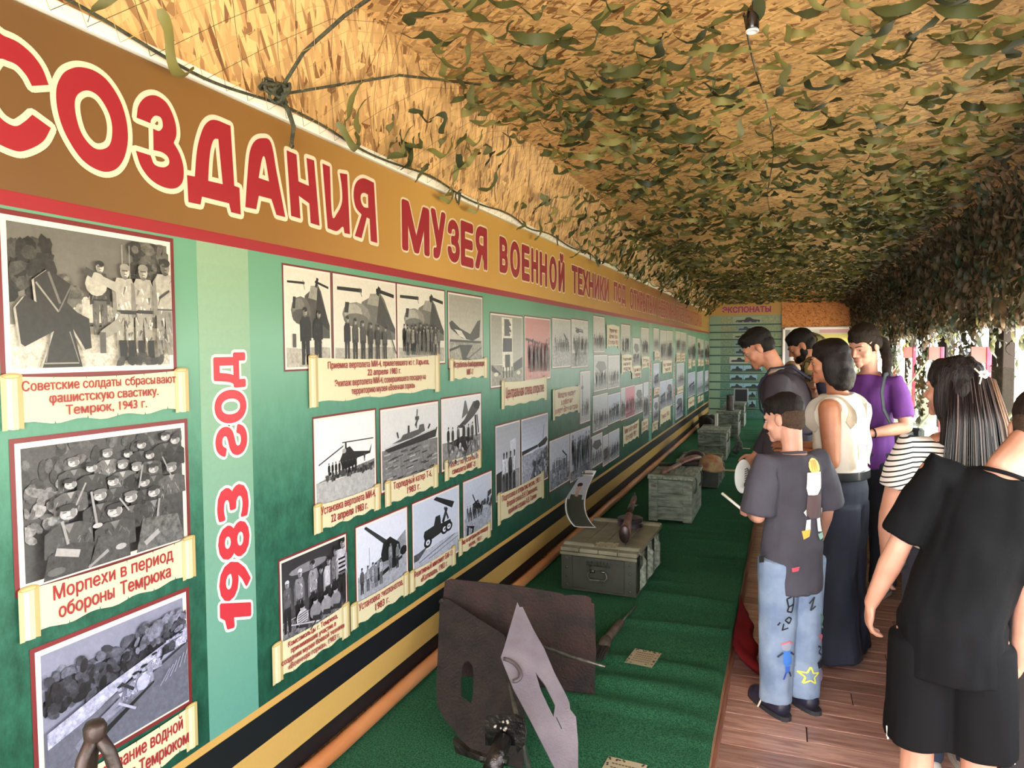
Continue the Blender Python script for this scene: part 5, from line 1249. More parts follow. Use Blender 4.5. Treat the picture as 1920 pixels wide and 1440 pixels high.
# further exhibits
def up(px0, px1, y0, y1, Y):
    a = at_y(px0, y1, Y); b_ = at_y(px1, y0, Y); return (a.x+b_.x)/2, a.z, b_.x-a.x, b_.z-a.z
cx, z, w, h = up(1361, 1376, 739, 768, 12.1)
bm = B(); lathe(bm, [(w*.5, 0), (w*.54, .012), (w*.5, .02), (w*.48, .05), (w*.46, h*.8), (w*.47, h-.01), (w*.42, h), (w*.38, h-.05)], seg=20)
tag(obj('shell_case', bm, mat('shell_case', '4a3e38', .5, metal=.3, col2='2e2826', vscale=10), smooth=True, loc=(cx, 12.15, ZP+.40*1.035)), 'dark upright artillery shell case standing on a wooden crate', 'shell case')
cx, z, w, h = up(1377, 1402, 731, 756, 13.7); z6 = ZP+.42*1.035
t = empty('black_panel', (cx, 13.7, z6), 'square black panel in a grey frame standing on the furthest crate', 'panel')
bm = B(); box(bm, (0, 0, h/2+.005), (w-.02, .03, h-.02)); obj('panel_face', bm, mat('panel_black', '1c1e24', .6), t)
bm = B()
for c, s_ in (((0, 0, h), (w+.02, .045, .022)), ((0, 0, .011), (w+.02, .045, .022)), ((w/2, 0, h/2), (.022, .045, h)), ((-w/2, 0, h/2), (.022, .045, h))): box(bm, c, s_, bev=.003)
obj('panel_frame', bm, mat('panel_frame', '8d9090', .5), t)
z4 = ZP+.375*1.035
bm = B(); box(bm, (0, 0, .085), (.03, .05, .17), bev=.006); box(bm, (-.022, .0, .08), (.012, .05, .16), bev=.003)
tag(obj('upright_block', bm, mat('pale_wood', 'b4b4aa', .6), loc=(-.86, 9.9, z4)), 'pale upright wooden block standing on the crate behind the helmets', 'block')
bm = B()
for k in range(9):
    rr = random.Random(k); c = V((rr.uniform(-.1, .1), rr.uniform(-.12, .12), rr.uniform(.08, .2))); bmesh.ops.create_icosphere(bm, subdivisions=2, radius=.12, matrix=Matrix.Translation(c))
for v in bm.verts: v.co.z = max(.0, v.co.z); v.co += V((1, 1, 0))*.02*noise.noise(v.co*14)
tag(obj('dark_bag', bm, mat('bag_dark', '1d1a17', .8, bump=.5), smooth=True, loc=(-1.22, 12.6, ZP-.003)), 'slumped dark bag standing against the banner near the end wall', 'bag')
bm = B()
for k, (a, b_) in enumerate((((0, 0, .02), (.03, .05, .1)), ((.02, .02, .03), (.05, -.04, .13)), ((.0, .05, .02), (.02, .1, .16)))):
    tube(bm, [a, ((a[0]+b_[0])/2+.02, (a[1]+b_[1])/2, (a[2]+b_[2])/2), b_], [.03, .025, .02], 8)
xf(bm.verts, Matrix.Scale(1.4, 4)); tag(obj('cloth_boots', bm, mat('boot_cloth', '6a6e66', .9, col2='3e423c', vscale=20), smooth=True, loc=(-.63, 9.9, ZP+.012)), 'grey crumpled cloth boots standing beside the crate behind the helmets', 'boots')
# ---------------------------------------------------------------- rusty armour plates in the foreground
def plane3(a, b_, c):
    n = (b_-a).cross(c-a).normalized(); return a, n
def hit(px, py, pl):
    rr = ray(px, py); o_ = V((0, 0, CAMZ)); t_ = (pl[0]-o_).dot(pl[1])/rr.dot(pl[1]); return o_+rr*t_
def plate(name, outline, holes, pl, th, m, label, extra=None):
    ux, uy, _ = frame_of(pl[1]); O = pl[0]
    def to2(p): q = p-O; return (q.dot(ux), q.dot(uy))
    loops = [crom([to2(hit(p[0], p[1], pl)) + tuple(p[2:]) for p in l], 4) for l in [outline]+holes]
    vs, fs = curve_geo(loops); bm = B(); bv = [bm.verts.new(O+ux*v.x+uy*v.y) for v in vs]
    for f in fs:
        try: bm.faces.new([bv[i] for i in f])
        except ValueError: pass
    bmesh.ops.remove_doubles(bm, verts=bm.verts[:], dist=1e-5)
    r_ = bmesh.ops.extrude_face_region(bm, geom=bm.faces[:]); nn = pl[1] if pl[1].y > 0 else -pl[1]
    bmesh.ops.translate(bm, verts=[g for g in r_['geom'] if isinstance(g, bmesh.types.BMVert)], vec=nn*th)
    base = V((sum(v.co.x for v in bm.verts)/len(bm.verts), sum(v.co.y for v in bm.verts)/len(bm.verts), ZP))
    t = empty(name, base, label, 'armour plate'); xf(bm.verts, Matrix.Translation(-base)); obj('plate_sheet', bm, m, t)
    if extra: extra(t, pl, base)
    return t
plA = plane3(V((-1.3, 2.80, .2)), V((-.7, 2.83, .2)), V((-1.3, 2.84, .7)))
plate('armour_plate', [(834, 1090), (845, 1086), (980, 1100), (1052, 1113), (1058, 1117), (1075, 1115), (1100, 1117), (1108, 1122), (1108, 1130), (1114, 1132), (1117, 1220), (1114, 1302), (1095, 1306), (1085, 1312), (1068, 1306), (1040, 1318), (990, 1326), (900, 1336), (826, 1336), (830, 1130)], [], plA, .008, RUST, 'large square rust-brown iron plate with torn edge standing at the back of the plates')
b1 = hit(830, 1125, plA)+V((0, -.06, 0)); plB = plane3(b1, at_z(840, 1400, ZP), at_z(985, 1440, ZP))
def exB(t, pl, base):
    bm = B(); p = hit(829, 1124, pl)-base; tube(bm, [p+V((0, -.012, -.006)), p+V((0, .012, -.006))], .011, 10); obj('hinge_roll', bm, RUST2, t, smooth=True)
    for k, (px, py) in enumerate(((850, 1208), (855, 1218), (858, 1285), (852, 1290), (905, 1270), (918, 1262))):
        q = hit(px, py, pl)-base; bm = B(); tube(bm, [q+V((0, .0, 0)), q+V((0.001, -.003, 0))], .005, 7); obj('pit_mark', bm, mat('pit', '100c0b', .9), t)
plate('armour_plate', [(828, 1122), (842, 1124), (905, 1165), (945, 1190), (948, 1196), (946, 1212), (965, 1216), (985, 1300), (980, 1440), (905, 1425), (870, 1392), (835, 1350), (820, 1325), (818, 1290), (824, 1140)], [[(868, 1246, 1), (874, 1239, 1), (881, 1241, 1), (887, 1256, 1), (887, 1300), (884, 1318), (865, 1306), (864, 1280)]], plB, .007, RUST2, 'dark rusty iron plate with rounded vision slot standing at the left front', exB)
c1 = at_y(970, 1130, 2.50); plC = plane3(c1, at_z(1084, 1560, ZP), at_y(940, 1232, 2.30))
def exC(t, pl, base):
    c = hit(945, 1235, pl)-base; e = hit(962, 1277, pl)-base; mid = hit(976, 1256, pl)-base; bm = B(); nn = V((.1, -.5, .15)).normalized()
    cc_ = (c+e)*.5; tube(bm, [cc_+(c-cc_)*math.cos(a_*PI/10)+(mid-cc_)*math.sin(a_*PI/10)+nn*(.005+.012*math.sin(a_*PI/10)) for a_ in range(11)], .007, 8); obj('ring_handle', bm, mat('handle_dark', '40383a', .5), t, smooth=True)
GREYP = mat('grey_painted_iron', '686269', .5, col2='565058', vscale=8, bump=.25, bscale=160)
plate('armour_plate', [(970, 1129), (974, 1138), (980, 1138), (1000, 1180), (1020, 1215), (1040, 1262), (1060, 1300), (1068, 1318), (1069, 1330), (1080, 1344), (1084, 1392), (1084, 1480), (1062, 1480), (1040, 1440), (1000, 1362), (962, 1290), (939, 1232), (945, 1215), (955, 1180)],
      [[(1004, 1260), (1022, 1284), (1041, 1322), (1038, 1344), (1028, 1324), (1014, 1294)], [(1042, 1345), (1044, 1345), (1054, 1366), (1053, 1368)]], plC, .006, GREYP, 'pale grey pointed iron plate with narrow slot and ring leaning at the front', exC)
p0 = hit(1018, 1212, plA)+V((0, -.04, 0)); p1 = at_y(1135, 1250, 2.62)
bm = B(); tube(bm, [p0+V((-.12, .0, .05)), p0*.5+p1*.5+V((0, 0, .005)), p1], [.008, .008, .005], 8); tag(obj('iron_rod', bm, STEEL, smooth=True), 'thin iron rod sticking out across the large rusty plate', 'rod')
bm = B(); q0 = at_y(952, 1270, 2.36); q1 = at_y(968, 1340, 2.25); q2 = at_z(992, 1448, ZP)
tube(bm, [q0, q1, q2+V((0, 0, .008))], [.007, .009, .009], 8); tag(obj('iron_rod', bm, STEEL, smooth=True), 'bent iron rod standing between the dark slotted plate and the grey plate', 'rod')
# black iron bracket with bolt
t = empty('iron_bracket', (-.93, 2.08, ZP), 'black welded iron bracket with glossy pipe stub in front of the plates', 'bracket')
BLK = mat('black_iron', '0e0d0e', .28, metal=.4, col2='2a2422', vscale=25, bump=.5, bscale=60)
def rel(px, py, Y): return at_y(px, py, Y)-t.location
Yb = 2.06
def sheet(pts, Y, th, m, name):
    bm = B(); prism(bm, [rel(px, py, Y+(dy if False else 0)) for px, py in pts], (0, th, 0)); return obj(name, bm, m, t)
sheet([(908, 1350), (915, 1341), (965, 1341), (980, 1350), (982, 1385), (970, 1398), (910, 1398)], Yb, .012, BLK, 'backing_plate')
sheet([(982, 1350), (986, 1372), (984, 1396), (970, 1414), (963, 1378)], Yb-.03, .008, BLK, 'side_lug')
sheet([(849, 1386), (854, 1412), (905, 1430), (905, 1418), (878, 1410), (853, 1388)], Yb-.02, .02, BLK, 'left_wing')
bm = B(); a = rel(944, 1386, Yb-.01); b_ = rel(922, 1446, Yb-.12); tube(bm, [a, b_], [.028, .030], 16); obj('pipe_stub', bm, BLK, t, smooth=True)
bm = B(); c = a*.35+b_*.65; tube(bm, [c+V((-.05, 0, -.004)), c+V((.04, 0, .004))], .014, 8); obj('cross_lug', bm, BLK, t)
bm = B(); rr = random.Random(9)
for k in range(9):
    q = rel(rr.uniform(925, 955), rr.uniform(1352, 1388), Yb-.006); bmesh.ops.create_icosphere(bm, subdivisions=1, radius=rr.uniform(.004, .008), matrix=Matrix.Translation(q))
obj('weld_beads', bm, mat('weld', '8a8278', .35, metal=.5), t, smooth=True)
bm = B(); b3 = rel(925, 1440, Yb-.1); tube(bm, [b3+V((0, 0, 0)), V((b3.x, b3.y, .0))], .02, 10); obj('foot', bm, BLK, t)
# stick-shaped rusty bomb on the carpet
a = at_z(1193, 1136, ZP+.012); b_ = at_z(1163, 1168, ZP+.02); c = at_z(1137, 1200, ZP+.025); d_ = at_z(1121, 1238, ZP+.02)
t = empty('rusty_projectile', tuple(V((c.x, c.y, ZP))), 'rusty tube-bodied projectile with thin rod lying beside the large plate', 'projectile')
def rl(p): return p-V((c.x, c.y, ZP))
bm = B(); tube(bm, [rl(a), rl(b_)], .006, 8); obj('tail_rod', bm, STEEL, t, smooth=True)
bm = B(); tube(bm, [rl(b_)-(rl(b_)-rl(c))*-.12, rl(b_), rl(b_)*.6+rl(c)*.4, rl(c)], [.008, .022, .021, .022], 12); obj('tube_body', bm, mat('rust_tube', '4e4138', .7, col2='33291f', vscale=20, bump=.5), t, smooth=True)
bm = B(); tube(bm, [rl(c)*1.0, rl(c)+(rl(d_)-rl(c))*.2, rl(c)+(rl(d_)-rl(c))*.35], [.026, .03, .027], 12); obj('collar', bm, mat('rust_tube', '4e4138'), t, smooth=True)
bm = B()
for k in range(5): rr = random.Random(k+20); tube(bm, [rl(c)+(rl(d_)-rl(c))*.3+V((.01*(k-2), 0, 0)), rl(c)+(rl(d_)-rl(c))*.65+V((.013*(k-2), 0, .01*rr.random())), rl(d_)+V((.008*(k-2), 0, 0))], [.007, .008, .003], 6)
obj('crushed_nose', bm, RUST2, t, smooth=True)
# tripod in the near left corner
tp = at_x(178, 1362, -1.18); t = empty('gun_tripod', (tp.x, tp.y, PZ), 'dark rusty tubular tripod at the lower left corner in front of the banner', 'tripod')
hz = tp.z-PZ; TR = mat('tripod_iron', '2c2420', .45, metal=.4, col2='453530', vscale=20, bump=.3)
for k, (dx, dy) in enumerate(((.16, .10), (-.16, .06), (-.02, -.2))):
    bm = B(); tube(bm, [(0, 0, hz-.01), (dx*.12, dy*.12, hz-.05), (dx*1.1, dy*1.1, .02)], [.012, .012, .010], 10); obj('leg', bm, TR, t, smooth=True)
    bm = B(); lathe(bm, [(.02, 0), (.022, .01), (.012, .03)], (dx*1.1, dy*1.1, .0), 10); obj('foot', bm, TR, t)
bm = B(); lathe(bm, [(.012, -.03), (.019, -.02), (.02, .0), (.016, .008), (.004, .01)], (0, 0, hz), 14); obj('head', bm, TR, t, smooth=True)
# red cloth hanging from the podium edge
def redc(u, v):
    y_ = 3.62 + u*.75; k = noise.noise(V((u*6, 1, 0)))*.01
    return V((PX+.012+(.05+.10*(1-u))*v*v + k*v + .01*math.sin(u*18)*v, y_ - .10*v*(1-u), PZ+.0-.128*v))
bm = B(); grid_surface(bm, redc, 24, 6); bmesh.ops.solidify(bm, geom=bm.faces[:], thickness=.002)
o = obj('red_cloth', bm, mat('red_cloth', 'b02830', .8, bump=.2), smooth=True); tag(o, 'red cloth with black and orange ribbon end hanging over the podium edge beside the boy', 'cloth')
# ---------------------------------------------------------------- people
def ell3(bm, c, r, R=None, sub=2):
    M = Matrix.Translation(V(c)) @ (R.to_4x4() if R is not None else Matrix.Identity(4)) @ Matrix.Diagonal((*r, 1))
    bmesh.ops.create_icosphere(bm, subdivisions=sub, radius=1, matrix=M)
def limb(bm, pts, rads, seg=14, flat=1, caps=True):
    pts = [V(p) for p in pts]; rads = list(rads)
    d0 = (pts[0]-pts[1]).normalized(); d1 = (pts[-1]-pts[-2]).normalized()
    P_ = [pts[0]+d0*rads[0]*.85, pts[0]+d0*rads[0]*.55] + pts + [pts[-1]+d1*rads[-1]*.55, pts[-1]+d1*rads[-1]*.85]
    R_ = [rads[0]*.35, rads[0]*.8] + rads + [rads[-1]*.8, rads[-1]*.35]
    tube(bm, P_, R_, seg, flat=flat)
def loft(bm, rings, seg=20, T=None, sq=2.0):
    """closed stack of super-elliptic rings (cx, cy, z, rx, ry)"""
    prev = None; first = None
    for (cx, cy, z, rx, ry) in rings:
        r_ = []
        for k in range(seg):
            a = 2*PI*k/seg; c, s_ = math.cos(a), math.sin(a); e = 2/sq
            p = V((cx+rx*math.copysign(abs(c)**e, c), cy+ry*math.copysign(abs(s_)**e, s_), z)); r_.append(bm.verts.new(T(p) if T else p))
        if prev:
            for k in range(seg): bm.faces.new((prev[k], prev[(k+1) % seg], r_[(k+1) % seg], r_[k]))
        else: bm.faces.new(r_[::-1])
        prev = r_
    bm.faces.new(prev)
def remesh(bm, name, vox, m, parent, it=4, dec=None, fold=None):
    bmesh.ops.recalc_face_normals(bm, faces=bm.faces[:])
    me = bpy.data.meshes.new('tmp'); bm.to_mesh(me); bm.free(); o = bpy.data.objects.new('tmp', me); C.objects.link(o)
    a = o.modifiers.new('r', 'REMESH'); a.mode = 'VOXEL'; a.voxel_size = vox
    a = o.modifiers.new('s', 'SMOOTH'); a.factor = .5; a.iterations = it
    if dec: a = o.modifiers.new('d', 'DECIMATE'); a.ratio = dec
    dg = bpy.context.evaluated_depsgraph_get(); me2 = bpy.data.meshes.new_from_object(o.evaluated_get(dg), depsgraph=dg)
    bpy.data.objects.remove(o); bpy.data.meshes.remove(me); me2.name = name
    if fold:
        co = [v.co.copy() for v in me2.vertices]; no = [v.normal.copy() for v in me2.vertices]
        for v, c, n in zip(me2.vertices, co, no): v.co = c + n*fold(c, n)
    me2.materials.clear(); return link_mesh(name, me2, m, parent, smooth=True)
def skin(name, c, c2): return mat(name, c, .5, col2=c2, vscale=8, bump=.05, spec=.4)
def Rz(a): return Matrix.Rotation(a, 3, 'Z')
def Rx(a): return Matrix.Rotation(a, 3, 'X')
def cloth_fold(amp, fx=9, fz=3, seed=0, top=None):
    def f(c, n): return amp*(1 if top is None else max(0, min(1, (top-c.z)/.35)))*(noise.noise(V((c.x*fx+seed, c.y*fx, c.z*fz))) + .5*noise.noise(V((c.x*fx*2.2, c.y*fx*2.2+seed, c.z*fz*2.5))))
    return f
def hand(bm, w, d, pn, s, curl=.5, thumb_side=1, spread=.0, fc=None):
    """palm and five fingers; w wrist, d hand direction, pn palm normal (curl direction)"""
    d = V(d).normalized(); pn = V(pn); pn = (pn - d*pn.dot(d)).normalized(); sd = d.cross(pn).normalized()*thumb_side
    M = Matrix((sd, d, pn)).transposed()
    ell3(bm, w+d*.045*s, (.040*s, .052*s, .016*s), M); limb(bm, [w-d*.01*s, w+d*.03*s], [.024*s, .027*s], 10, flat=.7)
    lens = (.070, .078, .073, .058)
    for k in range(4):
        off = (.028-.0185*k)*s; L_ = lens[k]*s; p = w+d*.078*s+sd*off - (d*.006*s if k == 3 else d*0)
        c = curl if fc is None else fc[k]; ang = 0; pts = [w+d*.05*s+sd*off*.9, p]; dd = d+sd*spread*(1.5-k)*.3
        for j, fr in enumerate((.45, .32, .23)):
            ang += c*(.55, .8, .6)[j]; v_ = (dd*math.cos(ang)+pn*math.sin(ang)).normalized(); p = p+v_*L_*fr; pts.append(p)
        limb(bm, pts, [.0092*s, .0092*s, .0085*s, .0078*s, .0068*s], 8)
    t0 = w+d*.02*s+sd*.022*s; t1 = t0+(d*.55+sd*.65+pn*.3).normalized()*.036*s; t2 = t1+(d*.8+sd*.25+pn*.35*curl).normalized()*.03*s; t3 = t2+(d*.9+pn*.5*curl).normalized()*.022*s
    limb(bm, [t0, t1, t2, t3], [.013*s, .0115*s, .010*s, .008*s], 8)
class Person:
    def __init__(s, label, x, y, yaw, H, lean=0, hp=0, hy=0, girth=1, head=1, group=None, tilt=0, side=0, hoff=(0, 0, 0)):
        s.t = empty('person', (x, y, 0), label, 'person', group, rz=yaw); s.k = H/1.75; s.lean = lean; s.g = girth
        s.Rl = Rx(-lean) @ Matrix.Rotation(side, 3, 'Y'); s.side = side; s.H = H; s.hs = head; s.hp, s.hy = hp, hy; s.tilt = tilt
        s.headc = s.U((0, .015, 1.515)) + V((0, 0, 0)) 
        s.Rh = Rz(hy) @ Rx(-hp) @ Matrix.Rotation(tilt, 3, 'Y')
        nb = s.U((0, 0, 1.50)); s.nb = nb
        s.hc = nb + (s.Rl @ V((0, .018, .055)))*s.k + s.Rh @ V((0, .012, .095))*s.k*head + V(hoff)
    def U(s, p):
        p = V(p); piv = V((0, 0, .95)); q = p-piv
        if (s.lean or s.side) and p.z > .95:
            q = s.Rl @ q
        return (piv+q)*s.k
    def hpnt(s, p): return s.hc + (s.Rh @ V(p))*s.k*s.hs
    def hd(s, bm, c, r, R=None, sub=2): ell3(bm, s.hpnt(c), [a*s.k*s.hs for a in r], s.Rh @ (R if R is not None else Matrix.Identity(3)), sub)
    def body(s, skn, arms, vox=.0055, legs=((-.095, 0), (.095, 0)), shx=.178, dec=.35, feet=True, nose=1, fat=0):
        """arms: {side: (upper dir, fore dir, hand dir, palm normal, curl)}"""
        k, g = s.k, s.g; bm = B(); s.J = {}
        loft(bm, [(0, 0, z*k, rx*g*k*.95, ry*g*k*.95) for z, rx, ry in ((.86, .10, .09), (.90, .140, .10), (.95, .150, .105))] , T=None)
        loft(bm, [(0, cy, z, rx*g*.95, ry*g*.95) for z, rx, ry, cy in ((.93, .15, .105, 0), (1.05, .125+fat*.3, .09+fat, 0), (1.18, .13+fat*.2, .098+fat, 0), (1.30, .148, .105, 0), (1.40, .150, .095, -.005), (1.455, .10, .07, -.005), (1.475, .06, .055, -.003))], T=lambda p: s.U(p))
        limb(bm, [s.U((0, -.003, 1.405)), s.U((0, -.002, 1.49)), s.nb*.35+s.hc*.65 + s.Rh @ V((0, -.02, -.01))*k], [.056*k*g**.5, .054*k*g**.5, .055*k*s.hs], 14)
        for (a, r) in (((0, -.012, .035), (.075, .094, .086)), ((0, .028, -.018), (.060, .060, .085)), ((0, .030, -.068), (.050, .052, .044)), ((0, .074, -.092), (.022, .018, .019)), ((0, .074, .022), (.048, .017, .014)),
                       ((.036, .058, -.03), (.024, .022, .024)), ((-.036, .058, -.03), (.024, .022, .024)), ((0, .083, -.060), (.023, .011, .007)), ((0, .081, -.071), (.019, .011, .008)), ((.077, -.006, -.010), (.010, .020, .033)), ((-.077, -.006, -.010), (.010, .020, .033))):
            s.hd(bm, a, r)
        limb(bm, [s.hpnt((0, .082, .014)), s.hpnt((0, .091+.004*nose, -.010)), s.hpnt((0, .097+.007*nose, -.028))], [.007*k, .0085*k, .0115*k], 8)
        s.hd(bm, (.012, .092, -.034), (.008, .010, .007)); s.hd(bm, (-.012, .092, -.034), (.008, .010, .007))
        for sd, A in arms.items():
            sx = 1 if sd == 'R' else -1; S_ = s.U((sx*shx*g**.5, 0, 1.405)); ud, fd = V(A[0]).normalized(), V(A[1]).normalized()
            E_ = S_+ud*.285*k; Wr = E_+fd*.25*k; s.J[sd] = (S_, E_, Wr)
            gg = g**.7
            limb(bm, [s.U((sx*.09*g, 0, 1.385)), S_-s.Rl @ V((0, 0, .004))], [.055*k*gg, .053*k*gg], 12)
            limb(bm, [S_, S_+ud*.1*k, E_], [.054*k*gg, .050*k*gg, .038*k*gg], 14); limb(bm, [E_, E_+fd*.08*k, Wr], [.039*k*gg, .041*k*gg, .025*k*gg**.7], 14)
            hand(bm, Wr, A[2], A[3], k*(1 if s.H > 1.3 else 1.02)*gg**.5, A[4], A[5] if len(A) > 5 else 1, fc=A[6] if len(A) > 6 else None)
        s.legs = legs
        for sx, (lx, ly) in zip((-1, 1), legs):
            hipp = V((sx*.085*g, 0, .90))*k; kn = V((lx*.95, ly*.45+.015, .48))*k; an = V((lx, ly, .09))*k
            limb(bm, [hipp, hipp*.5+kn*.5, kn], [.084*k*g**.6, .076*k*g**.7, .055*k*g**.8], 14); limb(bm, [kn, kn*.65+an*.35, an], [.054*k*g**.8, .055*k*g**.7, .034*k], 14)
            if feet: limb(bm, [V((lx, ly-.03, .05))*k, V((lx, ly+.07, .035))*k, V((lx+sx*.01, ly+.15, .025))*k], [.030*k, .027*k, .018*k], 10)
        o = remesh(bm, 'body', vox, skn, s.t, 4, dec); s.bodyobj = o
        return o
    def face(s, iris='3a2a1e', lipc='a05a50', browc='2a1c14', open_=True):
        e = B(); b2 = B()
        for sx in (-1, 1):
            s.hd(e, (sx*.029, .0735, -.001), (.0115, .0105, .0050)); bmn = B()
        o = obj('eyes', e, mat('eye_white', '9a8e84', .5), s.t, smooth=True)
        for sx in (-1, 1):
            b3 = B(); s.hd(b3, (sx*.029, .0815, -.001), (.0062, .0045, .0052), sub=1); obj('iris', b3, mat('iris_'+iris, iris, .2), o, smooth=True)
        b3 = B()
        for sx in (-1, 1): limb(b3, [s.hpnt((sx*.012, .0905, .020)), s.hpnt((sx*.03, .0885, .026)), s.hpnt((sx*.047, .076, .021))], [.0028*s.k, .0034*s.k, .002*s.k], 6)
        obj('eyebrows', b3, mat('brow_'+browc, browc, .8), s.t, smooth=True)
        b3 = B()
        limb(b3, [s.hpnt((-.022, .083, -.0625)), s.hpnt((-.008, .0935, -.060)), s.hpnt((0, .0945, -.0615)), s.hpnt((.008, .0935, -.060)), s.hpnt((.022, .083, -.0625))], [.0015*s.k, .0042*s.k, .004*s.k, .0042*s.k, .0015*s.k], 6)
        limb(b3, [s.hpnt((-.019, .083, -.066)), s.hpnt((0, .0935, -.0715)), s.hpnt((.019, .083, -.066))], [.0015*s.k, .0052*s.k, .0015*s.k], 6)
        obj('lips', b3, mat('lip_'+lipc, lipc, .45), s.t, smooth=True)
    def hair_short(s, m, th=1.0, vox=.006, sides=None, fringe=0):
        bm = B(); s.hd(bm, (0, -.020, .048), (.079*th, .098*th, .083*th)); s.hd(bm, (0, .030+fringe, .088), (.060*th, .048, .030)); 
        if not sides: s.hd(bm, (0, -.045, .0), (.071*th, .065*th, .072*th))
        o = remesh(bm, 'hair', vox, m, s.t, 3, fold=lambda c, n: .002*noise.noise(c*70)+.0015)
        if sides:
            bm = B(); s.hd(bm, (0, -.030, .012), (.0775, .082, .075)); s.hd(bm, (0, -.045, -.018), (.066, .06, .068)); obj_ = remesh(bm, 'hair_sides', vox, sides, s.t, 3)
        return o
    def shirt(s, m, hem=.86, sleeve=.62, ease=.022, flare=.0, vox=.008, name='tshirt', shx=.178, neck=1.462, fat=0, fold=.007, wid=1, sl_ease=.024, dec=None, dz=0):
        k, g = s.k, s.g; bm = B(); e = ease
        loft(bm, [(0, 0, z, (rx*g+e+fl)*k*wid, (ry*g+e+fl*.8)*k) for z, rx, ry, fl in
                  ((hem, .150, .105+fat*.8, flare), (.95, .152, .108+fat*.9, flare*.8), (1.06, .140+fat*.3, .095+fat, flare*.5), (1.18, .140+fat*.2, .10+fat, flare*.3), (1.30, .150, .106, 0), (1.385, .152, .097, -.002), (1.43, .120, .084, -.004), (neck, .066, .066, -.003)) if z == hem or z > hem+.01], T=lambda p: s.U(p), sq=2.3)
        for sd, (S_, E_, W_) in s.J.items():
            ud = (E_-S_).normalized(); sx = 1 if sd == 'R' else -1; gg = g**.7
            if sleeve < .2: tube(bm, [s.U((sx*.08*g, 0, 1.385)), s.U((sx*.135*g, 0, 1.40))], [.062*k*gg, .05*k*gg], 18)
            elif sleeve <= 1:
                end = S_+ud*.285*k*sleeve; limb0 = [s.U((sx*.08*g, 0, 1.385)), S_-ud*.005, S_+ud*.09*k, end]
                tube(bm, limb0, [.062*k*gg, (.054+sl_ease*.6)*k*gg, (.052+sl_ease)*k*gg, (.048+sl_ease*1.15)*k*gg], 18)
            else:
                fd = (W_-E_).normalized(); tube(bm, [s.U((sx*.08*g, 0, 1.385)), S_, S_+ud*.1*k, E_, E_+fd*.1*k, W_-fd*.02*k], [.062*k*gg, (.054+sl_ease*.6)*k*gg, (.05+sl_ease)*k*gg, (.04+sl_ease)*k*gg, (.038+sl_ease)*k*gg, (.028+sl_ease*.6)*k*gg], 18)
        o = remesh(bm, name, vox, m, s.t, 5, dec, fold=cloth_fold(fold*k, 9/k, 4/k, s.t.location.y) if fold else None); s.sh = o; return o
    def collar(s, m, r=.064, z=1.462, th=.006):
        bm = B(); pts = [s.U((r*s.g**.4*math.cos(a*PI/12), r*.98*s.g**.4*math.sin(a*PI/12)-.004, z+.010*(-math.sin(a*PI/12))+.004)) for a in range(25)]
        tube(bm, pts, th*s.k, 8, caps=False); obj('collar', bm, m, s.t, smooth=True)
    def pants(s, m, top=.99, hem=.07, ease=.022, wide=None, vox=.009, name='trousers', fold=.008, kneepull=0, dec=None):
        k, g = s.k, s.g; bm = B(); loft(bm, [(0, 0, z*k, (rx*g+.012)*k, (ry*g+.012)*k) for z, rx, ry in ((.84, .12, .09), (.88, .155, .112), (.95, .158, .115), (top, .140, .10))])
        for sx, (lx, ly) in zip((-1, 1), s.legs):
            w = wide or [.100*g, .082*g, .070, .066]; hp = V((sx*.085*g, 0, .88)); kn = V((lx*.95, ly*.45+.012, .48)); an = V((lx, ly-.005, hem))
            if hem < .48: tube(bm, [hp*k, (hp*.5+kn*.5)*k, kn*k, (kn*.5+an*.5)*k, an*k], [w[0]*k, (w[0]*.45+w[1]*.55)*k, w[1]*k, (w[2])*k, w[3]*k], 18)
            else:
                t_ = (.88-hem)/.40; e_ = hp*(1-t_)+kn*t_; tube(bm, [hp*k, (hp*.5+e_*.5)*k, e_*k], [w[0]*k, w[1]*k, w[2]*k], 18)
        return remesh(bm, name, vox, m, s.t, 5, dec, fold=cloth_fold(fold*k, 8/k, 3/k, s.t.location.x*9, top*k) if fold else None)
    def shoes(s, m, sole='e0ddd6', big=1.0, laces=None):
        k = s.k
        for i, (sx, (lx, ly)) in enumerate(zip((-1, 1), s.legs)):
            bm = B(); limb(bm, [V((lx, ly-.045, .058))*k, V((lx, ly+.03, .062))*k, V((lx+sx*.008, ly+.10, .050))*k, V((lx+sx*.012, ly+.165, .042))*k], [.048*k*big, .054*k*big, .050*k*big, .040*k*big], 14); limb(bm, [V((lx, ly-.02, .06))*k, V((lx, ly-.015, .10))*k], [.045*k*big, .042*k*big], 12)
            o = remesh(bm, 'shoe', .006, m, s.t, 2)
            bm = B(); loft(bm, [(lx*k+sx*.004, (ly+.055)*k, z, .047*k*big, .152*k*big) for z in (.001, .012, .028*k)], sq=2.6); obj('sole', bm, mat('sole_'+sole, sole, .6), o, smooth=False)
            if laces:
                bm = B()
                for q in range(4): tube(bm, [V((lx-.03, ly+.04+.022*q, .098-.008*q))*k, V((lx, ly+.045+.022*q, .108-.009*q))*k, V((lx+.03, ly+.04+.022*q, .098-.008*q))*k], .004, 6)
                tube(bm, [V((lx, ly+.06, .105))*k, V((lx-.06, ly+.05, .06))*k, V((lx-.075, ly+.06, .015))*k], .004, 6); obj('laces', bm, mat('laces', 'd8d0bc', .8), o)
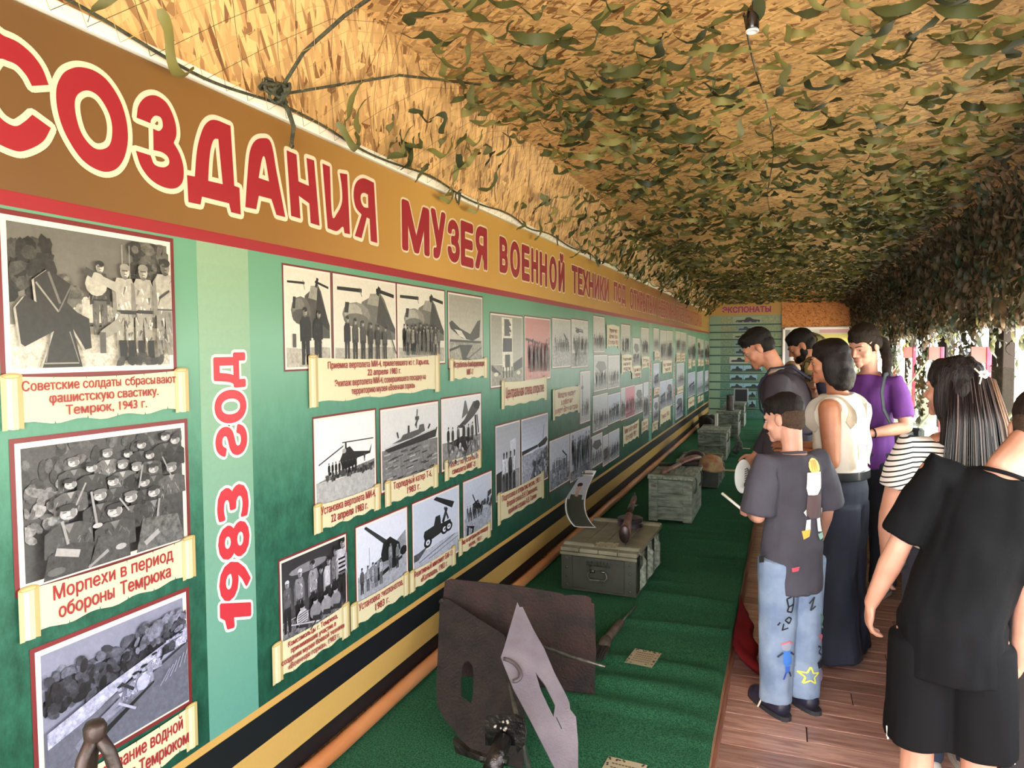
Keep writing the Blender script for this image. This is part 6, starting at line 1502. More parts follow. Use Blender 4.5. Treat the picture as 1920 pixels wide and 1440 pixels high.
    def decals(s, target, items, name, dirn=V((0, 1, 0)), y0=-.6, mtl=None, off=.0022):
        """project flat print (x, z, colour polygons) onto a garment from behind (+Y ray) or any direction"""
        bv = BVHTree.FromPolygons([v.co for v in target.data.vertices], [tuple(p.vertices) for p in target.data.polygons])
        side = dirn.cross(V((0, 0, 1))).normalized(); vs = []; fs = []; cs = []; lay = off
        for pts, col in items:
            lay += .0003; bm = B()
            f = bm.faces.new([bm.verts.new((p[0], p[1], 0)) for p in pts]); bmesh.ops.triangulate(bm, faces=[f])
            for q in range(4):
                es = [e for e in bm.edges if e.calc_length() > .018]
                if not es: break
                bmesh.ops.subdivide_edges(bm, edges=es, cuts=1); bmesh.ops.triangulate(bm, faces=bm.faces[:])
            bm.verts.index_update(); i0 = len(vs); ok = True; new = []
            for v in bm.verts:
                o_ = side*v.co.x + V((0, 0, v.co.y)) + dirn*y0; h = bv.ray_cast(o_, dirn)
                if h[0] is None: ok = False; new.append(o_)
                else: new.append(h[0]-dirn*lay)
            if ok:
                vs += new
                for f in bm.faces: fs.append([i0+v.index for v in f.verts]); cs.append((*lin(col), 0))
            bm.free()
        me = bpy.data.meshes.new(name); me.from_pydata([tuple(v) for v in vs], [], fs); ca = me.color_attributes.new('Col', 'FLOAT_COLOR', 'CORNER'); buf = []
        for c in cs: buf += list(c)*3
        ca.data.foreach_set('color', buf); return link_mesh(name, me, mtl or attr_mat('shirt_print', .7), s.t)
SK1 = skin('skin_light', 'c4937e', 'b27e68'); SK2 = skin('skin_tan', 'b5795a', 'a0664a'); SK3 = skin('skin_pink', 'd09c86', 'bc8470'); SK4 = skin('skin_warm', 'be8668', 'aa7054')
HAIRD = mat('hair_dark', '0f0b09', .6, col2='1e1713', vscale=60, stretch=(3, 3, .3), bump=.6, bscale=150, spec=.18)
HAIRB = mat('hair_brown', '1a120e', .65, col2='30241b', vscale=60, stretch=(3, 3, .4), bump=.6, bscale=150, spec=.18)
HAIRS = mat('hair_cropped', '4a3a2e', .9, col2='382b21', vscale=160, bump=.4, bscale=300, spec=.18)
down = (0, .03, -1)
def epts(cx, cy, rx, ry, n=12): return [(cx+rx*math.cos(2*PI*k/n), cy+ry*math.sin(2*PI*k/n)) for k in range(n)]
def wpt(px, py, Y): return at_y(px, py, Y)
# --- boy in the grey T-shirt, back towards us, face to the left
b = at_z(1428, 1352, 0)
P1 = Person('boy in charcoal printed T-shirt and doodled light jeans standing by the podium', .035, 3.30, math.radians(38), 1.365, lean=.02, hp=.25, hy=math.radians(30), head=1.13)
P1.body(SK1, {'L': ((-.16, -.02, -1), (.42, .88, -.12), (.0, 1, .0), (1, 0, -.2), .9, -1), 'R': ((.32, .10, -1), (.18, .45, -.9), (.05, .4, -.9), (-1, .2, 0), .6, 1)}, vox=.005)
P1.face(browc='3a2a1e'); P1.hair_short(HAIRD, 1.0, sides=HAIRS)
TG = mat('tshirt_charcoal', '45434e', .85, col2='3a3842', vscale=5, bump=.15, bscale=300)
sh = P1.shirt(TG, hem=.70, sleeve=.95, ease=.052, flare=.022, vox=.007, wid=1.0, sl_ease=.042, fold=.010); P1.collar(TG, .068, 1.462, .007)
dx, zb_ = .035, .70
D_ = [(epts(dx+.01, 1.06, .032, .034), 'e8c872'), ([(dx-.03, 1.075), (dx-.045, 1.12), (dx-.01, 1.095)], '5a50a0'), ([(dx+.035, 1.075), (dx+.05, 1.115), (dx+.005, 1.10)], 'd8b050'), ([(dx-.034, 1.035), (dx+.042, 1.035), (dx+.045, .965), (dx+.02, .935), (dx-.03, .94), (dx-.04, .97)], 'e9e4da')] + \
     [([(dx-.01+q*.012, 1.085), (dx-.005+q*.012, 1.03), (dx+.0+q*.012, 1.085)], 'c89a48') for q in range(3)] + \
     [([(dx-.035, .935), (dx+.045, .94), (dx+.06, .865), (dx+.045, .835), (dx-.02, .84), (dx-.042, .86)], '5e4a4c'), ([(dx-.04, .835), (dx-.015, .835), (dx-.02, .79), (dx-.048, .79)], 'd5d8dc'), ([(dx+.02, .835), (dx+.046, .835), (dx+.055, .775), (dx+.024, .78)], 'd5d8dc'),
      ([(dx-.065, .79), (dx-.02, .795), (dx-.03, .765), (dx-.06, .755)], 'd9b04c'), ([(dx+.02, .77), (dx+.056, .772), (dx+.062, .75), (dx+.03, .745)], '8fb5a8'), ([(dx-.055, .868), (dx-.042, .88), (dx-.04, .85)], 'e0dcd0'), ([(dx+.06, .875), (dx+.074, .87), (dx+.062, .845)], 'e0dcd0')]
P1.decals(sh, [([(p[0], p[1]+.035) for p in pts], c) for pts, c in D_], 'shirt_print')
bm = B(); box(bm, (0, 0, 0), (.022, .004, .028)); lb = obj('hem_label', bm, mat('label_black', '0c0c0e', .6), P1.t); lb.location = (-.178, -.03, .70)
DEN = mat('light_denim', '8a9cb4', .85, col2='6b7f9c', vscale=7, bump=.25, bscale=260)
pn = P1.pants(DEN, hem=.075, wide=[.115, .105, .098, .088], vox=.007, name='jeans', fold=.013)
def star(cx, cz, R, w): 
    o_ = []
    P_ = [(cx+R*math.cos(PI/2+k*PI/5)*(1 if k % 2 == 0 else .42), cz+R*math.sin(PI/2+k*PI/5)*(1 if k % 2 == 0 else .42)) for k in range(10)]
    for a, c in zip(P_, P_[1:]+P_[:1]):
        d = math.hypot(c[0]-a[0], c[1]-a[1]); nx, ny = -(c[1]-a[1])/d*w, (c[0]-a[0])/d*w; o_.append(([(a[0]+nx, a[1]+ny), (c[0]+nx, c[1]+ny), (c[0]-nx, c[1]-ny), (a[0]-nx, a[1]-ny)], 'd8d860'))
    return o_
def seg(pts, w, col):
    o_ = []
    for a, c in zip(pts, pts[1:]):
        d = math.hypot(c[0]-a[0], c[1]-a[1]) or 1; nx, ny = -(c[1]-a[1])/d*w, (c[0]-a[0])/d*w; o_.append(([(a[0]+nx, a[1]+ny), (c[0]+nx, c[1]+ny), (c[0]-nx, c[1]-ny), (a[0]-nx, a[1]-ny)], col))
    return o_
ql = -.085; it = []
it += seg([(ql-.005, .535), (ql+.028, .55), (ql+.03, .51), (ql+.004, .50), (ql-.005, .535)], .0035, '15161c') + seg([(ql+.03, .51), (ql+.022, .475), (ql+.0, .48), (ql+.004, .50)], .0035, '15161c') + seg([(ql+.01, .455), (ql-.005, .44), (ql+.012, .425), (ql+.022, .445), (ql+.01, .455)], .003, '15161c') + seg([(ql-.01, .425), (ql-.015, .395), (ql+.012, .405)], .003, '15161c') + seg([(ql-.022, .43), (ql-.03, .415)], .003, '15161c')
it += [(epts(ql+.005, .325, .022, .020), '8f95a8')] + seg([(ql-.018, .335), (ql+.02, .345), (ql+.032, .335)], .0035, 'c86a78') + [([(ql-.012, .305), (ql+.022, .305), (ql+.028, .25), (ql+.0, .235), (ql-.012, .255)], '3f78c8'), ([(ql-.005, .24), (ql+.02, .24), (ql+.018, .21), (ql-.002, .212)], '3a62c0')] + seg([(ql-.012, .30), (ql-.034, .28)], .004, '2a3040') + seg([(ql+.022, .30), (ql+.042, .285)], .004, '2a3040') + seg([(ql, .215), (ql-.012, .185)], .004, '2f4aa0') + seg([(ql+.016, .215), (ql+.03, .19)], .004, '22283c')
qr = .075
it += star(qr-.028, .175, .042, .0035) + [([(qr+.0, .235), (qr+.045, .25), (qr+.045, .205), (qr+.01, .205)], '1c1a20'), (epts(qr+.03, .17, .020, .024), '8a7a92')] + seg([(qr+.01, .45), (qr+.03, .43), (qr+.015, .40), (qr+.035, .38)], .005, '5a7a6a') + seg([(qr+.0, .36), (qr+.025, .35), (qr+.01, .33)], .006, 'b06070') + seg([(qr+.0, .31), (qr+.02, .30), (qr+.005, .28), (qr+.025, .265)], .004, '2a3040') + seg([(qr-.045, .50), (qr-.025, .53), (qr-.04, .47), (qr-.02, .49)], .003, '20242c')
it += [([(ql+.005, .672), (ql+.045, .675), (ql+.042, .655), (ql+.008, .655)], 'c05060')]
P1.decals(pn, it[:12], 'lettering_doodle'); P1.decals(pn, it[12:], 'figure_doodle')['kind'] = 'stuff'
SHO = mat('sneaker_navy', '2a2a40', .5, col2='1c1c2c', vscale=16, detail=1); P1.shoes(SHO, '2c2e34', 1.14, laces=True)
# the stick he holds and a second one behind him
Wl = P1.t.location + Rz(math.radians(38)) @ P1.J['L'][2]
a = wpt(1354, 925, Wl.y+.10)
bm = B(); hp_ = Wl+Rz(math.radians(38)) @ V((.0, .07, .0)); d = (a-hp_).normalized(); tube(bm, [hp_-d*.05-hp_, a-hp_], [.006, .007], 10)
o = obj('white_stick', bm, mat('stick_white', 'd9d9d2', .4), smooth=True, loc=hp_); tag(o, 'thin white stick held out in the left hand of the boy in charcoal T-shirt', 'stick')
Wr_ = P1.t.location + Rz(math.radians(38)) @ P1.J['R'][2]; e_ = wpt(1536, 1074, Wr_.y-.03)
bm = B(); hp_ = Wr_+V((0, 0, -.07)); tube(bm, [V((0, 0, 0)), (e_-hp_)*.9, (e_-hp_)], [.007, .008, .010], 10); o = obj('white_stick', bm, MATS['stick_white'], smooth=True, loc=hp_); tag(o, 'white rounded stick end showing behind the boy at his right hip', 'stick')
# --- man in dark hooded jacket leaning over the podium
P2 = Person('man in dark maroon-grey hooded jacket with navy backpack leaning over the exhibits',   .12, 4.72, math.radians(88), 1.765, lean=.34, hp=.62, hy=math.radians(4), head=1.0)
P2.body(SK4, {'L': ((-.12, .06, -1), (.05, .10, -1), (0, .25, -1), (1, 0, 0), .9, -1), 'R': ((.12, .1, -1), (0, .5, -.85), (0, .6, -.8), (-1, 0, 0), .5, 1)}, vox=.006)
P2.face(browc='30221a'); P2.hair_short(HAIRD, 1.0, fringe=.004)
JK = mat('jacket_maroon', '3a3038', .75, col2='2c262e', vscale=5, bump=.2, bscale=120); P2.shirt(JK, hem=.84, sleeve=2, ease=.034, vox=.008, name='hooded_jacket', sl_ease=.024, fold=.012)
bm = B(); ell3(bm, P2.U((0, -.075, 1.44)), (.095, .05, .055)); limb(bm, [P2.U((-.075, -.03, 1.45)), P2.U((-.05, .04, 1.44))], [.03, .018]); limb(bm, [P2.U((.075, -.03, 1.45)), P2.U((.05, .04, 1.44))], [.03, .018]); remesh(bm, 'hood', .008, JK, P2.t, 4)
bm = B(); tube(bm, [P2.U((.06*math.cos(a*PI/10), .058*math.sin(a*PI/10)-.012, 1.475)) for a in range(21)], .008, 8, caps=False); obj('pale_collar', bm, mat('collar_pale', 'b8bcae', .8), P2.t, smooth=True)
NV = mat('backpack_navy', '1c2038', .7, bump=.2)
P2.pants(mat('trousers_black', '20222c', .8, col2='181a22', vscale=5), vox=.010); P2.shoes(mat('shoe_black', '17171a', .5), '2a2a2c')
bp_ = empty('backpack', P2.t.location+Rz(P2.t.rotation_euler.z) @ P2.U((0, -.20, 1.2)), 'dark navy backpack worn on the back of the man in the hooded jacket', 'backpack', rz=P2.t.rotation_euler.z)
o_ = P2.U((0, -.20, 1.2)); q = lambda p: P2.U(p)-o_
bm = B(); loft(bm, [(0, -.235, z, .12*w, .055*w) for z, w in ((1.02, .9), (1.05, 1), (1.28, 1), (1.36, .8), (1.38, .5))], T=q, sq=3); remesh(bm, 'pack', .009, NV, bp_, 4)
bm = B(); loft(bm, [(0, -.292, z, .085*w, .02) for z, w in ((1.05, .9), (1.16, 1), (1.2, .8))], T=q, sq=3); obj('front_pocket', bm, NV, bp_, smooth=True)
for sx in (-1, 1):
    bm = B(); pts = [(sx*.08, -.17, 1.36), (sx*.105, -.09, 1.475), (sx*.12, .02, 1.50), (sx*.125, .12, 1.42), (sx*.13, .155, 1.28), (sx*.15, .08, 1.12), (sx*.16, -.06, 1.06), (sx*.1, -.18, 1.06)]
    tube(bm, [q(p) for p in pts], .018, 8, flat=.35); obj('strap', bm, NV, bp_, smooth=True)
# white round fan in his hand
Wh = P2.t.location + Rz(P2.t.rotation_euler.z) @ (P2.J['L'][2]+V((0, .03, -.10)))
c = wpt(1393, 893, Wh.y-.02)
t = empty('round_fan', c, 'white oval disc with dark print in the hand of the man in the hooded jacket', 'fan')
bm = B(); lathe(bm, [(.0, .008), (.06, .004), (.088, -.004), (.092, -.002), (.09, .002), (.06, .010), (.0, .014)], seg=28, axis='y'); Mt = Rz(math.radians(52)).to_4x4() @ Matrix.Diagonal((.80, 1, 1.14, 1)); xf(bm.verts, Mt); obj('disc', bm, mat('fan_white', 'dcdad6', .4), t, smooth=True)
bm = B(); xs = [((.03, -.012, -.06), .012), ((.0, -.012, -.02), .008), ((-.01, -.012, .03), .008)]
P = Print(lambda u, w_, lay: Mt @ V((u, -.012-lay, w_))); 
for k in range(6): P.poly([(.0, .04-.012*k), (.035, .045-.012*k), (.035, .040-.012*k), (.0, .035-.012*k)], '4a443e')
P.ell(.01, -.045, .016, .016, '26221e'); P.poly([(.02, .05), (.06, .03), (.062, -.06), (.03, -.07), (.035, .02)], '6a6258')
P.build('disc_print', PRINT, t)
# --- woman in white ruffled blouse
P3 = Person('woman with dark bob in white ruffled sleeveless blouse and wide navy trousers', .27, 3.98, math.radians(74), 1.62, lean=.05, hp=.12, hy=math.radians(14), girth=1.10, head=1.02)
P3.body(SK2, {'L': ((-.16, -.10, -1), (.45, .85, .10), (.5, .8, .2), (0, 0, -1), .5, 1), 'R': ((.18, .05, -1), (-.4, .8, .1), (-.4, .8, .2), (0, 0, -1), .5, -1)}, vox=.006)
P3.face(browc='1c1410', lipc='8a4640'); hm = mat('hair_bob', '0e0908', .5, col2='1e1412', vscale=40, stretch=(4, 4, .4), bump=.5, bscale=120, spec=.18)
bm = B(); P3.hd(bm, (0, -.018, .046), (.086, .102, .085)); P3.hd(bm, (0, -.050, -.01), (.092, .075, .09)); P3.hd(bm, (0, -.058, -.08), (.098, .066, .075)); P3.hd(bm, (0, -.052, -.125), (.092, .058, .05)); P3.hd(bm, (.072, -.008, -.035), (.026, .046, .10)); P3.hd(bm, (-.072, -.008, -.035), (.026, .046, .10)); P3.hd(bm, (0, .018, .085), (.066, .058, .036))
remesh(bm, 'hair', .0065, hm, P3.t, 4, fold=lambda c, n: .006*noise.noise(V((c.x*22, c.y*22, c.z*8)))+.002)
BL = mat('blouse_white', 'e9e4d8', .75, col2='ddd6c8', vscale=6, bump=.1); P3.shirt(BL, hem=1.045, sleeve=.08, ease=.030, flare=.012, vox=.008, name='blouse', sl_ease=.0, fold=.012, neck=1.475)
for sx in (-1, 1):
    def ruff(u, v, sx=sx, lay=0):
        th = math.radians(-55+u*275); w = math.sin(u*19+lay)*.007*v
        return P3.U((sx*(.150+.045*v+w), -.002+(.082+.050*v)*math.cos(th)*1.0+w*.5, 1.385+(.080+.030*v)*math.sin(th)-.02*v))
    bm = B(); grid_surface(bm, ruff, 64, 6); bmesh.ops.solidify(bm, geom=bm.faces[:], thickness=.0025); obj('ruffle', bm, BL, P3.t, smooth=True)
    bm = B(); grid_surface(bm, lambda u, v, sx=sx: P3.U((sx*(.16-.05*u+.045*v), -.118-.012*v-.007*v*math.sin(u*12), 1.42-.34*u-.02*v)), 40, 4); bmesh.ops.solidify(bm, geom=bm.faces[:], thickness=.0025); obj('back_ruffle', bm, BL, P3.t, smooth=True)
NAVY = mat('trousers_navy', '262b3c', .8, col2='1d2130', vscale=5, bump=.15, bscale=200); P3.pants(NAVY, top=1.045, hem=.03, wide=[.125, .125, .135, .150], vox=.010, name='wide_trousers', fold=.018)
bm = B(); loft(bm, [(0, 0, z, .192, .150) for z in (1.012, 1.015, 1.055, 1.057)], seg=32, T=P3.U); obj('belt', bm, mat('belt_black', '1a1b20', .3, coat=.3), P3.t, smooth=True)
# --- woman in purple
P4 = Person('woman in purple T-shirt with ponytail, shoulder strap and dark jeans', .515, 5.12, math.radians(150), 1.71, lean=.06, hp=.35, hy=math.radians(-8), girth=.98, head=1.12)
P4.body(SK3, {'R': ((.25, .1, -1), (-.3, .75, -.1), (-.2, .8, -.35), (0, -.3, -1), .35, 1), 'L': ((-.28, .12, -1), (.55, .72, -.15), (.75, .4, -.5), (.2, -.6, -.5), .35, -1)}, vox=.005)
P4.face(browc='3a281e', lipc='b0706a'); bm = B(); P4.hd(bm, (0, -.020, .050), (.082, .101, .084)); P4.hd(bm, (0, -.045, .0), (.074, .066, .07)); P4.hd(bm, (0, .020, .087), (.062, .05, .034))
P4.hd(bm, (.062, -.03, .01), (.028, .05, .05)); P4.hd(bm, (-.062, -.03, .01), (.028, .05, .05)); limb(bm, [P4.hpnt((0, -.10, .02)), P4.hpnt((-.04, -.13, -.03)), P4.hpnt((-.085, -.07, -.11)), P4.hpnt((-.095, -.01, -.20)), P4.hpnt((-.09, .0, -.27))], [.03, .036, .032, .026, .010]); remesh(bm, 'hair', .007, HAIRB, P4.t, 4, fold=lambda c, n: .003*noise.noise(c*50)+.001)
PU = mat('tshirt_purple', '6a3284', .8, col2='5a2874', vscale=5, bump=.1); P4.shirt(PU, hem=.84, sleeve=.78, ease=.016, vox=.007, sl_ease=.014, fold=.010); P4.collar(PU, .068, 1.458, .006)
P4.pants(mat('jeans_dark', '2a303e', .85, col2='20242f', vscale=6, bump=.2, bscale=260), vox=.009, wide=[.100, .078, .072, .085], name='jeans'); P4.shoes(mat('sneaker_pale', 'b4aea4', .6), 'd8d4cc')
bm = B(); w0, w1 = P4.J['L'][1], P4.J['L'][2]; d = (w1-w0).normalized(); cc = w1-d*.035; x_, y_, _ = frame_of(d); tube(bm, [cc+x_*.031*math.cos(a*PI/8)+y_*.029*math.sin(a*PI/8) for a in range(17)], .004, 6, caps=False); wt = obj('watch_strap', bm, mat('watch', '1a1a1c', .4), P4.t, smooth=True)
sb = empty('shoulder_bag', P4.t.location+Rz(P4.t.rotation_euler.z) @ P4.U((-.2, -.17, 1.0)), 'black shoulder bag with grey strap on the woman in purple', 'bag', rz=P4.t.rotation_euler.z); o_ = P4.U((-.2, -.17, 1.0)); q = lambda p: P4.U(p)-o_
bm = B(); tube(bm, [q(p) for p in ((-.19, -.15, 1.10), (-.17, -.11, 1.3), (-.125, -.03, 1.47), (-.125, .05, 1.465), (-.14, .135, 1.36), (-.155, .142, 1.25), (-.185, .10, 1.15), (-.215, -.05, 1.06), (-.21, -.15, 1.06))], .017, 8, flat=.3); obj('strap', bm, mat('strap_grey', '2c3236', .7), sb, smooth=True)
bm = B(); box(bm, (0, 0, 0), (.11, .07, .22), bev=.015); b_ = obj('bag_body', bm, mat('bag_black', '17181c', .5), sb); b_.location = q((-.2, -.19, .98))
# --- woman with long hair and striped top
P5 = Person('woman with very long straight dark hair and hair clip in black and white striped T-shirt', .585, 2.98, math.radians(12), 1.53, lean=.0, hp=.05, hy=math.radians(42), girth=1.08, head=1.06)
P5.body(SK1, {'L': ((-.26, .0, -1), (.10, .35, -1), (0, .3, -1), (1, 0, 0), .6, -1), 'R': ((.30, .0, -1), (0, .4, -1), (0, .3, -1), (-1, 0, 0), .6, 1)}, vox=.006)
P5.face(); 
def stripe_mat():
    m = bpy.data.materials.new('striped_jersey'); m.use_nodes = True; nt = m.node_tree; N = nt.nodes; L = nt.links; b = N['Principled BSDF']; b.inputs['Roughness'].default_value = .8
    tc = N.new('ShaderNodeTexCoord'); sp = N.new('ShaderNodeSeparateXYZ'); L.new(tc.outputs['Object'], sp.inputs[0]); ab = N.new('ShaderNodeMath'); ab.operation = 'ABSOLUTE'; L.new(sp.outputs[0], ab.inputs[0])
    mr = N.new('ShaderNodeMapRange'); mr.inputs[1].default_value = .17; mr.inputs[2].default_value = .34; mr.inputs[3].default_value = 0; mr.inputs[4].default_value = -.055; L.new(ab.outputs[0], mr.inputs[0])
    a1 = N.new('ShaderNodeMath'); a1.operation = 'SUBTRACT'; L.new(sp.outputs[2], a1.inputs[0]); L.new(mr.outputs[0], a1.inputs[1])
    mu = N.new('ShaderNodeMath'); mu.operation = 'MULTIPLY'; mu.inputs[1].default_value = 1/.0180; L.new(a1.outputs[0], mu.inputs[0]); fr = N.new('ShaderNodeMath'); fr.operation = 'FRACT'; L.new(mu.outputs[0], fr.inputs[0])
    gt = N.new('ShaderNodeMath'); gt.operation = 'GREATER_THAN'; gt.inputs[1].default_value = .70; L.new(fr.outputs[0], gt.inputs[0]); mx = N.new('ShaderNodeMix'); mx.data_type = 'RGBA'; mx.inputs[6].default_value = (*lin('ddd8d4'), 1); mx.inputs[7].default_value = (*lin('141318'), 1)
    L.new(gt.outputs[0], mx.inputs[0]); L.new(mx.outputs[2], b.inputs['Base Color']); return m
P5.shirt(stripe_mat(), hem=.86, sleeve=.62, ease=.020, vox=.007, sl_ease=.018, fold=.006)
P5.pants(mat('jeans_mid', '39435a', .85, col2='2c3448', vscale=6), vox=.010, name='jeans'); P5.shoes(mat('shoe_white', 'cfcac2', .5))
hl = mat('hair_long_streaked', '0e0a09', .45, col2='2c2322', vscale=30, stretch=(4, 4, .12), bump=.7, bscale=90, spec=.18)
bm = B(); P5.hd(bm, (0, -.018, .046), (.087, .103, .086)); P5.hd(bm, (0, -.050, -.01), (.092, .070, .09)); P5.hd(bm, (0, .02, .088), (.064, .05, .034)); P5.hd(bm, (.074, -.008, -.04), (.024, .046, .10)); P5.hd(bm, (-.074, -.008, -.04), (.024, .046, .10))
hb = P5.hpnt((0, -.06, -.02)); kz = 1
loft(bm, [(hb.x*1+dx_, hb.y-.01+dy_, hb.z+dz_, rx, ry) for dx_, dy_, dz_, rx, ry in ((0, .03, .09, .05, .03), (0, .01, .03, .088, .045), (.005, -.005, -.06, .103, .05), (.01, -.025, -.15, .115, .045), (.012, -.035, -.28, .125, .035), (.014, -.04, -.40, .125, .025), (.014, -.04, -.45, .11, .016))])
remesh(bm, 'hair', .0065, hl, P5.t, 4, fold=lambda c, n: .007*noise.noise(V((c.x*38, c.y*38, c.z*2.5)))+.002)
STR = [mat('strand_dark', '1a1416', .3), mat('strand_ash', '6a5a56', .35), mat('strand_brown', '8a6a54', .35)]
rr = random.Random(4); bms = [B(), B(), B()]
for k in range(150):
    u = rr.uniform(-1, 1); w = rr.uniform(-.5, .5); a = hb+V((u*.075, -.035-.015*(1-u*u), .05+.03*(1-abs(u)))); e = hb+V((.014+u*(.135), -.08-.03*(1-u*u), -.34-rr.uniform(0, .12)))
    m1 = hb+V((.008+u*.102, -.062-.028*(1-u*u), -.10)); m2 = hb+V((.012+u*.122, -.078-.028*(1-u*u), -.24)); j = V((rr.uniform(-.006, .006), rr.uniform(-.006, .004), 0))
    ci = 2 if (u > .55 and rr.random() < .5) else (1 if rr.random() < (.12 if u < 0 else .3) else 0); tube(bms[ci], [a, m1+j, m2+j*1.4, e+j*2], [.001, .0022, .0022, .001], 5)
for i, n_ in enumerate(('hair_strands', 'hair_strands', 'hair_strands')): o = obj(n_, bms[i], STR[i], P5.t, smooth=True); o['kind'] = 'stuff'
cp = P5.hpnt((-.022, -.124, .055)); bm = B()
for k in range(5): a = k*2*PI/5; ell3(bm, cp+V((.012*math.cos(a), -.006, .010*math.sin(a))), (.009, .004, .007), sub=1)
tube(bm, [cp+V((-.03, -.002, .02)), cp+V((-.01, -.012, -.005)), cp+V((-.015, -.008, -.035))], .003, 6)
hcp = obj('hair_clip', bm, mat('clip_white', 'e8e2d4', .3), P5.t, smooth=True)
# --- large boy in black T-shirt and shorts, nearest
P6 = Person('heavy-set boy in black T-shirt and black shorts seen from behind at the right edge', .455, 2.34, math.radians(-4), 1.50, lean=.10, hp=.3, hy=math.radians(-14), girth=.97, head=1.10, side=.28, hoff=(.075, .02, -.03))
P6.body(SK1, {'L': ((-.40, -.02, -1), (-.36, .18, -1), (-.1, .15, -1), (1, .2, 0), .75, -1), 'R': ((-.30, -.12, -1), (-.08, .10, -1), (-.35, .1, -1), (-1, .3, 0), .8, 1)}, vox=.0048, fat=.02, shx=.185)
P6.face(); P6.hair_short(HAIRB, 1.0, sides=HAIRS)
BK = mat('tshirt_black', '101113', .9, col2='0c0d0f', vscale=5, bump=.15, bscale=200, spec=.12); P6.shirt(BK, hem=.76, sleeve=.88, ease=.034, flare=.008, vox=.007, fat=.02, shx=.185, sl_ease=.026, fold=.010); P6.collar(BK, .072, 1.458, .007)
P6.pants(mat('shorts_black', '0f1012', .9, bump=.1, spec=.12), hem=.51, wide=[.104, .108, .112], vox=.008, name='shorts')
for sx in (-1, 1):
    bm = B()
    for k in range(4): tube(bm, [V((sx*.182+.002*k*sx, -.03+.018*k, .505))*P6.k, V((sx*.186+.002*k*sx, -.028+.018*k, .55))*P6.k], .003, 6)
    obj('side_print', bm, mat('print_white2', 'd0d0cc', .6), P6.t)
P6.shoes(mat('shoe_dark', '232326', .5))
# --- group at the far end
P7 = Person('person in camouflage bucket hat and black top, furthest back by the poster', .13, 7.55, math.radians(-120), 1.72, lean=.1, hp=.5, hy=0, head=1.03)
AD = {'L': ((-.2, .1, -1), (.1, .5, -.8), (0, .6, -.6), (1, 0, 0), .5, -1), 'R': ((.2, .1, -1), (-.1, .5, -.8), (0, .6, -.6), (-1, 0, 0), .5, 1)}
P7.body(SK1, AD, vox=.009); P7.face(); P7.hair_short(HAIRB, vox=.01); P7.shirt(BK, hem=.86, sleeve=2, ease=.025, vox=.011, name='sweatshirt'); P7.pants(MATS['trousers_black'], vox=.012); P7.shoes(MATS['shoe_black'], '2a2a2c')
def camo(name, a, b_, c):
    m = mat(name, a, .85, col2=b_, vscale=14, detail=1); nt = m.node_tree; rp = [n for n in nt.nodes if n.type == 'VALTORGB'][0]; rp.color_ramp.interpolation = 'CONSTANT'; rp.color_ramp.elements[0].position = 0; rp.color_ramp.elements[1].position = .47; e = rp.color_ramp.elements.new(.58); e.color = (*lin(c), 1); return m
CAMO = camo('camo_cloth', '6c6238', '2e2a1c', '8c8152')
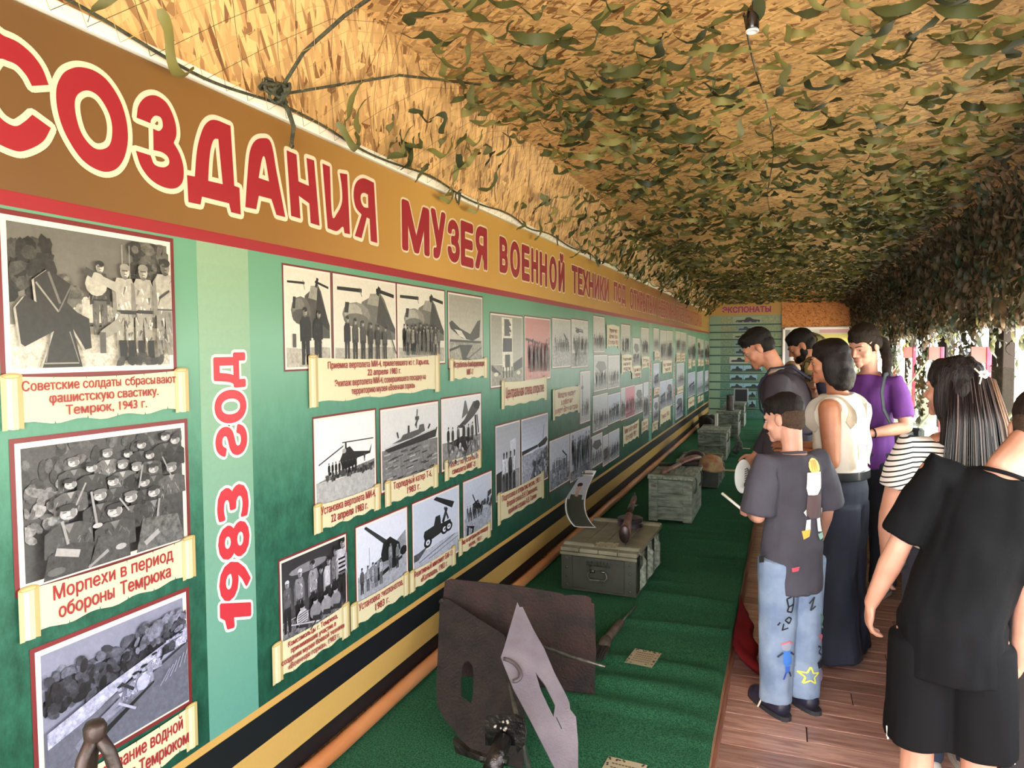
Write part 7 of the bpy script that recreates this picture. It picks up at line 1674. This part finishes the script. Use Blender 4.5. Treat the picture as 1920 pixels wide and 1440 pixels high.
def hat(Pn, bucket, label):
    t_ = empty('cap' if not bucket else 'bucket_hat', Pn.t.location+Rz(Pn.t.rotation_euler.z) @ Pn.hc, label, 'hat', rz=Pn.t.rotation_euler.z); sv_ = Pn.hc.copy(); R_ = Pn.Rh; kk = Pn.k*Pn.hs
    bm = B(); prof_ = [(.086, .045), (.088, .07), (.084, .105), (.066, .128), (.03, .138), (.002, .14)]; M_ = R_.to_4x4() @ Matrix.Translation((0, -.014*kk, -.008)) @ Matrix.Diagonal((kk, kk*1.18, kk, 1)); lathe(bm, prof_, seg=24, M=M_); obj('crown', bm, CAMO, t_, smooth=True)
    bm = B()
    if bucket: lathe(bm, [(.086, .05), (.125, .018), (.126, .014), (.086, .044)], seg=24, M=M_)
    else: grid_surface(bm, lambda u, v: M_ @ V(((u-.5)*.13*(1-.25*v*v), (.072+.065*v)*math.sqrt(max(.05, 1-((u-.5)*1.1)**2)), .052-.022*v-.05*(u-.5)**2)), 12, 5); bmesh.ops.solidify(bm, geom=bm.faces[:], thickness=.003)
    obj('brim', bm, CAMO, t_, smooth=True)
hat(P7, True, 'camouflage bucket hat worn by the furthest visitor in black')
P8 = Person('dark-bearded man with short dark hair bending his head down, in black T-shirt', .27, 6.0, math.radians(95), 1.74, lean=.14, hp=.55, hy=0, head=1.04)
P8.body(SK2, AD, vox=.008); P8.face(browc='120c0a'); P8.hair_short(HAIRD, 1.03, vox=.008)
bm = B(); P8.hd(bm, (0, .036, -.072), (.054, .053, .045)); P8.hd(bm, (0, .078, -.088), (.026, .022, .026)); P8.hd(bm, (.05, .01, -.045), (.018, .03, .04)); P8.hd(bm, (-.05, .01, -.045), (.018, .03, .04)); remesh(bm, 'beard', .007, HAIRD, P8.t, 3)
P8.shirt(BK, hem=.86, sleeve=.7, ease=.022, vox=.010); P8.pants(MATS['trousers_black'], vox=.012); P8.shoes(MATS['shoe_black'], '2a2a2c')
P9 = Person('fair-haired child in a pale top facing the camera between the visitors', .055, 6.75, math.radians(170), 1.44, hp=.2, head=1.12)
P9.body(SK3, AD, vox=.008); P9.face(browc='9a7a5a'); P9.hair_short(mat('hair_fair', 'b08a60', .6, col2='8a6a48', vscale=40), vox=.008); P9.shirt(mat('top_pale', 'c0b8b0', .8), hem=.84, vox=.011); P9.pants(MATS['jeans_mid'], vox=.012, name='jeans'); P9.shoes(MATS['shoe_white'])
P10 = Person('child in camouflage cap and camouflage jacket behind the man with the backpack', .20, 5.42, math.radians(168), 1.50, lean=.05, hp=.45, hy=.1, head=1.08)
P10.body(SK1, AD, vox=.008); P10.face(); P10.hair_short(HAIRB, vox=.009); P10.shirt(CAMO, hem=.84, sleeve=2, ease=.028, vox=.010, name='jacket'); P10.pants(MATS['jeans_mid'], vox=.012, name='jeans'); P10.shoes(MATS['shoe_black'])
hat(P10, False, 'camouflage peaked cap on the child behind the man with the backpack')
